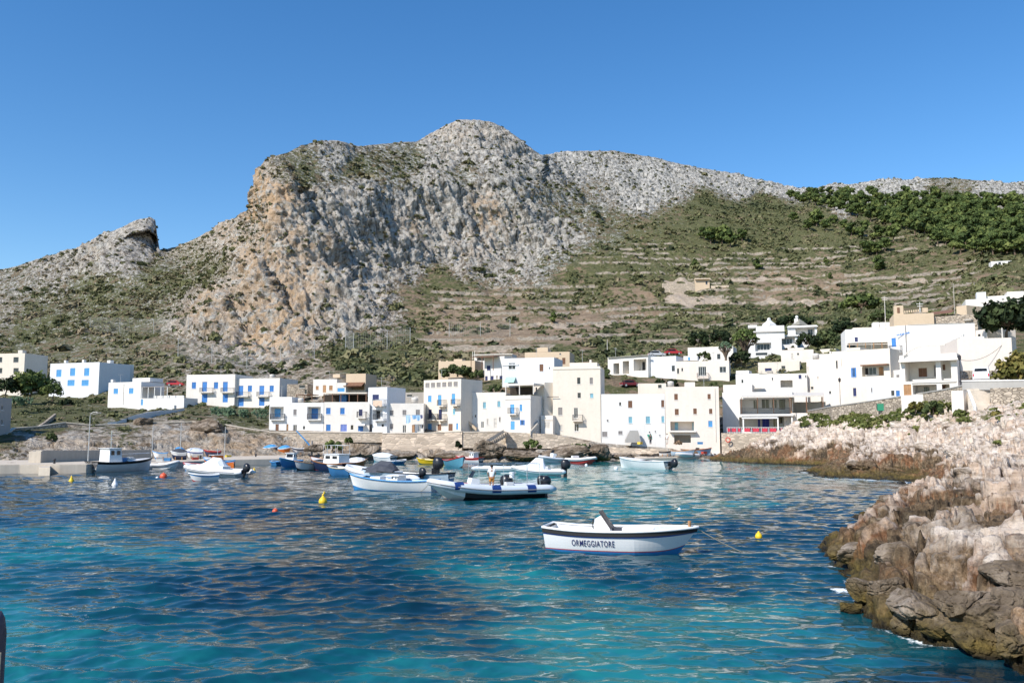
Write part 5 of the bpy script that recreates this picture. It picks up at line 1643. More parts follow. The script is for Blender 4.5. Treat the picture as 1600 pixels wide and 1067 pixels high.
def gxy(px, py, z=0.0):
    q = PG(px, py, z)
    return (float(q[0]), float(q[1]))


def dxy(px, d):
    return ((px - 800) / F * d / CT, d)


prism_xy("quay", [gxy(-80, 741), gxy(0, 740), gxy(30, 739.5), gxy(92, 739.5), gxy(135, 739), gxy(160, 736.5), dxy(160, 112), dxy(-80, 112)], -1.5, .95, CONC2, kind="structure")
prism_xy("quay", [gxy(60, 742.5), gxy(78, 743), gxy(79, 739), gxy(60, 739)], -1.5, .8, CONC2, kind="structure")
prism_xy("quay", [gxy(120, 737), gxy(238, 732), gxy(300, 728), gxy(335, 726.6), dxy(335, 132), dxy(230, 122), dxy(120, 116)], -1.5, .62, CONC2, kind="structure")
prism_xy("quay", [gxy(330, 727.2), gxy(400, 725.8), gxy(456, 724.6), dxy(456, 140), dxy(330, 134)], -1.5, .72, CONC2, kind="structure")
prism_xy("slipway", [gxy(930, 719.5), gxy(1000, 719.5), gxy(1060, 718), gxy(1132, 715.5), dxy(1130, 150), dxy(940, 150)], -1.5, .35, stucco("slip_concrete", (0.60, 0.52, 0.42), .3), kind="structure")
pw_ = strip_wall("breakwater_wall", "grey concrete breakwater wall with a sunlit end, behind the white work boat", [(66, 703.5, 98.5), (130, 703.5, 103.5), (236, 702.5, 113)], [1.9] * 3, 1.0, CONCRETE)
MB().box(-1.35, .0, -.25, .9, -1.85, -.1).build("end_block", CONC2, pw_)  # paler concrete than the wall: the sunlit end put into the colour

# ---------------------------------------------------------------- boulders
_b = NB("boulder_stone")
_bp = _b.n("ShaderNodeNewGeometry").outputs["Position"]
_s = _b.n("ShaderNodeSeparateXYZ")
_b.l(_bp, _s.inputs[0])
_n1, _n2, _n3 = _b.noise(_bp, .8, 5, .65), _b.noise(_bp, 4, 5, .7), _b.noise(_bp, 16, 4, .7)
_c = _b.ramp(_n1, [(.32, (.075, .055, .036)), (.5, (.20, .155, .11)), (.66, (.40, .33, .26))])
_c = _b.mix(.6, _c, _b.ramp(_n2, [(.3, (.35, .32, .3)), (.6, (1, 1, 1))]), 'MULTIPLY')
_zz = _b.math('ADD', _s.outputs[2], _b.math('MULTIPLY', _b.math('SUBTRACT', _n1, .5), 1.2))
_c = _b.mix(_b.ramp(_zz, [(.2, 1.0), (.85, 0.0)]), _c, _b.ramp(_n2, [(.3, (.03, .024, .01)), (.65, (.16, .115, .035))]))
_c = _b.mix(_b.ramp(_s.outputs[2], [(.04, .9), (.2, 0.0)]), _c, (.015, .012, .008))
BOULDER = _b.done(_c, .9, _b.bump(_n3, .5, .04, _b.bump(_n2, .8, .14)), .2)
BR = np.random.RandomState(5)
BSHAPES = []
for k in range(5):
    bm = bmesh.new()
    bmesh.ops.create_icosphere(bm, subdivisions=5, radius=1)
    co = np.array([v.co[:] for v in bm.verts])
    n_ = co.copy()
    # flat broken faces: cut by a few planes, then weather
    for _ in range(9):
        d = BR.normal(size=3)
        d /= np.linalg.norm(d)
        o_ = .52 + .3 * BR.rand()
        t = co @ d - o_
        co = co - np.where(t > 0, t, 0)[:, None] * d * .92
    off = BR.rand(3) * 50
    w1, w2, wid = worley(co * 1.6 + off + .2 * vnoise(co * 3 + off, k)[..., None], 7 + k)
    co = co + n_ * (.10 * fbm(co * 2.2 + off, 5, 3 + k, .6) - .10 * (1 - sstep(0, .14, w2 - w1)) + .08 * (wid - .5))[:, None]
    for v, c_ in zip(bm.verts, co):
        v.co = c_
    me = bpy.data.meshes.new("boulder")
    bm.to_mesh(me)
    bm.free()
    me.materials.append(BOULDER)
    BSHAPES.append(me)


def boulder(label, loc, size, k, rot=None, group=None):
    o = bpy.data.objects.new("boulder", BSHAPES[k % len(BSHAPES)])
    COL.objects.link(o)
    o.location = loc
    o.scale = size
    o.rotation_euler = rot if rot is not None else (BR.rand() * .6 - .3, BR.rand() * .6 - .3, BR.rand() * 6.28)
    return tag(o, label, "boulder", group)


for (px_, py_, w_, h_, d, lab, k, r) in (
        (766, 705, 50, 30, 129, "grey-brown cracked boulder at the foot of the rubble stair", 0, (0, .15, .3)),
        (822, 711, 72, 17, 128, "long flat brown rock slab at the waterline beside the cracked boulder", 1, (0, .1, 0)),
        (893, 706, 88, 22, 127, "largest tilted grey slab under the four-storey cream block", 2, (0, -.12, .15)),
        (938, 708, 34, 24, 129, "pale pitted rock at the end of the tilted grey slab", 3, (0, 0, .5)),
        (575, 704, 38, 22, 133, "square grey rock under the narrow tower house", 4, (0, 0, .1)),
        (548, 709, 48, 12, 133, "low brown rock shelf left of the square grey rock", 1, (0, .05, .2)),
        (973, 714, 40, 8, 130, "low dark rocks awash by the beach wall", 3, (0, 0, 0)),
        (330, 668, 55, 26, 143, "big pale outcrop bulging below the two joined cream houses", 2, (0, .1, .2)),
        (225, 660, 26, 14, 144, "rounded pale rock under the white stepped garden wall", 0, (0, 0, 1)),
        (700, 712, 60, 9, 133, "flat rock ledge at the foot of the tall pale quay wall", 4, (0, 0, 0)),
        (628, 711, 60, 9, 133.5, "low weedy ledge under the tall pale quay wall", 1, (0, 0, .3)),
        (490, 700, 30, 13, 137, "blocky rock behind the moored cabin boats", 4, (0, 0, .7)),
        (380, 700, 40, 16, 141, "broad ochre rock face behind the low quay", 2, (0, 0, .2)),
        (20, 728, 36, 12, 99, "low pale rock block beside the breakwater end", 4, (0, 0, .1))):
    c_ = P(px_, py_, d)
    boulder(lab, V3(c_), (w_ / F * d * .56, 2.6 if w_ > 45 else 2.0, h_ / F * d * .62), k, r)
near_b = [(1470, 882, 1.5, .7, 1.0, 1.0), (1515, 905, 1.0, .8, .75, 1.0), (1555, 880, .8, .7, .55, 1.4), (1545, 965, 1.3, .9, .8, .6), (1430, 945, 1.5, .8, .55, .6), (1385, 925, .8, .7, .55, .6), (1350, 920, .6, .6, .5, .45), (1480, 975, .8, .6, .5, .4), (1590, 1000, .7, .6, .5, .5), (1525, 1000, .9, .7, .55, .25), (1420, 972, .9, .5, .35, .2),
          (1345, 862, 1.1, .9, .6, .6), (1312, 862, .6, .5, .45, .4), (1400, 868, .9, .8, .5, 1.2), (1450, 838, 1.1, .9, .5, 1.5), (1520, 850, 1.1, .9, .5, 1.5), (1590, 850, .9, .8, .5, 1.6), (1365, 820, 1.2, 1.0, .5, .9), (1410, 790, 1.4, 1.2, .6, 1.0), (1580, 900, .9, .7, .6, 1.4), (1580, 940, .7, .6, .5, 1.0), (1330, 950, .45, .4, .3, .1), (1500, 940, .9, .6, .5, .9)]
near_lab = ["largest rounded grey boulder high in the near rocks, cracked across its face", "blocky brown boulder just right of the largest rounded one", "small ochre stone wedged between the near brown boulders", "dark wet boulder standing at the waterline of the near rocks",
            "long olive-stained rock shelf just above the swash", "rust-red rock beside the long olive-stained shelf", "knobbly brown rock nearest the patch of white foam", "low weedy rock at the inner end of the swash gully", "outermost dark rock at the very edge of the near shore"]
for k, (px_, py_, a, b_, c_, z) in enumerate(near_b):
    q = PG(px_, py_, z)
    lab = near_lab[k] if k < len(near_lab) else "brown weathered rock lying among the others on the near shore"
    boulder(lab, (q[0], q[1], z), (a * .78, b_ * .8, c_ * .72), k, None, None if k < len(near_lab) else "loose rocks on the near shore")

# pale outcrops standing out of the shore slope
_rq = np.stack(unproj(RG2), -1)
OUT_M = rocks.data.materials[0]
OSH = []
for me0 in BSHAPES:
    me = me0.copy()
    me.name = "limestone_outcrop"
    me.materials[0] = OUT_M
    at = me.attributes.new("cell", 'FLOAT', 'POINT')
    at.data.foreach_set("value", (0.45 + 0.3 * BR.rand() + 0 * np.zeros(len(me.vertices))).astype(np.float32))
    OSH.append(me)
for k, (px_, py_, a, b_, c_) in enumerate(((1305, 690, 4.2, 2.5, 1.7), (1345, 700, 3.2, 2.2, 1.4), (1390, 690, 3.6, 2.4, 1.5), (1240, 695, 3.0, 2.2, 1.3), (1420, 720, 2.6, 1.8, 1.1), (1455, 700, 3.2, 2.2, 1.2), (1495, 705, 2.6, 1.8, 1.1), (1545, 690, 2.6, 2.0, 1.0), (1580, 715, 2.2, 1.6, .9), (1520, 740, 1.9, 1.4, .7), (1470, 760, 1.6, 1.2, .6), (1560, 765, 1.7, 1.2, .6), (1590, 790, 1.3, 1.0, .5),
                                          (1430, 800, 1.4, 1.0, .55), (1500, 800, 1.5, 1.0, .5), (1340, 728, 2.4, 1.6, 1.0), (1300, 738, 2.2, 1.2, .8), (1400, 735, 2.4, 1.4, .9), (1205, 702, 2.6, 1.8, 1.2), (1275, 705, 2.6, 1.8, 1.3), (1490, 668, 2.6, 1.8, 1.0), (1570, 660, 2.4, 1.8, .9), (1410, 665, 2.6, 2.0, 1.1))):
    d2 = (_rq[..., 0] - px_) ** 2 + (_rq[..., 1] - py_) ** 2
    q = RG2[np.unravel_index(np.argmin(d2), d2.shape)]
    o = bpy.data.objects.new("limestone_outcrop", OSH[k % 5])
    COL.objects.link(o)
    o.location = (q[0], q[1], q[2] - .15 * c_)
    o.scale = (a * .55, b_ * .6, c_ * .62)
    o.rotation_euler = (BR.rand() * .3 - .15, .25 + BR.rand() * .2, BR.rand() * 1.0 - .5)
    tag(o, "pale weathered limestone outcrop rising from the shore slope below the coast road", "rock", "limestone outcrops on the shore slope")

# ---------------------------------------------------------------- trees and shrubs
TR = np.random.RandomState(23)
BARK = paint("bark", (0.16, 0.12, 0.09), .95, .3, 3, .1)
M_PINE = tint_leaf("pine_needles", [(0.0, (0.034, 0.052, 0.020)), (0.35, (0.066, 0.098, 0.030)), (0.6, (0.104, 0.138, 0.040)), (1.0, (0.16, 0.185, 0.058))])
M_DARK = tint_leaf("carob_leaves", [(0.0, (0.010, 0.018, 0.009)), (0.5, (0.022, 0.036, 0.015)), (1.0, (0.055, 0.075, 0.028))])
M_OLIVE = tint_leaf("olive_leaves", [(0.0, (0.03, 0.045, 0.018)), (0.5, (0.065, 0.088, 0.032)), (1.0, (0.13, 0.15, 0.060))])
M_YEL = tint_leaf("ochre_leaves", [(0.0, (0.05, 0.055, 0.015)), (0.5, (0.12, 0.115, 0.030)), (1.0, (0.24, 0.19, 0.06))])
M_CACT = tint_leaf("succulent_green", [(0.0, (0.06, 0.10, 0.06)), (0.5, (0.11, 0.17, 0.10)), (1.0, (0.20, 0.26, 0.15))])


def crown_mesh(clumps, nleaf, size, rng):
    """leaf sprays over several clumps: (x, y, z, r, h)"""
    V, T = [], []
    for x, y, z, r, h in clumps:
        q = leaf_cloud(nleaf, rng, r, h, size / r, .45)
        lo = leaf_cloud(nleaf // 2, rng, r * .85, -h * .55, size / r, .45)
        q = np.concatenate([q, lo]) + np.array([x, y, z])
        V.append(q)
        T.append(np.repeat(np.clip(.5 + .22 * rng.normal() + .16 * rng.normal(size=len(q) // 4), 0, 1), 4))
    return np.concatenate(V), np.concatenate(T)


def trunk_mb(clumps, h, r):
    m = MB()
    top = Vector((clumps[0][0] * .3, clumps[0][1] * .3, h))
    m.tube([(0, 0, -.6), (.05 * h, .02 * h, h * .4), top], [r * 1.25, r, r * .75], 7)
    for x, y, z, rr, hh in clumps:
        c = Vector((x, y, z + hh * .15))
        m.tube([top * .8, (top + c) * .5 + Vector((0, 0, -.08 * h)), c], [r * .6, r * .42, r * .15], 5)
    return m


def make_tree(name, label, cat, clumps, nleaf, size, th, tr, mat, loc, group=None, rng=TR):
    o = thing(name, label, cat, loc, 0, group)
    V, T = crown_mesh(clumps, nleaf, size, rng)
    link_mesh("crown", V, np.arange(len(V)).reshape(-1, 4), [mat], o, attrs=dict(tint=T))
    trunk_mb(clumps, th, tr).build("trunk", BARK, o)
    return o


def rclumps(n, R, z0, z1, r, h, rng=TR, cone=0.0):
    out = []
    for k in range(n):
        f = (k + .5) / n
        z = z0 + (z1 - z0) * f
        rad = R * (1 - cone * f) * math.sqrt(rng.rand()) if k else 0
        a = rng.rand() * 6.283
        out.append((rad * math.cos(a), rad * math.sin(a), z, r * (1 - .5 * cone * f) * (.75 + .5 * rng.rand()), h * (.8 + .4 * rng.rand())))
    return out


# the pine wood on the right-hand slope: three prototypes, every tree its own object
PROTO = []
for k in range(4):
    cl = rclumps(9, 2.9, 2.6, 6.4, 1.9, 1.3, TR, .55)
    PROTO.append(make_tree("pine_tree", "green pine standing among the others in the wood on the upper hillside", "tree", cl, 70, .52, 4.6, .22, M_PINE, (0, 0, 0), "pines of the wood on the upper hillside"))
WOODTOP = ([1225, 1250, 1310, 1400, 1430, 1500, 1560, 1610, 1700], [311, 303, 298, 308, 308, 306, 314, 320, 330])
WOODBOT = ([1225, 1270, 1330, 1400, 1430, 1470, 1500, 1600, 1700], [314, 318, 336, 356, 364, 384, 394, 400, 405])
spots = []
rw = random.Random(4)
for _ in range(6000):
    x = 1228 + rw.random() * 400
    a, b_ = np.interp(x, *WOODTOP), np.interp(x, *WOODBOT)
    y = a + (b_ - a) * rw.random()
    if all(((x - p) / 10.5) ** 2 + ((y - q) / 6.4) ** 2 > 1 for p, q in spots):
        spots.append((x, y))
spots = sorted(spots, key=lambda s: -s[1])[:262]
spots += [(1100, 372), (1112, 378), (1128, 380), (1140, 384), (1160, 374), (1345, 370), (1352, 362), (1395, 375), (1275, 352), (1290, 358), (1302, 350), (1320, 358), (1330, 366), (1372, 372), (1240, 345), (1262, 358), (1384, 390), (1370, 395), (1355, 398)]
for i, (x, y) in enumerate(spots):
    q = hill_at(x, y + 3)
    o = PROTO[i] if i < 4 else copy_tree(PROTO[rw.randrange(4)])
    o.location = (q[0], q[1], q[2] - .3)
    s = (0.92 + .55 * rw.random()) * (0.8 if y < 312 else 1.0)
    o.scale = (s * 1.05, s * 1.05, s * (.85 + .3 * rw.random()))
    o.rotation_euler = (0, 0, rw.random() * 6.28)
for k, (x, y, s, lab) in enumerate(((1183, 420, .9, "dark conical pine alone on the terraces above the villa"), (1373, 423, 1.15, "biggest lone conical pine on the farmed terraces"), (865, 503, .62, "small bright young pine below the long terrace wall"), (1085, 418, .75, "lone pine above the little stone hut"), (1290, 412, .62, "young pine between two terrace walls, left of the biggest lone one"), (1297, 436, .5, "grey-green bush tree on a terrace above the pale soil scars"))):
    q = hill_at(x, y)
    o = make_tree("pine_tree", lab, "tree", rclumps(11, 2.6, 1.2, 6.2, 1.7, 1.1, TR, .85), 60, .45, 4.5, .2, M_PINE, (q[0], q[1], q[2] - .3))
    o.scale = (s, s, s)
# trees and big shrubs in the village; (px, py base, d, half width px, height px)
VEG = [
    ("pine_tree", "umbrella-shaped stone pine beside the far cream house", 45, 626, 205, 27, 48, M_PINE, 12, .6),
    ("pine_tree", "small dense pine between the stone pine and the house with five sky-blue shutters", 82, 622, 200, 15, 26, M_PINE, 6, .2),
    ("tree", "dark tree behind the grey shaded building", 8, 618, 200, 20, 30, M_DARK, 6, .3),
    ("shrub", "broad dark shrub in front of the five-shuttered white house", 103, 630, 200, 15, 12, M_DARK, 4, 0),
    ("shrub", "bright green shrub at the corner of the five-shuttered white house", 150, 628, 215, 13, 13, M_OLIVE, 4, 0),
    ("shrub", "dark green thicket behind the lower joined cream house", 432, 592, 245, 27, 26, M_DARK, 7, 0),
    ("shrub", "leafy thicket left of the dark one behind the joined cream houses", 400, 588, 250, 18, 14, M_OLIVE, 5, 0),
    ("shrub", "rounded green shrub below the ochre garden house", 715, 583, 190, 30, 20, M_OLIVE, 7, 0),
    ("shrub", "small palm-like shrub under the dark pergola roof", 748, 592, 184, 9, 16, M_OLIVE, 3, .2),
    ("shrub", "silvery shrub below the navy-windowed house", 775, 610, 172, 14, 16, M_OLIVE, 4, 0),
    ("shrub", "green shrub between the four-storey block and the pillared villa", 945, 588, 180, 9, 20, M_OLIVE, 4, 0),
    ("shrub", "left one of two round dark bushes on the pillared villa's lawn", 1031, 600, 168, 12, 14, M_DARK, 4, 0),
    ("shrub", "right one of two round dark bushes on the pillared villa's lawn", 1050, 600, 167, 11, 13, M_DARK, 4, 0),
    ("shrub", "potted shrubs clump on the roof edge above the pale pink house", 1116, 602, 165, 9, 10, M_OLIVE, 3, 0),
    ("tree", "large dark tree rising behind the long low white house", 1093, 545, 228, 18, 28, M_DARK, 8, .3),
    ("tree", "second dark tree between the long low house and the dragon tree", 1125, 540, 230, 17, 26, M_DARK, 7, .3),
    ("tree", "leafy bush in front of the long low white house", 1100, 558, 196, 14, 14, M_OLIVE, 5, 0),
    ("tree", "dark garden tree between the dragon tree and the white villa", 1158, 570, 196, 17, 24, M_DARK, 6, .2),
    ("tree", "dark rounded tree in front of the villa's upper porch", 1262, 545, 208, 18, 26, M_DARK, 7, .3),
    ("tree", "spreading green tree right of the white villa", 1292, 548, 215, 22, 32, M_OLIVE, 8, .3),
    ("tree", "dark green tree behind the rooftop house with square tanks", 1318, 530, 225, 20, 34, M_DARK, 8, .3),
    ("tree", "bright green broad tree on the slope above the villa", 1345, 485, 255, 32, 26, M_PINE, 9, .2),
    ("tree", "long dark hedge-like tree just above the white villa", 1240, 505, 245, 30, 18, M_DARK, 8, 0),
    ("tree", "dark green tree above the bay-window house's roofs", 1380, 505, 225, 24, 22, M_OLIVE, 7, .2),
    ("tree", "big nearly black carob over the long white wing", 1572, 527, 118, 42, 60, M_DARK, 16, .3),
    ("shrub", "ochre-green bush spilling over the grey hill wall", 1590, 586, 101, 34, 56, M_YEL, 11, 0),
    ("shrub", "bright shrub on the bank under the coast road, by the green gate", 1458, 640, 104, 17, 22, M_OLIVE, 5, 0),
    ("shrub", "dry grey-brown bush on the bank left of the bright shrub", 1430, 636, 108, 14, 16, M_YEL, 4, 0),
    ("shrub", "grey spiky shrub growing at the foot of the dry stone wall", 1556, 650, 92, 9, 16, M_YEL, 3, 0),
    ("shrub", "round bright green bush on the rocks under the roofed terrace house", 831, 696, 136, 15, 17, M_PINE, 5, 0),
    ("shrub", "low green bush beside the largest tilted slab", 905, 697, 134, 17, 8, M_PINE, 4, 0),
    ("shrub", "yellow-green bush under the blue-windowed quayside house", 520, 697, 140, 18, 17, M_PINE, 5, 0),
    ("shrub", "small yellow-green bush right of the one under the blue-windowed house", 545, 688, 142, 8, 9, M_PINE, 3, 0),
    ("shrub", "dark bush hanging on the rocks beside the tall pale quay wall", 716, 695, 140, 5, 12, M_DARK, 2, 0),
    ("shrub", "green bush halfway down the bank left of the terrace house", 80, 683, 125, 8, 12, M_OLIVE, 3, 0),
]
for name, lab, px_, py_, d, hw, hp, mat, n, tk in VEG:
    R, H = hw / F * d, hp / F * d
    g_ = P(px_, py_, d)
    cl = []
    for k in range(n + 3):
        a, e = 2.4 * k + TR.rand() * .5, (k + .5) / (n + 3)
        if tk:      # crown: an uneven ellipsoid over a short stem
            zz_ = H * (.30 + .52 * e)
            rr = R * .72 * math.sqrt(max(.05, 1 - ((e - .38) / .66) ** 2)) * (.75 + .4 * TR.rand())
        else:       # shrub: heaped from the ground
            zz_ = H * (-.12 + .62 * e)
            rr = R * .72 * math.sqrt(max(.05, 1 - e * e)) * (.75 + .4 * TR.rand())
        cr = max(R * .30, min(R * .55, H * .30)) * (.8 + .4 * TR.rand())
        cl.append((rr * math.cos(a), rr * math.sin(a), zz_, cr, min(cr * 1.1, H * .3)))
    z0 = H * (.35 if tk else .15)
    make_tree(name, lab, "tree" if "tree" in name else "shrub", cl, 75, max(.16, R * .085), z0 * 1.1 + .2, max(.06, R * .05), mat, (g_[0], g_[1], g_[2] - .2))


def dragon_tree(label, px_, py_, d, hw, hp, up):
    g_ = P(px_, py_, d)
    R, H = hw / F * d, hp / F * d
    o = thing("dragon_tree" if up else "candelabra_euphorbia", label, "tree", (g_[0], g_[1], g_[2] - .3))
    m = MB()
    V, T = [], []
    m.tube([(0, 0, 0), (.1, 0, H * .35)], [.3, .24], 8)
    for k in range(30 if up else 24):
        a = k * 2.4
        f = math.sqrt((k + .5) / 30)
        e = Vector((R * f * math.cos(a), R * f * math.sin(a), H * (.98 - .35 * f * f)))
        m.tube([(0, 0, H * .25), (e.x * .45, e.y * .45, H * .52), (e.x * .9, e.y * .9, e.z - .1 * H), e], [.16, .12, .1, .09 if up else .12], 6)
        q = leaf_cloud(34, TR, R * .26, R * .24, .34, .35) + np.array(e)
        V.append(q)
        T.append(np.repeat(np.clip(.5 + .2 * TR.normal(size=34), 0, 1), 4))
    V, T = np.concatenate(V), np.concatenate(T)
    link_mesh("crown", V, np.arange(len(V)).reshape(-1, 4), [M_PINE if up else M_CACT], o, attrs=dict(tint=T))
    m.build("trunk", BARK, o)


dragon_tree("round-topped many-branched dragon tree left of the white villa", 1165, 562, 200, 20, 48, True)
dragon_tree("pale candelabra succulent against the long low white house", 1134, 566, 195, 11, 34, False)


def prickly_pear(label, px_, py_, d, s):
    g_ = P(px_, py_, d)
    o = thing("prickly_pear", label, "cactus", V3(g_))
    m = MB()
    T = []

    def pad(base, up, side, r):
        nrm = up.cross(side).normalized()
        c = base + up * r
        rings = []
        for y, f in ((-.06, .0), (-.05, .75), (0, 1.0), (.05, .75), (.06, .0)):
            rings.append([c + nrm * y + (side * math.cos(t * .5236) * r * .68 + up * math.sin(t * .5236) * r) * max(f, .02) for t in range(12)])
        m.loft(rings)
        return c

    def grow(base, up, r, lvl):
        side = up.cross(Vector((TR.normal(), TR.normal(), .1))).normalized()
        c = pad(base, up, side, r)
        if lvl > 0:
            for _ in range(2 + (TR.rand() > .5)):
                d_ = (up + side * TR.normal() * .8 + Vector((TR.normal() * .3, TR.normal() * .3, .2))).normalized()
                grow(c + d_ * r * .8, d_, r * (.8 + .25 * TR.rand()), lvl - 1)
    for k in range(12):
        grow(Vector((TR.normal() * s * .8, TR.normal() * s * .4, -.2)), Vector((TR.normal() * .3, TR.normal() * .3, 1)).normalized(), .28, 3)
    ob = m.build("pads", M_CACT, o)
    at = ob.data.attributes.new("tint", 'FLOAT', 'POINT')
    at.data.foreach_set("value", np.random.RandomState(3).rand(len(ob.data.vertices)).astype(np.float32))


prickly_pear("large prickly pear clump on the bank below the two joined cream houses", 388, 652, 168, 3.4)
prickly_pear("smaller prickly pear left of the large clump, by the pale outcrop", 345, 648, 172, 1.8)
prickly_pear("prickly pear beside the stone pine's foot", 32, 632, 170, 1.6)

# ---------------------------------------------------------------- rockfall fences on the hill
WIRE = paint("galvanised_wire", (0.40, 0.40, 0.39), .6, .1, 3)
POSTM = paint("galvanised_post", (0.50, 0.50, 0.48), .5, .1, 3, metal=.3)
RUSTP = paint("rusty_post", (0.09, 0.07, 0.055), .8, .2, 3)


def fence(label, posts, mat, net=True):
    b0 = hill_at(posts[0][0], posts[0][1])
    o = thing("rockfall_fence", label, "fence", V3(b0))
    tops, bots = [], []
    for px_, pb, pt in posts:
        q = hill_at(px_, pb) - b0
        h = (pb - pt) / F * (q[1] + b0[1])
        t = V3(q) + Vector((0, -.25, h))
        MB().tube([V3(q) + Vector((0, 0, -.5)), t], .10, 6).build("post", mat, o)
        tops.append(t)
        bots.append(V3(q) + Vector((0, -.1, .1)))
    if net:
        m = MB()
        for i in range(len(tops) - 1):
            L = (tops[i + 1] - tops[i]).length
            n = int(L / .75)
            for k in range(1, n):
                f = k / n
                m.tube([bots[i].lerp(bots[i + 1], f), tops[i].lerp(tops[i + 1], f) - Vector((0, 0, .12 * math.sin(f * 3.14)))], .017, 3, caps=False)
            for k in range(11):
                f = k / 10
                m.tube([bots[i].lerp(tops[i], f), bots[i + 1].lerp(tops[i + 1], f)], .017 if k < 10 else .03, 3, caps=False)
        m.build("net", WIRE, o)
    return o


fence("upper left rockfall net on pale posts, left of the big buttress", [(140, 514, 496), (188, 520, 497), (240, 521, 499), (293, 516, 495)], POSTM)
fence("line of thin dark fence posts on the far left slope", [(7, 505, 492), (33, 512, 492), (63, 505, 485), (95, 507, 486), (126, 505, 488)], RUSTP, False)
fence("long rockfall net across the foot of the big buttress", [(279, 560, 528), (331, 568, 537), (385, 575, 543), (438, 565, 538), (491, 560, 531)], POSTM)
fence("rockfall net on the slope right of the buttress, tallest posts", [(539, 548, 518), (553, 553, 520), (605, 545, 516), (640, 541, 512)], POSTM)
fence("rockfall net on the bare slope above the attic-window house", [(702, 526, 503), (750, 524, 502), (797, 526, 499)], POSTM)

# ---------------------------------------------------------------- poles and lamps
def pole(name, label, px_, pb, pt, d, r=.055, arm=None, mat=None, cat="pole", group=None):
    b0 = P(px_, pb, d)
    h = (pb - pt) / F * d
    o = thing(name, label, cat, V3(b0), 0, group)
    MB().tube([(0, 0, -.4), (0, 0, h)], [r * 1.2, r * .8], 8).lathe([(r * 2.2, 0), (r * 2.2, .12), (r * 1.3, .2)], (0, 0, 0), 8).build("shaft", mat or POSTM, o)
    if arm == "curve":
        a = MB().tube([(0, 0, h - .02), (.05, 0, h + .25), (.35, 0, h + .42), (.8, 0, h + .4)], .04, 6).build("arm", mat or POSTM, o)
        MB().box(.7, 1.2, -.11, .11, h + .30, h + .39, 0, None, .03).build("lamp_head", GREYP, a)
    if arm == "lantern":
        MB().tube([(0, 0, h), (0, 0, h + .1)], .05, 6).lathe([(.08, .1), (.17, .18), (.20, .5), (.24, .52), (.10, .68), (.03, .74)], (0, 0, h), 8).build("lantern", IRON, o)
    if arm == "wires":
        MB().box(-.6, .6, -.05, .05, h - .35, h - .27).box(-.45, .45, -.05, .05, h - .75, h - .67).build("crossarm", mat or POSTM, o)
    return o


pole("street_lamp", "tall street lamp with curved arm at the breakwater, left of the white work boat", 136.5, 739, 651, 97.5, .06, "curve", cat="lamp")
pole("lamp_pole", "slim pole on the quay behind the hauled-out boats", 237.5, 712, 664, 118, .05)
pole("lamp_pole", "grey mast rising behind the blue tarpaulin on the quay", 281.5, 708, 661, 122, .055)
pole("lamp_pole", "slim mast right of the blue tarpaulin, above the orange boat", 350.5, 720, 667, 126, .05)
pole("street_lamp", "black lantern post at the head of the coast road, left of the van", 1501, 597, 563.5, 103.5, .06, "lantern", IRON, "lamp")
pole("street_lamp", "black lantern post beside the pillared balcony house's left corner", 1411, 619, 584, 113, .05, "lantern", IRON, "lamp")
pole("street_lamp", "grey multi-arm lamp post by the restaurant's dining deck", 1313.5, 640, 598, 127, .06, "lantern", GREYP, "lamp")
pole("utility_pole", "pale pole standing against the long plain white wing", 1567.5, 548, 512, 108.8, .09, None, PALEP)
pole("utility_pole", "thin pale pole above the ochre bush at the hill wall", 1593.5, 576, 555, 103.8, .06, None, PALEP)
pole("utility_pole", "wooden power pole on the slope behind the crenellated house", 1492, 492, 442, 200, .1, "wires", CONCRETE)
pole("utility_pole", "short power pole higher on the farmed slope, nearest the pine wood", 1523, 462, 440, 290, .12, None, CONCRETE)
pole("utility_pole", "leaning wooden pole by the path above the beach's pillared villa", 949, 552, 530, 238, .08, None, PALEP)
pole("antenna_mast", "lattice-thin aerial with a disc on the rooftop house with square tanks", 1384, 514, 462, 155.5, .06, "wires", PALEP)
pole("antenna_mast", "white aerial on the crenellated house's terrace", 1437.5, 484, 472, 149.5, .05, "wires", TRIM)
pole("antenna_mast", "bare aerial on the big white house's long wall", 1501.5, 525, 510, 125.7, .05, None, TRIM)
# wires
def cable(label, a, b, sag, r=.03):
    A, B = P(*a), P(*b)
    pts = [V3(A * (1 - t) + B * t) - Vector((0, 0, sag * 4 * t * (1 - t))) for t in np.linspace(0, 1, 14)]
    o = MB().tube([p - pts[0] for p in pts], r, 4).build("power_cable", IRON)
    o.location = pts[0]
    return tag(o, label, "cable")


cable("dark cable sagging from the pink-white house to the cream cluster by the villa", (1141, 566, 177), (1186, 572, 181), .5)
cable("cable sagging across the long plain white wing to its pole", (1499, 562, 107.2), (1567, 538, 108.3), .8, .025)
cable("long cable from the lane by the grey building to the stone pine", (-20, 633, 117), (48, 634, 160), .4, .03)

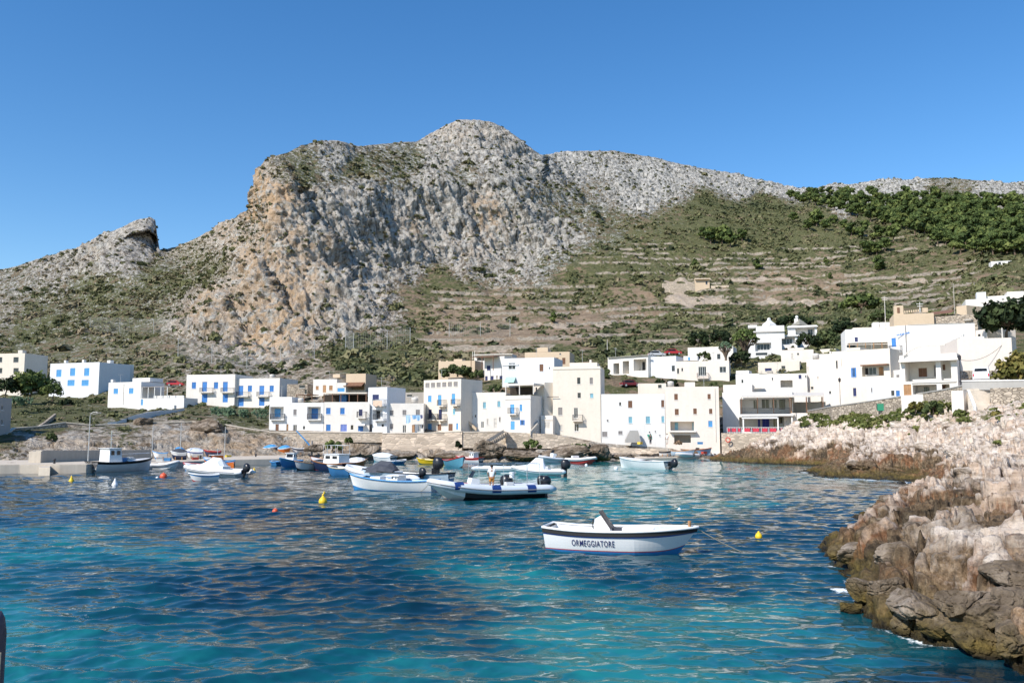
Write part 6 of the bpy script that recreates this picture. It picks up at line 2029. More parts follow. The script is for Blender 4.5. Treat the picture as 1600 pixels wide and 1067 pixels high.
# ---------------------------------------------------------------- van and cars
def car(name, label, px_, pb, d, rz, L, W, H, body, van=False):
    b0 = P(px_, pb, d)
    o = thing(name, label, "van" if van else "car", V3(b0), rz)
    m = MB()
    prof = [(-L / 2, .35), (-L / 2, H * .55), (-L * .46, H * .95), (-L * .40, H), (L * .12, H), (L * .28, H * .62), (L * .46, H * .52), (L / 2, H * .40), (L / 2, .3)] if van else \
        [(-L / 2, .35), (-L / 2, H * .58), (-L * .40, H * .64), (-L * .30, H * .97), (-L * .2, H), (L * .1, H), (L * .24, H * .66), (L * .46, H * .55), (L / 2, H * .42), (L / 2, .3)]
    rings = []
    for yy, f in ((-W / 2, .90), (-W / 2 + .06, 1.0), (W / 2 - .06, 1.0), (W / 2, .90)):
        rings.append([(x * (1 if f == 1 else .985), yy * (1.0 if z < H * .6 else .88), z if f == 1 else .35 + (z - .35) * .97) for x, z in prof])
    m.loft(rings)
    m.build("body", body, o)
    r = MB()
    r.add([(-L / 2 - .004 + .03, -W * .40, H * .60), (-L / 2 - .004 + .03, W * .40, H * .60), (-L * .465 - .01, W * .36, H * .90), (-L * .465 - .01, -W * .36, H * .90)] if van else
          [(-L * .405, -W * .38, H * .67), (-L * .405, W * .38, H * .67), (-L * .31, W * .34, H * .93), (-L * .31, -W * .34, H * .93)], [(0, 3, 2, 1), (0, 1, 2, 3)])
    r.build("rear_window", GLASS, o)
    for s in (-1, 1):
        g = MB()
        y = s * W * .44
        g.add([(-L * .38, y * 1.02, H * .62), (L * .14, y * 1.02, H * .62), (L * .08, y * 1.0, H * .92), (-L * .36, y * 1.0, H * .92)], [(0, 1, 2, 3), (0, 3, 2, 1)])
        g.build("side_window", GLASS, o)
        MB().box(-L / 2 - .03, -L / 2 + .05, s * W * .44 - .07, s * W * .44 + .07, H * .38, H * .56).build("tail_light", RED, o)
        for x in (-L * .31, L * .31):
            w = MB()
            for r0, r1, y0, y1 in ((.31, .31, s * W / 2 - .2 * s, s * W / 2 + .01 * s),):
                Mx = Matrix.Translation((x, (y0 + y1) / 2, .31)) @ Matrix.Rotation(math.pi / 2, 4, 'X')
                w.lathe([(.2, -.1), (.31, -.09), (.31, .09), (.2, .1)], (0, 0, 0), 18, 0, Mx)
            wo = w.build("wheel", IRON, o)
            w2 = MB()
            Mx = Matrix.Translation((x, s * W / 2 + .005 * s, .31)) @ Matrix.Rotation(math.pi / 2, 4, 'X')
            w2.lathe([(.05, -.012), (.19, -.012), (.19, .012), (.05, .012)], (0, 0, 0), 14, 0, Mx)
            w2.build("hubcap", POSTM, wo)
    MB().box(-L / 2 - .05, -L / 2 + .1, -W * .46, W * .46, .28, .45, 0, None, .03).build("bumper", GREYP, o)
    return o


VANW = paint("white_car_paint", (0.78, 0.79, 0.80), .25, .04, 2, .5)
CARRED = paint("red_car_paint", (0.42, 0.03, 0.03), .25, .06, 2, .5)
CARGREY = paint("silver_car_paint", (0.45, 0.46, 0.47), .3, .05, 2, .5)
car("van", "white van parked behind the road parapet, rear window dark", 1535, 598.5, 104.2, 1.02, 4.2, 1.78, 1.85, VANW, True)
car("car", "red car parked beside the upper of the joined cream houses", 274, 603.5, 206, .1, 4.0, 1.6, 1.4, CARRED)
car("car", "dark red car half hidden beside the pillared villa's wall", 985, 604.5, 172, .25, 3.9, 1.6, 1.4, paint("maroon_car_paint", (0.14, 0.02, 0.02), .3))
car("car", "silver car parked up behind the pillared villa", 1026, 557.5, 200, .1, 3.9, 1.6, 1.4, CARGREY)
car("car", "red car among the dry plants up behind the pillared villa", 1052, 554.5, 205, .1, 3.9, 1.6, 1.4, CARRED)

# washing hung across the low cream house
for k, (a, b_, t, bt, c, lab) in enumerate(((634, 641, 648.5, 662, (0.42, 0.60, 0.78), "pale blue sheet hanging on the low cream house, first from the left"), (644, 650, 648.5, 655, (0.20, 0.40, 0.66), "short mid-blue towel next to the pale sheet on the washing line"), (650.5, 656, 648, 657.5, (0.30, 0.50, 0.74), "sky-blue towel in the middle of the washing line"), (656.5, 660, 648, 654, (0.12, 0.14, 0.26), "dark garment at the end of the washing line"))):
    A, B = P(a, t, 146.3), P(b_, t, 146.3)
    h_ = (bt - t) / F * 146.3
    m = MB()
    n = 8
    for j in range(n):
        f0, f1 = j / n, (j + 1) / n
        w = lambda f: .06 * math.sin(f * 9 + k)
        x0, x1 = (B[0] - A[0]) * f0, (B[0] - A[0]) * f1
        m.add([(x0, 0, 0), (x1, 0, 0), (x1 + .1, w(f1), -h_ * (.9 + .1 * math.sin(f1 * 5))), (x0 + .1, w(f0), -h_ * (.9 + .1 * math.sin(f0 * 5)))], [(0, 1, 2, 3), (3, 2, 1, 0)])
    o = m.build("laundry", paint("laundry_cloth_%d" % k, c, .9, .1, 3))
    o.location = V3(A)
    tag(o, lab, "laundry")
ln = MB().tube([(0, 0, .02), (3.0, 0, -.03)], .015, 4).build("clothes_line", IRON)
ln.location = V3(P(633, 648.2, 146.3))
tag(ln, "thin clothes line strung across the low cream house", "clothes line")
# lifebuoy on the restaurant's stone wall
lb = MB()
c0 = P(1137.5, 687, 143.1)
lb.tube([(.36 * math.cos(a), 0, .36 * math.sin(a)) for a in np.linspace(0, 2 * math.pi, 20, endpoint=False)], .09, 8, closed=True)
o = lb.build("lifebuoy", paint("lifebuoy_red", (0.62, 0.08, 0.05), .5, .1, 2))
o.location = V3(c0)
tag(o, "red lifebuoy hung on the stone wall under the restaurant", "lifebuoy")

# roof clutter: aerials and tanks, one by one
for where, px_, py_, d, h_ in (("the long quayside house with two deep balconies", 440, 620, 151, 2.2), ("the narrow tower house", 596, 605, 150, 2.0), ("the long cream house with slit windows", 752, 613, 153, 2.4), ("the cool white cube", 838, 559, 180, 2.4), ("the four-storey cream block", 910, 567, 153, 2.6), ("the plain white beach house", 1000, 615.5, 151, 2.2), ("the pale pink beach house", 1100, 604, 150, 2.4),
                               ("the white stepped house above the restaurant", 1215, 584, 165, 2.4), ("the bay-window house", 1362, 546, 131, 2.0), ("the five-shuttered white house", 140, 567, 240, 2.6), ("the upper joined cream house", 345, 585, 206, 2.4), ("the wooden-shuttered house", 515, 592.5, 182, 2.0), ("the pink-white house with the barred window", 1115, 564, 182, 2.2), ("the pillared villa", 962, 557, 190, 2.2), ("the low house with pergola terrace", 188, 597, 203, 2.2), ("the attic-window house", 690, 594, 153, 2.2)):
    o = thing("aerial", "thin TV aerial on the roof of " + where, "aerial", V3(P(px_, py_ + 2, d)), TR.rand() * 3)
    MB().tube([(0, 0, -.3), (0, 0, h_)], .03, 5).build("mast", POSTM, o)
    m = MB().tube([(-.7, 0, h_ - .15), (.7, 0, h_ - .15)], .018, 4)
    for k in range(6):
        m.tube([(-.6 + .24 * k, -.35 + .03 * k, h_ - .15), (-.6 + .24 * k, .35 - .03 * k, h_ - .15)], .012, 4)
    m.build("antenna", POSTM, o)
for where, px_, py_, d, r in (("the low cream house with washing", 648, 629.5, 150, .6), ("the long cream house with slit windows", 733, 614, 152, .55), ("the lower joined cream house", 425, 591, 205, .6), ("the low grey-white stepped roofs above the restaurant", 1185, 595, 163, .6), ("the pale pink beach house", 1048, 603.5, 150, .55), ("the blank cream block by the bay-window house", 1275, 560, 164, .6), ("the two-balcony quayside house", 470, 629, 152, .5)):
    o = thing("water_tank", "grey cylindrical water tank on the roof of " + where, "tank", V3(P(px_, py_ + 1, d)))
    MB().lathe([(r, 0), (r, r * 1.5), (r * .9, r * 1.7), (r * .3, r * 1.85), (.02, r * 1.87)], (0, 0, 0), 18).build("tank_shell", PALEP, o, True)
    MB().lathe([(r * 1.03, r * .45), (r * 1.03, r * .55)], (0, 0, 0), 18).lathe([(r * 1.03, r * 1.0), (r * 1.03, r * 1.1)], (0, 0, 0), 18).build("band", GREYP, o)
for k, (px_, py_, d, lab) in enumerate(((95, 737.5, 96, "bollard at the breakwater's outer corner"), (205, 729, 103, "bollard beside the work boat's bow"), (320, 724.5, 121, "bollard at the middle of the quay edge"), (405, 722.5, 128, "bollard on the low quay before the blue-covered boats"))):
    o = thing("bollard", "rusty iron " + lab, "bollard", (dxy(px_, d)[0], d, .62 if k else .95))
    MB().lathe([(.13, 0), (.11, .12), (.10, .34), (.17, .40), (.18, .48), (.08, .54), (.01, .55)], (0, 0, 0), 14).build("post", IRON, o, True)
# ---------------------------------------------------------------- boats
GEL = paint("white_gelcoat", (0.80, 0.80, 0.79), .28, .05, 1.5, .5)
GELW = paint("worn_white_gelcoat", (0.70, 0.69, 0.67), .4, .1, 1.5, .4)
BLACKR = paint("black_rubber", (0.020, 0.019, 0.018), .5, .2, 3)
ANTIF = paint("blue_antifoul", (0.03, 0.20, 0.46), .6, .15, 2)
STRIPE = paint("blue_stripe", (0.04, 0.10, 0.36), .4, .1, 2)
REDB = paint("red_paint", (0.50, 0.05, 0.04), .45, .12, 2)
HYP = paint("pale_grey_hypalon", (0.60, 0.64, 0.68), .5, .06, 1.5, .3)
HYPW = paint("white_hypalon", (0.76, 0.77, 0.78), .5, .05, 1.5, .3)
NAVYH = paint("navy_hull", (0.025, 0.04, 0.10), .35, .1, 2, .5)
TEALH = paint("teal_hull", (0.10, 0.30, 0.40), .45, .1, 2)
MIDBL = paint("mid_blue_hull", (0.05, 0.20, 0.42), .45, .1, 2)
VARN = paint("varnished_wood", (0.40, 0.17, 0.06), .35, .15, 2, .5)
ORANGE = paint("orange_paint", (0.62, 0.16, 0.03), .5, .1, 2)
YELLOW = paint("yellow_paint", (0.78, 0.52, 0.02), .45, .08, 2)
TARP = paint("blue_tarpaulin", (0.05, 0.25, 0.52), .7, .1, 2)
DARKC = paint("dark_canvas", (0.06, 0.065, 0.08), .85, .15, 2)
CHARC = paint("outboard_black", (0.015, 0.016, 0.02), .3, .2, 2, .5)
STEEL = paint("stainless", (0.62, 0.63, 0.64), .25, .05, 2, .5, .8)
ROPE = paint("rope", (0.42, 0.36, 0.26), .9, .2, 5)
DKBOT = paint("dark_bottom_paint", (0.02, 0.018, 0.02), .6, .1, 2)
CREAMP = paint("cream_paint", (0.66, 0.58, 0.42), .5, .1, 2)


class Hull:
    """hull lines: x from stern (0) to bow (L)"""

    def __init__(s, L, B, F, bow=.45, stern=.82, rise=.35, rake=.35, keel=.32, full=2.3, dbl=False, fl=.42):
        s.fl = fl
        s.L, s.B, s.F, s.bow, s.stern, s.rise, s.rake, s.keel, s.full, s.dbl = L, B, F, bow, stern, rise, rake, keel, full, dbl

    def half(s, t):
        if t < s.bow:
            q = (s.bow - t) / s.bow
            st = 0.12 if s.dbl else s.stern
            return s.B / 2 * (1 - (1 - st) * q ** (2.4 if s.dbl else 1.6))
        q = (t - s.bow) / (1 - s.bow)
        return s.B / 2 * max(0.012, 1 - q ** s.full)

    def sheer(s, t):
        return s.F * (1 + s.rise * max(0, (t - .3) / .7) ** 1.8 + (.12 if not s.dbl else .25) * max(0, (.3 - t) / .3) ** 2)

    def pt(s, t, h):
        """h 0 at the keel, 1 at the sheer; port side (+y)"""
        zk = -s.keel * (1 - max(0, (t - .72) / .28) ** 2.2)
        zs = s.sheer(t)
        z = zk + (zs - zk) * h
        b = s.half(t)
        q = min(1, h)
        y = b * (q ** s.fl if t < .6 else q ** (s.fl + .62 * ((t - .6) / .4)))
        y *= .93 + .07 * h
        x = s.L * t - (s.rake * (1 - h) * max(0, (t - .55) / .45) ** 2) + (.10 * (1 - h) if t < .02 and not s.dbl else 0)
        return x, y, z

    def inner(s, t, depth):
        zk, zs = s.pt(t, 0)[2], s.sheer(t)
        z = max(zs - depth, zk + .12)
        y = s.pt(t, (z - zk) / (zs - zk))[1]
        return z, max(.01, y * .94 - .03)

    def build(s, parent, mats, wl=.0, bands=(), inside=None, depth=None, deckfrom=1.1):
        """bands: (h0, h1, material index) painted strakes by height fraction of the topsides"""
        nt_, hs = 34, sorted({0, .12, .25, .4, .5, .6, .7, .8, .9, 1.0} | {b for q in bands for b in q[:2]})
        ts = np.linspace(0, 1, nt_)
        m = MB()
        for sgn in (1, -1):
            v = [[(lambda p: (p[0], p[1] * sgn, p[2]))(s.pt(t, h)) for h in hs] for t in ts]
            for i in range(nt_ - 1):
                for j in range(len(hs) - 1):
                    a, b, c, d = v[i][j], v[i + 1][j], v[i + 1][j + 1], v[i][j + 1]
                    zc = (a[2] + b[2] + c[2] + d[2]) / 4
                    hm = (hs[j] + hs[j + 1]) / 2
                    mi = 0
                    for h0, h1, k in bands:
                        if h0 <= hm <= h1:
                            mi = k
                    m.add([a, b, c, d], [(0, 1, 2, 3) if sgn < 0 else (3, 2, 1, 0)], mi)
            if not s.dbl:
                row = v[0]
                for j in range(len(hs) - 1):
                    a, d = row[j], row[j + 1]
                    m.add([a, d, (d[0], 0, d[2]), (a[0], 0, a[2])], [(0, 1, 2, 3), (3, 2, 1, 0)], 0)
        h = m.build("hull", mats, parent)
        for p in h.data.polygons:
            p.use_smooth = True
        # inside: sole and ceiling, foredeck
        depth = depth or s.F * .62
        n = MB()
        tt = np.linspace(.03, min(.93, deckfrom), 22)
        th = .07
        for i in range(len(tt) - 1):
            for sgn in (1, -1):
                q = []
                for t in (tt[i], tt[i + 1]):
                    b = max(.01, s.half(t) - th)
                    zf, bi = s.inner(t, depth)
                    q.append(((s.L * t, sgn * b, s.sheer(t) - .01), (s.L * t, sgn * bi, zf), (s.L * t, 0, zf)))
                f = [(0, 1, 4, 3), (1, 2, 5, 4)]
                n.add([*q[0], *q[1]], f + [tuple(reversed(x)) for x in f])
        for t in (tt[0], tt[-1]):
            b = max(.01, s.half(t) - th)
            zf, bi = s.inner(t, depth)
            n.add([(s.L * t, -b, s.sheer(t) - .01), (s.L * t, b, s.sheer(t) - .01), (s.L * t, bi, zf), (s.L * t, -bi, zf)], [(0, 1, 2, 3), (3, 2, 1, 0)])
        n.build("cockpit", inside or GELW, parent)
        if deckfrom < 1:
            d = MB()
            for i, t in enumerate(np.linspace(deckfrom, .995, 9)[:-1]):
                t2 = t + (.995 - deckfrom) / 8
                c0, c1 = .06 * s.half(t) * 2, .06 * s.half(t2) * 2
                a = [(s.L * t, -s.half(t), s.sheer(t) + .012), (s.L * t, 0, s.sheer(t) + c0), (s.L * t, s.half(t), s.sheer(t) + .012), (s.L * t2, -s.half(t2), s.sheer(t2) + .012), (s.L * t2, 0, s.sheer(t2) + c1), (s.L * t2, s.half(t2), s.sheer(t2) + .012)]
                d.add(a, [(0, 3, 4, 1), (1, 4, 5, 2)])
            d.build("foredeck", mats[0] if not isinstance(inside, bpy.types.Material) else inside, parent)
        return h

    def rail(s, parent, mat, r=.045, name="gunwale", dz=0.0, n=36):
        pts = []
        ts = np.linspace(0, 1, n)
        for t in ts:
            x, y, z = s.pt(t, 1)
            pts.append((x, y + r * .3, z + dz))
        pts += [(x, -y, z) for x, y, z in reversed(pts)]
        return MB().tube(pts, r, 8, closed=True).build(name, mat, parent, True)


def place(root, pxs, ys, pxb, yb):
    """stern and bow waterline pixels -> position and heading of the boat"""
    a, b = PG(pxs, ys), PG(pxb, yb)
    root.location = (a[0], a[1], 0)
    root.rotation_euler = (0, 0, math.atan2(b[1] - a[1], b[0] - a[0]))
    return float(np.hypot(b[1] - a[1], b[0] - a[0]))


def outboard(parent, x, z, y=0.0, s=1.0, tilt=0.0, mat=CHARC, stripe=TRIM):
    M = Matrix.Translation((x, y, z)) @ Matrix.Rotation(tilt, 4, 'Y') @ Matrix.Scale(s, 4)
    m = MB()
    rings = []
    for zz, a, b, ox in ((.18, .22, .14, -.02), (.26, .30, .20, -.04), (.45, .34, .22, -.06), (.66, .30, .20, -.05), (.78, .18, .13, -.02), (.81, .08, .06, 0)):
        rings.append([M @ Vector((-.22 + ox + a * math.cos(k * .5236), b * math.sin(k * .5236), zz)) for k in range(12)])
    m.loft(rings)
    e = m.build("outboard", mat, parent, True)
    lo = MB()
    lo.loft([[M @ Vector((-.24 + a * math.cos(k * .785), b * math.sin(k * .785), zz)) for k in range(8)] for zz, a, b in ((.2, .14, .09), (-.2, .12, .06), (-.55, .14, .05))])
    lo.box(-.08, .06, -.14, .14, -.1, .2, 0, M)
    lo.build("leg", mat, e)
    if stripe:
        MB().add([M @ Vector(p) for p in ((-.50, -.235, .44), (-.02, -.235, .52), (-.02, -.235, .58), (-.50, -.235, .50))], [(0, 1, 2, 3), (3, 2, 1, 0)]).build("decal", stripe, e)
    return e


def rope(label, a, b, sag, r=.018, mat=ROPE, name="mooring_rope"):
    A, B = Vector(a), Vector(b)
    pts = [A.lerp(B, t) - Vector((0, 0, sag * 4 * t * (1 - t))) - A for t in np.linspace(0, 1, 16)]
    o = MB().tube(pts, r, 6).build(name, mat)
    o.location = A
    return tag(o, label, "rope")


# 1 ------ the mooring launch nearest the camera
R1 = thing("mooring_launch", "white open launch lettered on its side, with black rubbing band and blue bottom", "boat")
L1 = place(R1, 856, 856.5, 1078, 865)
H1 = Hull(L1 * 1.06, 2.15, .80, bow=.5, stern=.80, rise=.22, rake=.75, keel=.30, full=2.5, fl=.22)
H1.build(R1, [GEL, ANTIF, STRIPE, REDB], bands=((0, .33, 1), (.33, .36, 3), (.80, .85, 2)), inside=GEL, deckfrom=.72, depth=.5)
m = MB()
pts = [H1.pt(t, .93) for t in np.linspace(0, 1, 40)]
ring = [(x, y + .015, z) for x, y, z in pts]
allp = ring + [(x, -y, z) for x, y, z in reversed(ring)]
rings = []
for i, p in enumerate(allp):
    a, b = Vector(allp[i - 1]), Vector(allp[(i + 1) % len(allp)])
    t_ = (b - a).normalized()
    n_ = Vector((-t_.y, t_.x, 0)) * -1
    q = Vector(p)
    rings.append([q + n_ * .035 + Vector((0, 0, -.075)), q + n_ * .055, q + n_ * .035 + Vector((0, 0, .075)), q - n_ * .02 + Vector((0, 0, .085)), q - n_ * .02 + Vector((0, 0, -.085))])
m.loft(rings + [rings[0]], cap=False)
m.build("rubbing_band", BLACKR, R1)
H1.rail(R1, GEL, .05, "gunwale", .02)
k_ = 7.0 / H1.L
c = MB()
xs = H1.L * .37
c.loft([[Vector((xs - .30, -.34, .22)), Vector((xs + .42, -.34, .22)), Vector((xs + .42, .34, .22)), Vector((xs - .30, .34, .22))], [Vector((xs - .26, -.32, .85)), Vector((xs + .38, -.32, .85)), Vector((xs + .38, .32, .85)), Vector((xs - .26, .32, .85))],
        [Vector((xs - .22, -.30, 1.22)), Vector((xs + .02, -.30, 1.36)), Vector((xs + .02, .30, 1.36)), Vector((xs - .22, .30, 1.22))]])
co = c.build("console", GEL, R1)
ws = MB()
ws.add([(xs + .45, -.36, .86), (xs + .45, .36, .86), (xs - .02, .32, 1.52), (xs - .02, -.32, 1.52), (xs + .40, -.36, .84), (xs + .40, .36, .84), (xs - .07, .32, 1.50), (xs - .07, -.32, 1.50)],
       [(0, 1, 2, 3), (7, 6, 5, 4), (0, 3, 7, 4), (1, 5, 6, 2), (3, 2, 6, 7), (0, 4, 5, 1)])
ws.build("windscreen", paint("smoked_screen", (.05, .04, .045), .3, .3, 4), co)
MB().box(xs + .40, xs + .78, -.02, .02, .45, .9).tube([(xs + .45, -.38, .80), (xs + .85, -.36, .55)], .03, 6).build("screen_cover", DARKC, co)
MB().tube([(xs - .33, .17 * math.cos(a), 1.0 + .17 * math.sin(a)) for a in np.linspace(0, 6.283, 14, endpoint=False)], .018, 6, closed=True).build("steering_wheel", BLACKR, co)
MB().box(H1.L * .10, H1.L * .26, -.62, .62, .40, .66, 0, None, .03).build("stern_bench", GEL, R1)
MB().box(H1.L * .50, H1.L * .60, -.35, .35, .30, .72, 0, None, .03).build("engine_box", GEL, R1)
MB().tube([(H1.L * .945, 0, .9), (H1.L * .945, 0, 1.22)], .06, 8).tube([(H1.L * .945, -.16, 1.14), (H1.L * .945, .16, 1.14)], .035, 6).build("mooring_bitt", OAK, R1)
MB().tube([(H1.L * .60, -.98, .93), (H1.L * .66, -.98, .97), (H1.L * .74, -.93, 1.0)], .022, 6).build("grab_rail", STEEL, R1)
for k in range(3):
    MB().tube([(H1.L * (.04 + .03 * k), -.70, .80), (H1.L * (.04 + .03 * k), -.70, .93)], .02, 6).build("cleat", STEEL, R1)
# lettering on the hull, bent to the hull's side
cu = bpy.data.curves.new("lettering", 'FONT')
cu.body = "ORMEGGIATORE"
cu.size = .36
cu.space_character = 1.12
cu.offset = .003
cu.resolution_u = 3
to = bpy.data.objects.new("lettering_curve", cu)
COL.objects.link(to)
dg = bpy.context.evaluated_depsgraph_get()
tm = bpy.data.meshes.new_from_object(to.evaluated_get(dg))
bpy.data.objects.remove(to)
bm = bmesh.new()
bm.from_mesh(tm)
bmesh.ops.subdivide_edges(bm, edges=[e for e in bm.edges if e.calc_length() > .12], cuts=2)
xmax = max(v.co.x for v in bm.verts)
x0_ = H1.L * .195
sc_ = H1.L * .285 / xmax
for v in bm.verts:
    t = (x0_ + v.co.x * sc_) / H1.L
    hh = .505 + (v.co.y * .92) / (H1.sheer(t) + .30)
    x, y, z = H1.pt(t, hh)
    v.co = (x, -y - .022, z)
me = bpy.data.meshes.new("lettering")
bm.to_mesh(me)
bm.free()
me.materials.append(paint("letter_navy", (.025, .03, .12), .5, .05))
lo = bpy.data.objects.new("lettering", me)
COL.objects.link(lo)
lo.parent = R1
Mw = Matrix.Translation(R1.location) @ Matrix.Rotation(R1.rotation_euler.z, 4, 'Z')
rope("bow mooring rope slanting into the water from the lettered white launch", Mw @ Vector((H1.L * .99, 0, .95)), V3(PG(1168, 866, -.1)), .05)
rope("short stern line hanging from the lettered white launch", Mw @ Vector((.02, .5, .75)), V3(PG(843, 860, -.1)), .04, .014, BLACKR)


# 2 ------ inflatables
def rib(name, label, pxs, ys, pxb, yb, B=2.5, r=.27, tube=HYP, hull=GEL, bottom=None, seats=True, console=True, arch=False, motor=1, group=None, cover=None, stripes=None, cx=.46, rise=.42, msize=1.15, mtilt=0.0, patches=None, zt=.48):
    R = thing(name, label, "boat", group=group)
    L = place(R, pxs, ys, pxb, yb)
    path, rad = [], []
    n = 15
    for i in range(n):
        t = i / (n - 1)
        y = B / 2 - r
        if t > .62:
            q = (t - .62) / .38
            y *= math.sqrt(max(0, 1 - q ** 2.3))
        path.append(Vector((L * (-.02 + 1.0 * t), y, zt + rise * max(0, (t - .35) / .65) ** 2)))
        rad.append(r * (1 if t < .8 else 1 - .22 * (t - .8) / .2))
    full = path + [Vector((p.x, -p.y, p.z)) for p in reversed(path[:-1])]
    fr = rad + list(reversed(rad[:-1]))
    ends = [Vector((-.10 * L, full[0].y, zt - .02))], [Vector((-.10 * L, full[-1].y, zt - .02))]
    t_ = MB().tube(ends[0] + [Vector((-.05 * L, full[0].y, zt))] + full + [Vector((-.05 * L, full[-1].y, zt))] + ends[1], [r * .35, r * .85] + fr + [r * .85, r * .35], 14).build("tube", tube, R, True)
    for p in t_.data.polygons:
        p.use_smooth = True
    rs = MB()
    pts = [p + Vector((0, 0, 0)) for p in full]
    off = []
    for i, p in enumerate(pts):
        a, b = pts[max(0, i - 1)], pts[min(len(pts) - 1, i + 1)]
        tg = (b - a).normalized()
        nn = Vector((tg.y, -tg.x, 0)) * -1
        off.append(p + nn * (fr[i] + .005))
    rs.tube(off, .035, 6)
    rs.build("rubbing_strake", patches and GREYP or GREYP, R)
    h = MB()
    rows_ = []
    for i in range(12):
        t = i / 11
        b = (B / 2 - r) * (1 if t < .6 else math.sqrt(max(0.0005, 1 - ((t - .6) / .4) ** 2.2)))
        zk = -.42 + (.42 + zt + rise * .75) * max(0, (t - .62) / .38) ** 2.0
        zc = zt - r * .5 + rise * max(0, (t - .35) / .65) ** 2
        rows_.append([Vector((L * t * .985, y * b, z)) for y, z in ((1, zc), (.86, zk + (zc - zk) * .55), (0, zk), (-.86, zk + (zc - zk) * .55), (-1, zc))])
    for i in range(11):
        for j in range(4):
            lowm = 1 if (bottom and max(p.z for p in (rows_[i][1], rows_[i + 1][1])) < .34) else 0
            h.add([rows_[i][j], rows_[i + 1][j], rows_[i + 1][j + 1], rows_[i][j + 1]], [(0, 1, 2, 3), (3, 2, 1, 0)], lowm)
        h.add([rows_[i][0], rows_[i + 1][0], rows_[i + 1][4], rows_[i][4]], [(0, 1, 2, 3), (3, 2, 1, 0)], 0)
    h.add(rows_[0], [(0, 1, 2, 3, 4), (4, 3, 2, 1, 0)])
    h.build("hull", [hull, bottom or hull], R)
    fz = zt - r * .4
    if console:
        x = L * cx
        c = MB().loft([[Vector((x - .35, -.4, fz)), Vector((x + .5, -.4, fz)), Vector((x + .5, .4, fz)), Vector((x - .35, .4, fz))], [Vector((x - .3, -.38, fz + .85)), Vector((x + .25, -.38, fz + .95)), Vector((x + .25, .38, fz + .95)), Vector((x - .3, .38, fz + .85))]]).build("console", GEL, R)
        MB().add([(x + .25, -.38, fz + .95), (x + .25, .38, fz + .95), (x, .33, fz + 1.4), (x, -.33, fz + 1.4)], [(0, 1, 2, 3), (3, 2, 1, 0)]).build("windscreen", GLASS, c)
    if seats:
        MB().box(L * .26, L * .33, -.5, .5, fz, fz + .62, 0, None, .05).build("seat", GELW, R)
        MB().box(L * .62, L * .70, -.5, .5, fz, fz + .35, 0, None, .05).build("bow_locker", GEL, R)
    if cover:
        cm_ = MB().loft([[Vector((L * a, y, fz + .25 + z)) for y, z in ((-B / 2 + r, 0), (-.5, zh * .7), (0, zh), (.5, zh * .7), (B / 2 - r, 0))] for a, zh in ((.30, .3), (.36, 1.15), (.50, 1.25), (.62, .75), (.76, .35))], closed=False, cap=False)
        cm_.build("cover", cover, R)
    if arch:
        for x0 in (.38, .60, .17, .05):
            MB().tube([(L * x0, -B / 2 + r, fz + .3), (L * x0, -B / 2 + r + .1, fz + 1.85), (L * x0, B / 2 - r - .1, fz + 1.85), (L * x0, B / 2 - r, fz + .3)], .022, 6).build("awning_frame", STEEL, R)
        MB().tube([(L * .05, -B / 2 + r + .1, fz + 1.85), (L * .60, -B / 2 + r + .1, fz + 1.85)], .022, 6).build("awning_frame", STEEL, R)
        MB().tube([(L * .05, B / 2 - r - .1, fz + 1.85), (L * .60, B / 2 - r - .1, fz + 1.85)], .022, 6).build("awning_frame", STEEL, R)
    for k in range(motor):
        outboard(R, -.10, fz + .10, (k - (motor - 1) / 2) * .7, msize, mtilt)
    if patches:
        for tt in patches:
            i = min(len(path) - 2, int(tt * (n - 1)))
            p = path[i].lerp(path[i + 1], tt * (n - 1) - i)
            w = .32
            for side in (1, -1):
                m = MB()
                v = []
                for a in np.linspace(-.55, 1.9, 8):
                    for xx in (-w, w):
                        v.append((p.x + xx, side * (p.y + (r + .012) * math.cos(a)), p.z + (r + .012) * math.sin(a)))
                m.add(v, [f for k in range(7) for f in ((2 * k, 2 * k + 1, 2 * k + 3, 2 * k + 2), (2 * k + 2, 2 * k + 3, 2 * k + 1, 2 * k))])
                m.build("fender_pad", STRIPE if stripes is None else stripes, R)
    return R, L, fz


R2, L2, fz2 = rib("inflatable_boat", "long pale grey inflatable with a standing man, navy pads and an awning frame", 842, 776, 668, 782, 2.7, .31, HYP, GELW, DKBOT, True, True, True, 2, patches=(.16, .48, .80), rise=.62, msize=1.1, zt=.60, cx=.60)
# seat with a black rounded back beside the man
M2 = Matrix.Translation(R2.location) @ Matrix.Rotation(R2.rotation_euler.z, 4, 'Z')
MB().lathe([(.05, .35), (.42, .4), (.46, .65), (.40, .95), (.2, 1.08), (.03, 1.1)], (L2 * .29, -.25, fz2), 14).build("pilot_seat", CHARC, R2, True)
MB().box(L2 * .66, L2 * .71, -.3, .3, fz2 + .35, fz2 + .62, 0, None, .04).build("red_bag", REDB, R2)
MB().lathe([(.16, 0), (.19, .35), (.20, .37), (.05, .40)], (L2 * .27, .3, fz2 + .9), 10).build("bucket", GEL, R2)
rope("mooring line at the bow of the long pale grey inflatable", M2 @ Vector((L2 * .99, 0, 1.1)), V3(PG(655, 768, -.1)), .1)

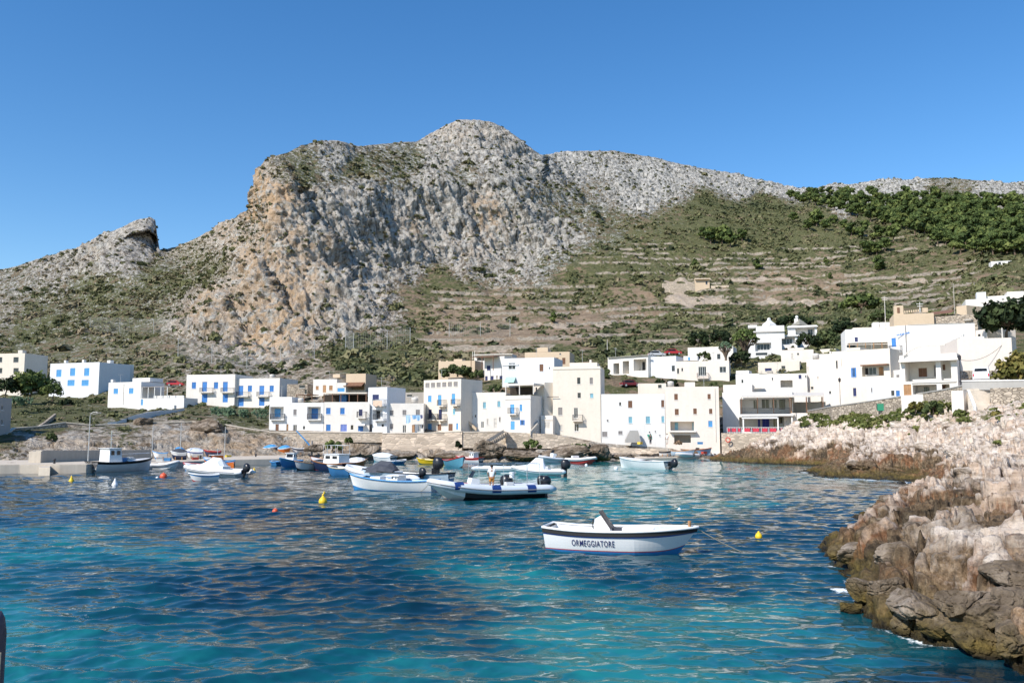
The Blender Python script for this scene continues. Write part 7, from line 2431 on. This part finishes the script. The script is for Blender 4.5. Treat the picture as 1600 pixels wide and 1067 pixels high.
rib("inflatable_boat", "white inflatable with a peaked white cover and tilted black outboard, mid-harbour", 876, 744, 800, 744, 2.3, .26, HYPW, GEL, None, True, False, False, 1, cover=HYPW, mtilt=.0, msize=1.5)
rib("inflatable_boat", "low pale inflatable lying end-on behind the peaked-cover one", 752, 738, 838, 741, 2.1, .25, HYP, GEL, None, False, False, False, 1, msize=.8, mtilt=-.7)
rib("inflatable_boat", "white inflatable with white screen cover near the breakwater, dinghy alongside", 378, 745, 289, 741, 2.3, .27, HYPW, GEL, None, True, False, False, 1, cover=HYPW, msize=1.3, mtilt=-.4)
rib("inflatable_boat", "grey inflatable bow rising behind the long white and blue boat", 655, 755, 540, 748, 2.4, .30, HYP, GELW, None, True, False, False, 1, cover=DARKC, rise=.7)
rib("inflatable_boat", "small inflatable with red lower edge off the plain white beach house", 886, 722, 931, 725.5, 1.9, .22, HYPW, REDB, None, True, False, False, 0, stripes=REDB)
rib("inflatable_boat", "grey inflatable with dark console by the largest tilted slab", 884, 722, 842, 723, 2.0, .24, HYP, GEL, None, True, True, False, 1, msize=1.0)
rib("inflatable_boat", "long white inflatable with dark bands on its tube, moored at the slipway", 1118, 715, 1056, 718, 2.2, .30, HYPW, GEL, None, True, True, False, 1, patches=(.18, .42, .55, .72), stripes=GREYP, mtilt=-.5)
rib("dinghy", "small white tender floating beside the work boat's bow", 243, 732.5, 279, 733, 1.7, .20, HYPW, GEL, None, False, False, False, 0)


# 3 ------ open boats, cabin boats
def openboat(name, label, pxs, ys, pxb, yb, B, F, mats, bands, rail=None, dbl=False, inside=None, thwarts=2, motor=0, cabin=None, cover=None, mast=0, group=None, deck=.75, rise=.4, mtilt=-.6, rake=.4, stern=.82, z=0.0, msize=1.0, ensign=None):
    R = thing(name, label, "boat", group=group)
    L = place(R, pxs, ys, pxb, yb)
    H = Hull(L, B, F, .5, stern, rise, rake, .3, 2.3, dbl)
    H.build(R, mats, bands=bands, inside=inside or GELW, deckfrom=deck)
    H.rail(R, rail or mats[0], .045)
    for k in range(thwarts):
        t = .28 + .22 * k
        b = H.inner(t, F * .38)[1] - .02
        MB().box(L * t, L * t + .28, -b, b, F * .62, F * .62 + .05).build("thwart", OAK if rail in (VARN, OAK) else GELW, R)
    if motor:
        outboard(R, -.02, F * .75, 0, msize, mtilt)
    if cabin:
        t0, t1, hgt, cm_, wcol = cabin
        b0, b1 = H.half(t0) * .72, H.half(t1) * .66
        z0, z1 = H.sheer(t0) - .15, H.sheer(t0) + hgt
        c = MB().loft([[Vector((L * t0, -b0, z0)), Vector((L * t1, -b1, z0)), Vector((L * t1, b1, z0)), Vector((L * t0, b0, z0))], [Vector((L * t0 + .04, -b0 * .94, z1)), Vector((L * t1 - .22, -b1 * .9, z1)), Vector((L * t1 - .22, b1 * .9, z1)), Vector((L * t0 + .04, b0 * .94, z1))]]).build("cabin", cm_, R)
        MB().box(L * t0 - .15, L * t1 - .05, -b0 - .06, b0 + .06, z1, z1 + .06, 0, None, .02).build("cabin_roof", wcol or cm_, c)
        for s_ in (-1, 1):
            for q in range(2):
                f0, f1 = .12 + .44 * q, .44 + .44 * q
                bb = lambda f: (b0 * (1 - f) + b1 * f) * .98 + .015
                za, zb_ = z0 + (z1 - z0) * .58, z0 + (z1 - z0) * .86
                xa, xb = L * (t0 + (t1 - t0) * f0), L * (t0 + (t1 - t0) * f1) - .12
                MB().add([(xa, s_ * bb(f0), za), (xb, s_ * bb(f1), za), (xb, s_ * bb(f1) * .985, zb_), (xa, s_ * bb(f0) * .985, zb_)], [(0, 1, 2, 3), (3, 2, 1, 0)]).build("window", GLASS, c)
        MB().add([(L * t1 + .012 - .12, -b1 * .8, z0 + (z1 - z0) * .55), (L * t1 + .012 - .12, b1 * .8, z0 + (z1 - z0) * .55), (L * t1 - .19, b1 * .75, z0 + (z1 - z0) * .88), (L * t1 - .19, -b1 * .75, z0 + (z1 - z0) * .88)], [(0, 1, 2, 3), (3, 2, 1, 0)]).build("windscreen", GLASS, c)
    if cover:
        m = MB().loft([[Vector((L * t, y * H.half(t) * 1.02, H.sheer(t) + .03 + q * hh)) for y, q in ((-1, 0), (-.55, .75), (0, 1), (.55, .75), (1, 0))] for t, hh in ((.03, .25), (.25, .55), (.5, .6), (.75, .4), (.9, .15))], closed=False, cap=False)
        m.build("cover", cover, R)
    if mast:
        MB().tube([(L * .55, 0, F * .5), (L * .55, 0, F + mast)], .04, 6).tube([(L * .55, -.3, F + mast * .8), (L * .55, .3, F + mast * .8)], .025, 6).build("mast", STEEL, R)
    R.location.z = z
    return R, L, H


R3, L3, H3 = openboat("open_boat", "long white open boat with sky-blue bow rim, closest behind the man's inflatable", 680, 768, 546, 764.5, 2.2, .78, [GEL, ANTIF, SKYB], ((0, .30, 1), (.93, 1, 2)), SKYB, deck=.80, cabin=(.38, .48, .35, GEL, None), motor=0, rise=.55)
MB().box(L3 * .60, L3 * .72, -.5, .5, .7, 1.05, 0, None, .04).build("engine_box", GEL, R3)
M3 = Matrix.Translation(R3.location) @ Matrix.Rotation(R3.rotation_euler.z, 4, 'Z')
rope("dark mooring line from the sky-blue bow of the long white boat", M3 @ Vector((L3 * .99, 0, 1.0)), V3(PG(535, 769, -.1)), .05, .014, BLACKR)
R4, L4, H4 = openboat("open_boat", "dark-rimmed pale blue motorboat with big black outboard behind the long white boat", 706, 755, 566, 752, 2.1, .8, [paint("pale_blue_hull", (.50, .60, .68), .4, .06), DKBOT], ((0, .25, 1),), BLACKR, cover=None, motor=0, rise=.45)
outboard(R4, L4 * .20, .95, 0, 1.6, 0)
cv = MB().loft([[Vector((L4 * t, y * .9, .85 + q * hh)) for y, q in ((-1, 0), (-.5, .8), (0, 1), (.5, .8), (1, 0))] for t, hh in ((.62, .25), (.7, .6), (.8, .75), (.92, .35))], closed=False, cap=False)
cv.build("cover", DARKC, R4)
MB().box(L4 * .10, L4 * .115, -1.16, -1.08, .2, .9, 0, None, .03).build("fender", GEL, R4)
openboat("motorboat", "glossy white speedboat with dark curved outboard, alone off the beach", 1046, 734.5, 968, 730, 2.2, .95, [GEL, STRIPE], ((.0, .2, 0),), GEL, motor=1, mtilt=-.9, deck=.45, rise=.35, msize=1.5, thwarts=1)
R5, L5, H5 = openboat("work_boat", "white wheelhouse work boat with black sheer strake, tied up at the breakwater", 142, 738, 237, 734, 2.9, 1.05, [GELW, ANTIF, BLACKR], ((0, .26, 0), (.82, 1.0, 2)), BLACKR, cabin=(.20, .42, 1.5, GEL, GEL), mast=0, rise=.35, deck=.5, stern=.9)
MB().tube([(L5 * .30, 0, 2.5), (L5 * .30, 0, 4.6)], .04, 6).tube([(L5 * .30 - .3, 0, 4.0), (L5 * .30 + .3, 0, 4.0)], .03, 6).tube([(L5 * .30, -.3, 3.6), (L5 * .30, .3, 3.6)], .03, 6).build("mast", STEEL, R5)
for s_ in (-1, 1):
    MB().tube([(L5 * .5, s_ * 1.15, 1.2), (L5 * .5, s_ * 1.15, 1.85), (L5 * .75, s_ * .95, 1.95), (L5 * .96, s_ * .2, 2.0)], .022, 6).build("handrail", STEEL, R5)
MB().lathe([(.5, 0), (.5, .3), (.35, .4), (.1, .42)], (L5 * .62, 0, 1.15), 12).build("winch", POSTM, R5)
MB().box(L5 * .44, L5 * .52, -.6, .6, 1.0, 1.5, 0, None, .04).build("fish_box", MIDBL, R5)
openboat("dinghy", "little white dinghy with a blue sheer stripe in front of the cover-peaked inflatable", 342, 750.5, 294, 751.5, 1.5, .52, [GEL, REDB, SKYB], ((0, .33, 1), (.80, .92, 2)), GEL, thwarts=2)
openboat("open_boat", "white open boat with red gunwale behind the covered inflatable by the breakwater", 338, 737, 286, 735, 1.9, .65, [GEL, ANTIF, REDB], ((0, .2, 1), (.9, 1, 2)), REDB, thwarts=2, motor=1)
openboat("fishing_boat", "orange and white wooden boat with blue rails at the low quay's corner", 366, 731, 318, 729, 2.0, .75, [ORANGE, ANTIF, SKYB], ((0, .25, 1), (.85, 1, 2)), SKYB, cabin=(.5, .66, .7, ORANGE, GEL), mast=1.6, dbl=True, rise=.6)
openboat("fishing_boat", "small blue boat with white wheelhouse off the quay end", 466, 729, 437, 731, 1.8, .75, [MIDBL, GELW, TEALH], ((0, .22, 1), (.85, 1, 2)), SKYB, cabin=(.30, .52, 1.0, GEL, GEL), rise=.65)
openboat("fishing_boat", "grey-white wooden boat with dark waterline beside the navy-hulled cabin boat", 500, 733, 460, 735, 1.8, .7, [GELW, DKBOT], ((0, .33, 1),), OAK, dbl=False, thwarts=2, rise=.55)
R6, L6, H6 = openboat("fishing_boat", "navy-hulled wooden boat with orange gunwale and white cabin frame", 545, 737, 485, 733.5, 2.3, .85, [NAVYH, REDB, VARN], ((0, .22, 1), (.90, 1, 2)), VARN, cabin=(.12, .52, 1.0, GEL, GEL), mast=2.0, rise=.75)
MB().tube([(.36 * math.cos(a) + L6 * .45, -1.02, 1.25 + .36 * math.sin(a)) for a in np.linspace(0, 6.283, 16, endpoint=False)], .085, 7, closed=True).build("lifebuoy_ring", ORANGE, R6)
for x in (.14, .32, .5):
    MB().tube([(L6 * x, -.85, 1.7), (L6 * x, -.8, 2.9), (L6 * x, .8, 2.9), (L6 * x, .85, 1.7)], .025, 6).build("awning_frame", TRIM, R6)
MB().tube([(L6 * .14, -.8, 2.9), (L6 * .5, -.8, 2.9)], .025, 6).build("awning_frame", TRIM, R6)
openboat("fishing_boat", "varnished orange-brown boat stern-on behind the navy-hulled one", 540, 732, 573, 731.5, 1.9, .7, [VARN, DKBOT], ((0, .3, 1),), OAK, cover=GELW, rise=.6)
openboat("open_boat", "royal blue wooden boat with cream rim tucked behind the grey inflatable's bow", 550, 743, 511, 742, 1.9, .75, [MIDBL, DKBOT, CREAMP], ((0, .22, 1), (.9, 1, 2)), CREAMP, thwarts=2, rise=.45)
openboat("open_boat", "white and pale blue boat under a grey cover near the flat brown slab", 615, 722, 582, 721, 1.9, .7, [GEL, TEALH], ((0, .35, 1),), GEL, cover=HYP, rise=.5)
openboat("open_boat", "narrow blue boat with white seats between the covered boat and the yellow one", 610, 726, 634, 724.5, 1.5, .45, [MIDBL, GEL], ((.88, 1, 1),), GEL, thwarts=2)
openboat("open_boat", "bright yellow boat with dark green waterline below the pale quay wall", 688, 725.5, 651, 725, 1.8, .6, [YELLOW, paint("dark_green_bottom", (.02, .10, .08), .5)], ((0, .40, 1),), YELLOW, thwarts=2, motor=0, rise=.45)
openboat("open_boat", "teal boat with red inner rim and high bow near the rubble stair", 700, 728, 724, 731, 1.9, .8, [TEALH, DKBOT, REDB], ((0, .2, 1), (.92, 1, 2)), REDB, thwarts=2, rise=.8)
openboat("open_boat", "red-sided boat with small white cuddy at the foot of the rubble stair", 752, 723, 712, 722, 1.9, .65, [GEL, TEALH, REDB], ((0, .3, 1), (.7, 1, 2)), REDB, cabin=(.2, .4, .75, GEL, GEL), rise=.4)
openboat("open_boat", "blue-grey skiff half hidden at the quay end beside the white-wheelhouse boat", 436, 727.3, 424, 726.8, 1.3, .45, [MIDBL], (), SKYB, thwarts=1)
openboat("motorboat", "white boat with grey sprayhood at the end of the largest tilted slab", 876, 716.5, 840, 715, 1.9, .6, [GEL, NAVYH], ((0, .25, 1),), GEL, cover=HYP, rise=.4)


# hauled out on the quay and the slipway
def hauled(label, pxs, pxb, py, d, B, F, mats, bands, z, rail=None, cover=None, dbl=False, cabin=None, L=None, rise=.45):
    R = thing("hauled_boat", label, "boat", group=None)
    a, b = P(pxs, py, d), P(pxb, py, d - .6)
    R.location = (a[0], a[1], z + .32)
    R.rotation_euler = (0, 0, math.atan2(b[1] - a[1], b[0] - a[0]))
    L = float(np.hypot(*(b - a)[:2]))
    H = Hull(L, B, F, .5, .8, rise, .3, .3, 2.3, dbl)
    H.build(R, mats, bands=bands, inside=GELW, deckfrom=.75)
    H.rail(R, rail or mats[0], .045)
    if cover:
        MB().loft([[Vector((L * t, y * H.half(t) * 1.03, H.sheer(t) + .03 + q * hh)) for y, q in ((-1, -.1), (-.55, .75), (0, 1), (.55, .75), (1, -.1))] for t, hh in ((.02, .2), (.25, .5), (.5, .55), (.75, .4), (.93, .1))], closed=False, cap=False).build("cover", cover, R)
    c = MB()
    for t in (.25, .65):
        c.box(L * t, L * t + .12, -B * .36, B * .36, -.32, -.2).box(L * t, L * t + .12, -B * .36, -B * .30, -.2, .1).box(L * t, L * t + .12, B * .30, B * .36, -.2, .1)
    c.build("cradle", OAK, R)
    return R


hauled("white boat hauled out on the quay under the slim pole", 262, 238, 715, 117, 1.6, .6, [GEL, ANTIF], ((0, .3, 1),), .62, SKYB)
hauled("white and navy boat ashore beside the slim pole's boat, dark tarpaulin over it", 292, 266, 716, 118, 1.6, .6, [NAVYH, GEL], ((.6, 1, 1),), .62, GEL, DARKC)
hauled("small boat under a bright blue tarpaulin on the quay by the grey mast", 288, 272, 711, 124, 1.6, .7, [GEL, REDB], ((0, .3, 1),), .62, GEL, TARP)
hauled("white hull with pale grey cover ashore right of the grey mast", 318, 290, 713, 124, 1.8, .6, [GEL, STRIPE], ((.75, .9, 1),), .62, GEL, HYP)
hauled("long dark skiff ashore behind the orange wooden boat", 345, 318, 716, 128, 1.5, .5, [NAVYH, REDB], ((.8, 1, 1),), .7, REDB)
hauled("first of two blue-covered boats on the low quay, the left one", 414, 433, 711, 139, 1.7, .7, [NAVYH, GEL], ((.85, 1, 1),), .72, GEL, TARP)
hauled("second blue-covered boat on the low quay, orange hull beside a rope heap", 437, 454, 711.5, 139, 1.6, .6, [ORANGE, GEL], ((.85, 1, 1),), .72, GEL, TARP)
hauled("white boat with dark engine hauled on the rocks by the boat crane", 475, 455, 713, 140, 1.6, .6, [GEL, NAVYH], ((.7, .9, 1),), .72, GEL)
hauled("long blue and orange wooden boat drawn up on the slipway", 1064, 1112, 704, 142.5, 1.9, .75, [paint("faded_blue_hull", (.28, .45, .62), .6, .12), ORANGE], ((.9, 1, 1),), .35, VARN)
hauled("pale blue wooden boat in front of the orange-rimmed one on the slipway", 1048, 1086, 711, 140.5, 1.7, .6, [paint("worn_pale_blue_hull", (.45, .58, .68), .6, .12), GEL], ((.88, 1, 1),), .35, OAK)
hauled("yellow and blue boat propped high against the restaurant's stone wall", 1104, 1126, 690, 147, 1.6, .6, [MIDBL, YELLOW], ((.8, 1, 1),), 1.9, YELLOW)
hauled("small black-nosed skiff beside the pale blue boat on the slipway", 1030, 1050, 712, 141, 1.3, .45, [GELW, DARKC], ((.7, 1, 1),), .35, BLACKR)
# boat crane on the rocks
CRX = thing("boat_crane", "blue jib crane on the rocks behind the moored cabin boats", "crane", V3(P(487, 716, 139)))
MB().tube([(0, 0, -.5), (0, 0, 2.8)], .16, 8).build("column", GREYP, CRX)
MB().tube([(.05, 0, 1.6), (-1.2, 0, 3.0), (-2.6, .2, 4.4)], [.14, .12, .08], 6).build("jib", TARP, CRX)
MB().box(-.55, .15, -.25, .25, 1.4, 2.1, 0, None, .05).build("winch_housing", TARP, CRX)
MB().tube([(-2.6, .2, 4.4), (-2.6, .2, 3.2)], .02, 5).build("hook_cable", IRON, CRX)


# ---------------------------------------------------------------- buoys, people
def buoy(name, label, px_, py_, r, mat, kind="ball", group=None):
    q = PG(px_, py_)
    m = MB()
    if kind == "pear":
        m.lathe([(.02 * r, -.9 * r), (.6 * r, -.8 * r), (.95 * r, -.35 * r), (1.0 * r, .1 * r), (.85 * r, .6 * r), (.5 * r, 1.0 * r), (.28 * r, 1.2 * r), (.25 * r, 1.45 * r), (.05 * r, 1.5 * r)], (0, 0, .15 * r), 18)
    elif kind == "cone":
        m.lathe([(.1 * r, -.6 * r), (.9 * r, -.5 * r), (1.0 * r, 0), (.8 * r, .5 * r), (.3 * r, 1.5 * r), (.18 * r, 2.0 * r), (.03 * r, 2.05 * r)], (0, 0, .1 * r), 16)
    else:
        m.lathe([(.02 * r, -r), (.5 * r, -.87 * r), (.87 * r, -.5 * r), (r, 0), (.87 * r, .5 * r), (.5 * r, .87 * r), (.2 * r, .99 * r), (.14 * r, 1.12 * r), (.02 * r, 1.14 * r)], (0, 0, .25 * r), 18)
    o = thing(name, label, "buoy", (q[0], q[1], 0), 0, group)
    m.build("float", mat, o, True)
    MB().tube([(.13 * r * math.cos(a), 0, (1.55 if kind == "pear" else 1.3 if kind == "ball" else 2.2) * r + .13 * r * math.sin(a)) for a in np.linspace(0, 6.283, 10, endpoint=False)], .035 * r + .006, 5, closed=True).build("mooring_eye", YELLOW if kind == "pear" else POSTM, o)
    return o


WHITEB = paint("white_float", (.76, .77, .78), .4, .05)
REDF = paint("red_float", (.66, .10, .04), .4, .08)
b5 = buoy("buoy", "big yellow buoy with a knobbed top, in open water left of the long white boat", 504.5, 784.5, .27, YELLOW, "pear")
MB().tube([(-.05, 0, .45), (.12, .05, .62), (.05, 0, .66)], .06, 6).build("rope_end", YELLOW, b5)
buoy("buoy", "yellow buoy right of the lettered launch", 1185.5, 839, .155, YELLOW, "pear")
buoy("buoy", "small yellow buoy off the low quay, behind the covered inflatable", 397, 737, .22, YELLOW, "cone")
buoy("buoy", "small yellow buoy in front of the breakwater wall", 111.5, 752, .24, YELLOW, "cone")
buoy("buoy", "large red float in front of the small white tender", 255.5, 746, .36, REDF, "ball")
buoy("buoy", "small red float in dark water left of the big yellow buoy", 430, 800, .17, REDF, "ball")
buoy("buoy", "small white float beside the large red one", 245.5, 747.5, .15, WHITEB, "ball")
buoy("buoy", "tall white spar float in dark water before the work boat", 179.5, 758, .26, WHITEB, "cone")
buoy("buoy", "lone white float beyond the lettered launch's bow", 1061.5, 797, .11, WHITEB, "ball")
buoy("buoy", "white double float at the glossy speedboat's bow", 962.5, 733, .26, WHITEB, "ball")
buoy("buoy", "white float under the red-edged inflatable", 916, 727.5, .2, WHITEB, "ball")
buoy("buoy", "orange float off the banded inflatable at the slipway", 1134, 718.5, .2, REDF, "ball")
buoy("buoy", "yellow-green float beside the bright yellow boat", 692, 727, .3, paint("lime_float", (.55, .55, .08), .5), "ball")
SKIN = paint("skin", (.42, .24, .16), .6, .08, 6)
HAIR = paint("dark_hair", (.02, .014, .01), .7, .2, 8)


def skin_mesh(name, joints, edges, mat, parent, sub=2):
    """one continuous body grown over a skeleton"""
    me = bpy.data.meshes.new(name)
    me.from_pydata([j[0] for j in joints], edges, [])
    o = bpy.data.objects.new(name, me)
    COL.objects.link(o)
    md = o.modifiers.new("skin", 'SKIN')
    for v, j in zip(me.skin_vertices[0].data if me.skin_vertices else [], joints):
        v.radius = j[1]
    if not me.skin_vertices:
        bm = bmesh.new()
        bm.from_mesh(me)
        lay = bm.verts.layers.skin.verify()
        bm.verts.ensure_lookup_table()
        for v, j in zip(bm.verts, joints):
            v[lay].radius = j[1]
        bm.verts[0][lay].use_root = True
        bm.to_mesh(me)
        bm.free()
    ss = o.modifiers.new("sub", 'SUBSURF')
    ss.levels = ss.render_levels = sub
    dg = bpy.context.evaluated_depsgraph_get()
    m2 = bpy.data.meshes.new_from_object(o.evaluated_get(dg))
    bpy.data.objects.remove(o)
    m2.materials.append(mat)
    for p in m2.polygons:
        p.use_smooth = True
    ob = bpy.data.objects.new(name, m2)
    COL.objects.link(ob)
    ob.parent = parent
    return ob


def person(label, loc, rz, shirt, shorts, arm=((.30, .02, 1.15), (.34, .08, .92)), arm2=((-.30, .02, 1.15), (-.32, .10, .92)), h=1.75, sit=False, legs_cloth=False):
    R = thing("person", label, "person", loc, rz)
    s = h / 1.75
    kz = .0
    hip = .93 if not sit else .48
    J = {}
    J['pel'] = (0, 0, hip), (.145, .105)
    J['wai'] = (0, .005, hip + .17), (.125, .09)
    J['che'] = (0, 0, hip + .36), (.155, .105)
    J['nek'] = (0, .005, hip + .56), (.055, .055)
    J['hea'] = (0, .02, hip + .67), (.075, .085)
    J['top'] = (0, .02, hip + .77), (.06, .07)
    dz = hip - .93
    for sd, a in ((1, arm), (-1, arm2)):
        J['sh%d' % sd] = (.185 * sd, 0, hip + .48), (.062, .062)
        J['el%d' % sd] = (a[0][0], a[0][1], a[0][2] + dz), (.043, .043)
        J['wr%d' % sd] = (a[1][0], a[1][1], a[1][2] + dz), (.030, .030)
        hx, hy, hz = a[1][0], a[1][1] + .02, a[1][2] + dz - .09
        J['hd%d' % sd] = (hx, hy, hz), (.034, .022)
        J['hp%d' % sd] = (.09 * sd, 0, hip - .07), (.095, .095)
        kn = (.10 * sd, .03, .50) if not sit else (.12 * sd, .42, hip + .02)
        an = (.10 * sd, -.01, .09) if not sit else (.12 * sd, .44, .09)
        J['kn%d' % sd] = kn, (.062, .062)
        J['an%d' % sd] = an, (.042, .042)
        J['ft%d' % sd] = (an[0], an[1] + .15, .045), (.045, .035)
    names = list(J)
    ix = {n: i for i, n in enumerate(names)}
    E = [('pel', 'wai'), ('wai', 'che'), ('che', 'nek'), ('nek', 'hea'), ('hea', 'top')]
    for sd in (1, -1):
        E += [('che', 'sh%d' % sd), ('sh%d' % sd, 'el%d' % sd), ('el%d' % sd, 'wr%d' % sd), ('wr%d' % sd, 'hd%d' % sd), ('pel', 'hp%d' % sd), ('hp%d' % sd, 'kn%d' % sd), ('kn%d' % sd, 'an%d' % sd), ('an%d' % sd, 'ft%d' % sd)]
    # fingers: five short chains rooted in each palm
    for sd in (1, -1):
        b = Vector(J['hd%d' % sd][0])
        for f, (ox, oy, L_) in enumerate(((.0, .026, .055), (.0, .009, .062), (.0, -.009, .058), (.0, -.025, .045), (-.02 * sd, .035, .035))):
            n1, n2 = 'f%d%d' % (sd, f), 'g%d%d' % (sd, f)
            J[n1] = (b.x + ox, b.y + oy, b.z - .045 if f < 4 else b.z), (.0095, .0095)
            J[n2] = (b.x + ox - .012 * sd, b.y + oy + .008, b.z - .045 - L_ if f < 4 else b.z - L_), (.008, .008)
            E += [('hd%d' % sd, n1), (n1, n2)]
    names = list(J)
    ix = {n: i for i, n in enumerate(names)}
    sc = lambda p: tuple(c * s for c in p)
    skin_mesh("body", [(sc(J[n][0]), tuple(c * s for c in J[n][1])) for n in names], [(ix[a], ix[b]) for a, b in E], SKIN, R)
    tn = ['wai', 'pel', 'che', 'sh1', 'sh-1']
    tj = {n: (J[n][0], tuple(c + .018 for c in J[n][1])) for n in tn}
    for sd in (1, -1):
        a, b = Vector(J['sh%d' % sd][0]), Vector(J['el%d' % sd][0])
        tj['sl%d' % sd] = tuple(a.lerp(b, .75)), (.062, .062)
    tj['neck'] = (0, 0, hip + .50), (.075, .07)
    nn = list(tj)
    jx = {n: i for i, n in enumerate(nn)}
    skin_mesh("shirt", [(sc(tj[n][0]), tuple(c * s for c in tj[n][1])) for n in nn], [(jx[a], jx[b]) for a, b in (('wai', 'pel'), ('wai', 'che'), ('che', 'sh1'), ('che', 'sh-1'), ('sh1', 'sl1'), ('sh-1', 'sl-1'), ('che', 'neck'))], shirt, R)
    tj = {'pel': ((0, 0, hip + .03), (.165, .125))}
    for sd in (1, -1):
        tj['hp%d' % sd] = J['hp%d' % sd][0], (.115, .115)
        a, b = Vector(J['hp%d' % sd][0]), Vector(J['kn%d' % sd][0])
        tj['le%d' % sd] = tuple(a.lerp(b, .8)), (.095, .095)
        if legs_cloth:
            tj['lo%d' % sd] = tuple(Vector(b).lerp(Vector(J['an%d' % sd][0]), .85)), (.065, .065)
    nn = list(tj)
    jx = {n: i for i, n in enumerate(nn)}
    ed = [('pel', 'hp1'), ('pel', 'hp-1'), ('hp1', 'le1'), ('hp-1', 'le-1')] + ([('le1', 'lo1'), ('le-1', 'lo-1')] if legs_cloth else [])
    skin_mesh("trousers" if legs_cloth else "shorts", [(sc(tj[n][0]), tuple(c * s for c in tj[n][1])) for n in nn], [(jx[a], jx[b]) for a, b in ed], shorts, R)
    hm = MB().lathe([(.098, -.02), (.104, .04), (.092, .09), (.06, .125), (.01, .135)], (0, .005 * s, (hip + .70) * s), 14)
    hm.build("hair", HAIR, R, True)
    f = MB().box(-.012, .012, .095, .125, hip + .665, hip + .70).box(-.045, -.02, .088, .1, hip + .705, hip + .718).box(.02, .045, .088, .1, hip + .705, hip + .718)
    f.build("face", HAIR if False else SKIN, R)
    return R


qm = M2 @ Vector((L2 * .42, -.35, fz2 + .02))
MANR = person("man in white T-shirt and orange shorts standing in the long grey inflatable, back turned", (qm.x, qm.y, qm.z), .1, paint("white_cotton", (.80, .80, .80), .9, .05), paint("orange_shorts", (.62, .27, .06), .9, .1), ((.27, .06, 1.16), (.20, .20, 1.0)), ((-.27, .06, 1.16), (-.20, .20, 1.0)))
q = P(1042.5, 694, 141.5)
person("person in white top and pale trousers standing outside the beach house garage", V3(q), 2.2, paint("white_cotton", (.8, .8, .8)), PALEP, legs_cloth=True)
q = P(1016.5, 694.5, 142)
person("person in dark clothes beside the green cloth at the white beach house", V3(q), .4, DARKC, DARKC, legs_cloth=True)
g_ = MB()
A = P(1011, 679, 142.6)
for j in range(6):
    f0, f1 = j / 6, (j + 1) / 6
    g_.add([(.75 * f0, 0, .05 * math.sin(f0 * 7)), (.75 * f1, 0, .05 * math.sin(f1 * 7)), (.3 + .55 * f1, -.06 * math.sin(f1 * 8), -.75), (.3 + .55 * f0, -.06 * math.sin(f0 * 8), -.75)], [(0, 1, 2, 3), (3, 2, 1, 0)])
o = g_.build("cloth", paint("green_cloth", (.03, .30, .20), .9, .1))
o.location = V3(A)
tag(o, "bright green cloth hanging beside the dark-clad person", "cloth")
# clutter on the quays and the beach: crates and net heaps one can tell apart
CRATE = [paint("crate_blue", (.06, .22, .45), .6, .15), paint("crate_white", (.66, .66, .63), .6, .1), paint("crate_red", (.45, .07, .05), .6, .15), paint("crate_yellow", (.70, .50, .06), .6, .1)]
cl_ = [("white crate near the work boat's bow on the quay", 249, 721, 112, 1), ("blue crate on the quay under the white hauled boat", 262, 720, 113, 0), ("red crate on the quay by the dark skiff", 305, 719, 118, 2), ("yellow crate on the quay under the slim right mast", 356, 715, 127, 3), ("white crate at the quay end near the blue skiff", 425, 717, 136, 1),
       ("yellow crate leaning by the grey steps at the beach", 1000, 694, 142, 3), ("blue crate by the garage mouth on the slipway", 1094, 694, 143.5, 0), ("red crate on the slipway near the banded inflatable", 1100, 709, 141, 2)]
for lab, px_, py_, d, k in cl_:
    o = thing("fish_crate", lab, "crate", V3(P(px_, py_, d)), .3 * k)
    MB().box(-.4, .4, -.28, -.24, 0, .38).box(-.4, .4, .24, .28, 0, .38).box(-.4, -.36, -.24, .24, 0, .38).box(.36, .4, -.24, .24, 0, .38).box(-.36, .36, -.24, .24, 0, .04).build("walls", CRATE[k], o)
    MB().box(-.43, .43, -.31, -.285, .32, .39).box(-.43, .43, .285, .31, .32, .39).build("rim", CRATE[k], o)
NETM = paint("fishing_net", (.24, .16, .10), .95, .3, 6)
for lab, px_, py_, d in (("brown heap of nets at the low quay's corner", 372, 719, 127), ("pile of nets on the slipway above the banded inflatable", 1085, 709, 141.5), ("net heap with floats on the beach by the garage", 1060, 693, 143)):
    q = leaf_cloud(160, TR, .8, .55, .2, .3)
    o = link_mesh("net_heap", q, np.arange(len(q)).reshape(-1, 4), [NETM])
    o.location = V3(P(px_, py_, d))
    tag(o, lab, "net heap")
# the dark rubber fender at the edge of the deck we stand on
ft = thing("ship_fender", "dark rubber fender of the near vessel cut by the frame's lower corner", "fender")
q = P(-11.5, 1010, 4.2)
ft.location = (q[0], q[1], 0)
MB().lathe([(.03, q[2] + .16), (.045, q[2] + .13), (.055, q[2] + .06), (.055, q[2] - .9), (.03, q[2] - .98)][::-1], (0, 0, 0), 16).build("bumper", paint("dark_mauve_rubber", (.06, .05, .075), .5, .2, 6), ft, True)
MB().tube([(.052, -.03, q[2] - .02), (.055, -.035, q[2] - .25), (.054, -.03, q[2] - .5)], .008, 5).build("rope_loop", ROPE, ft)
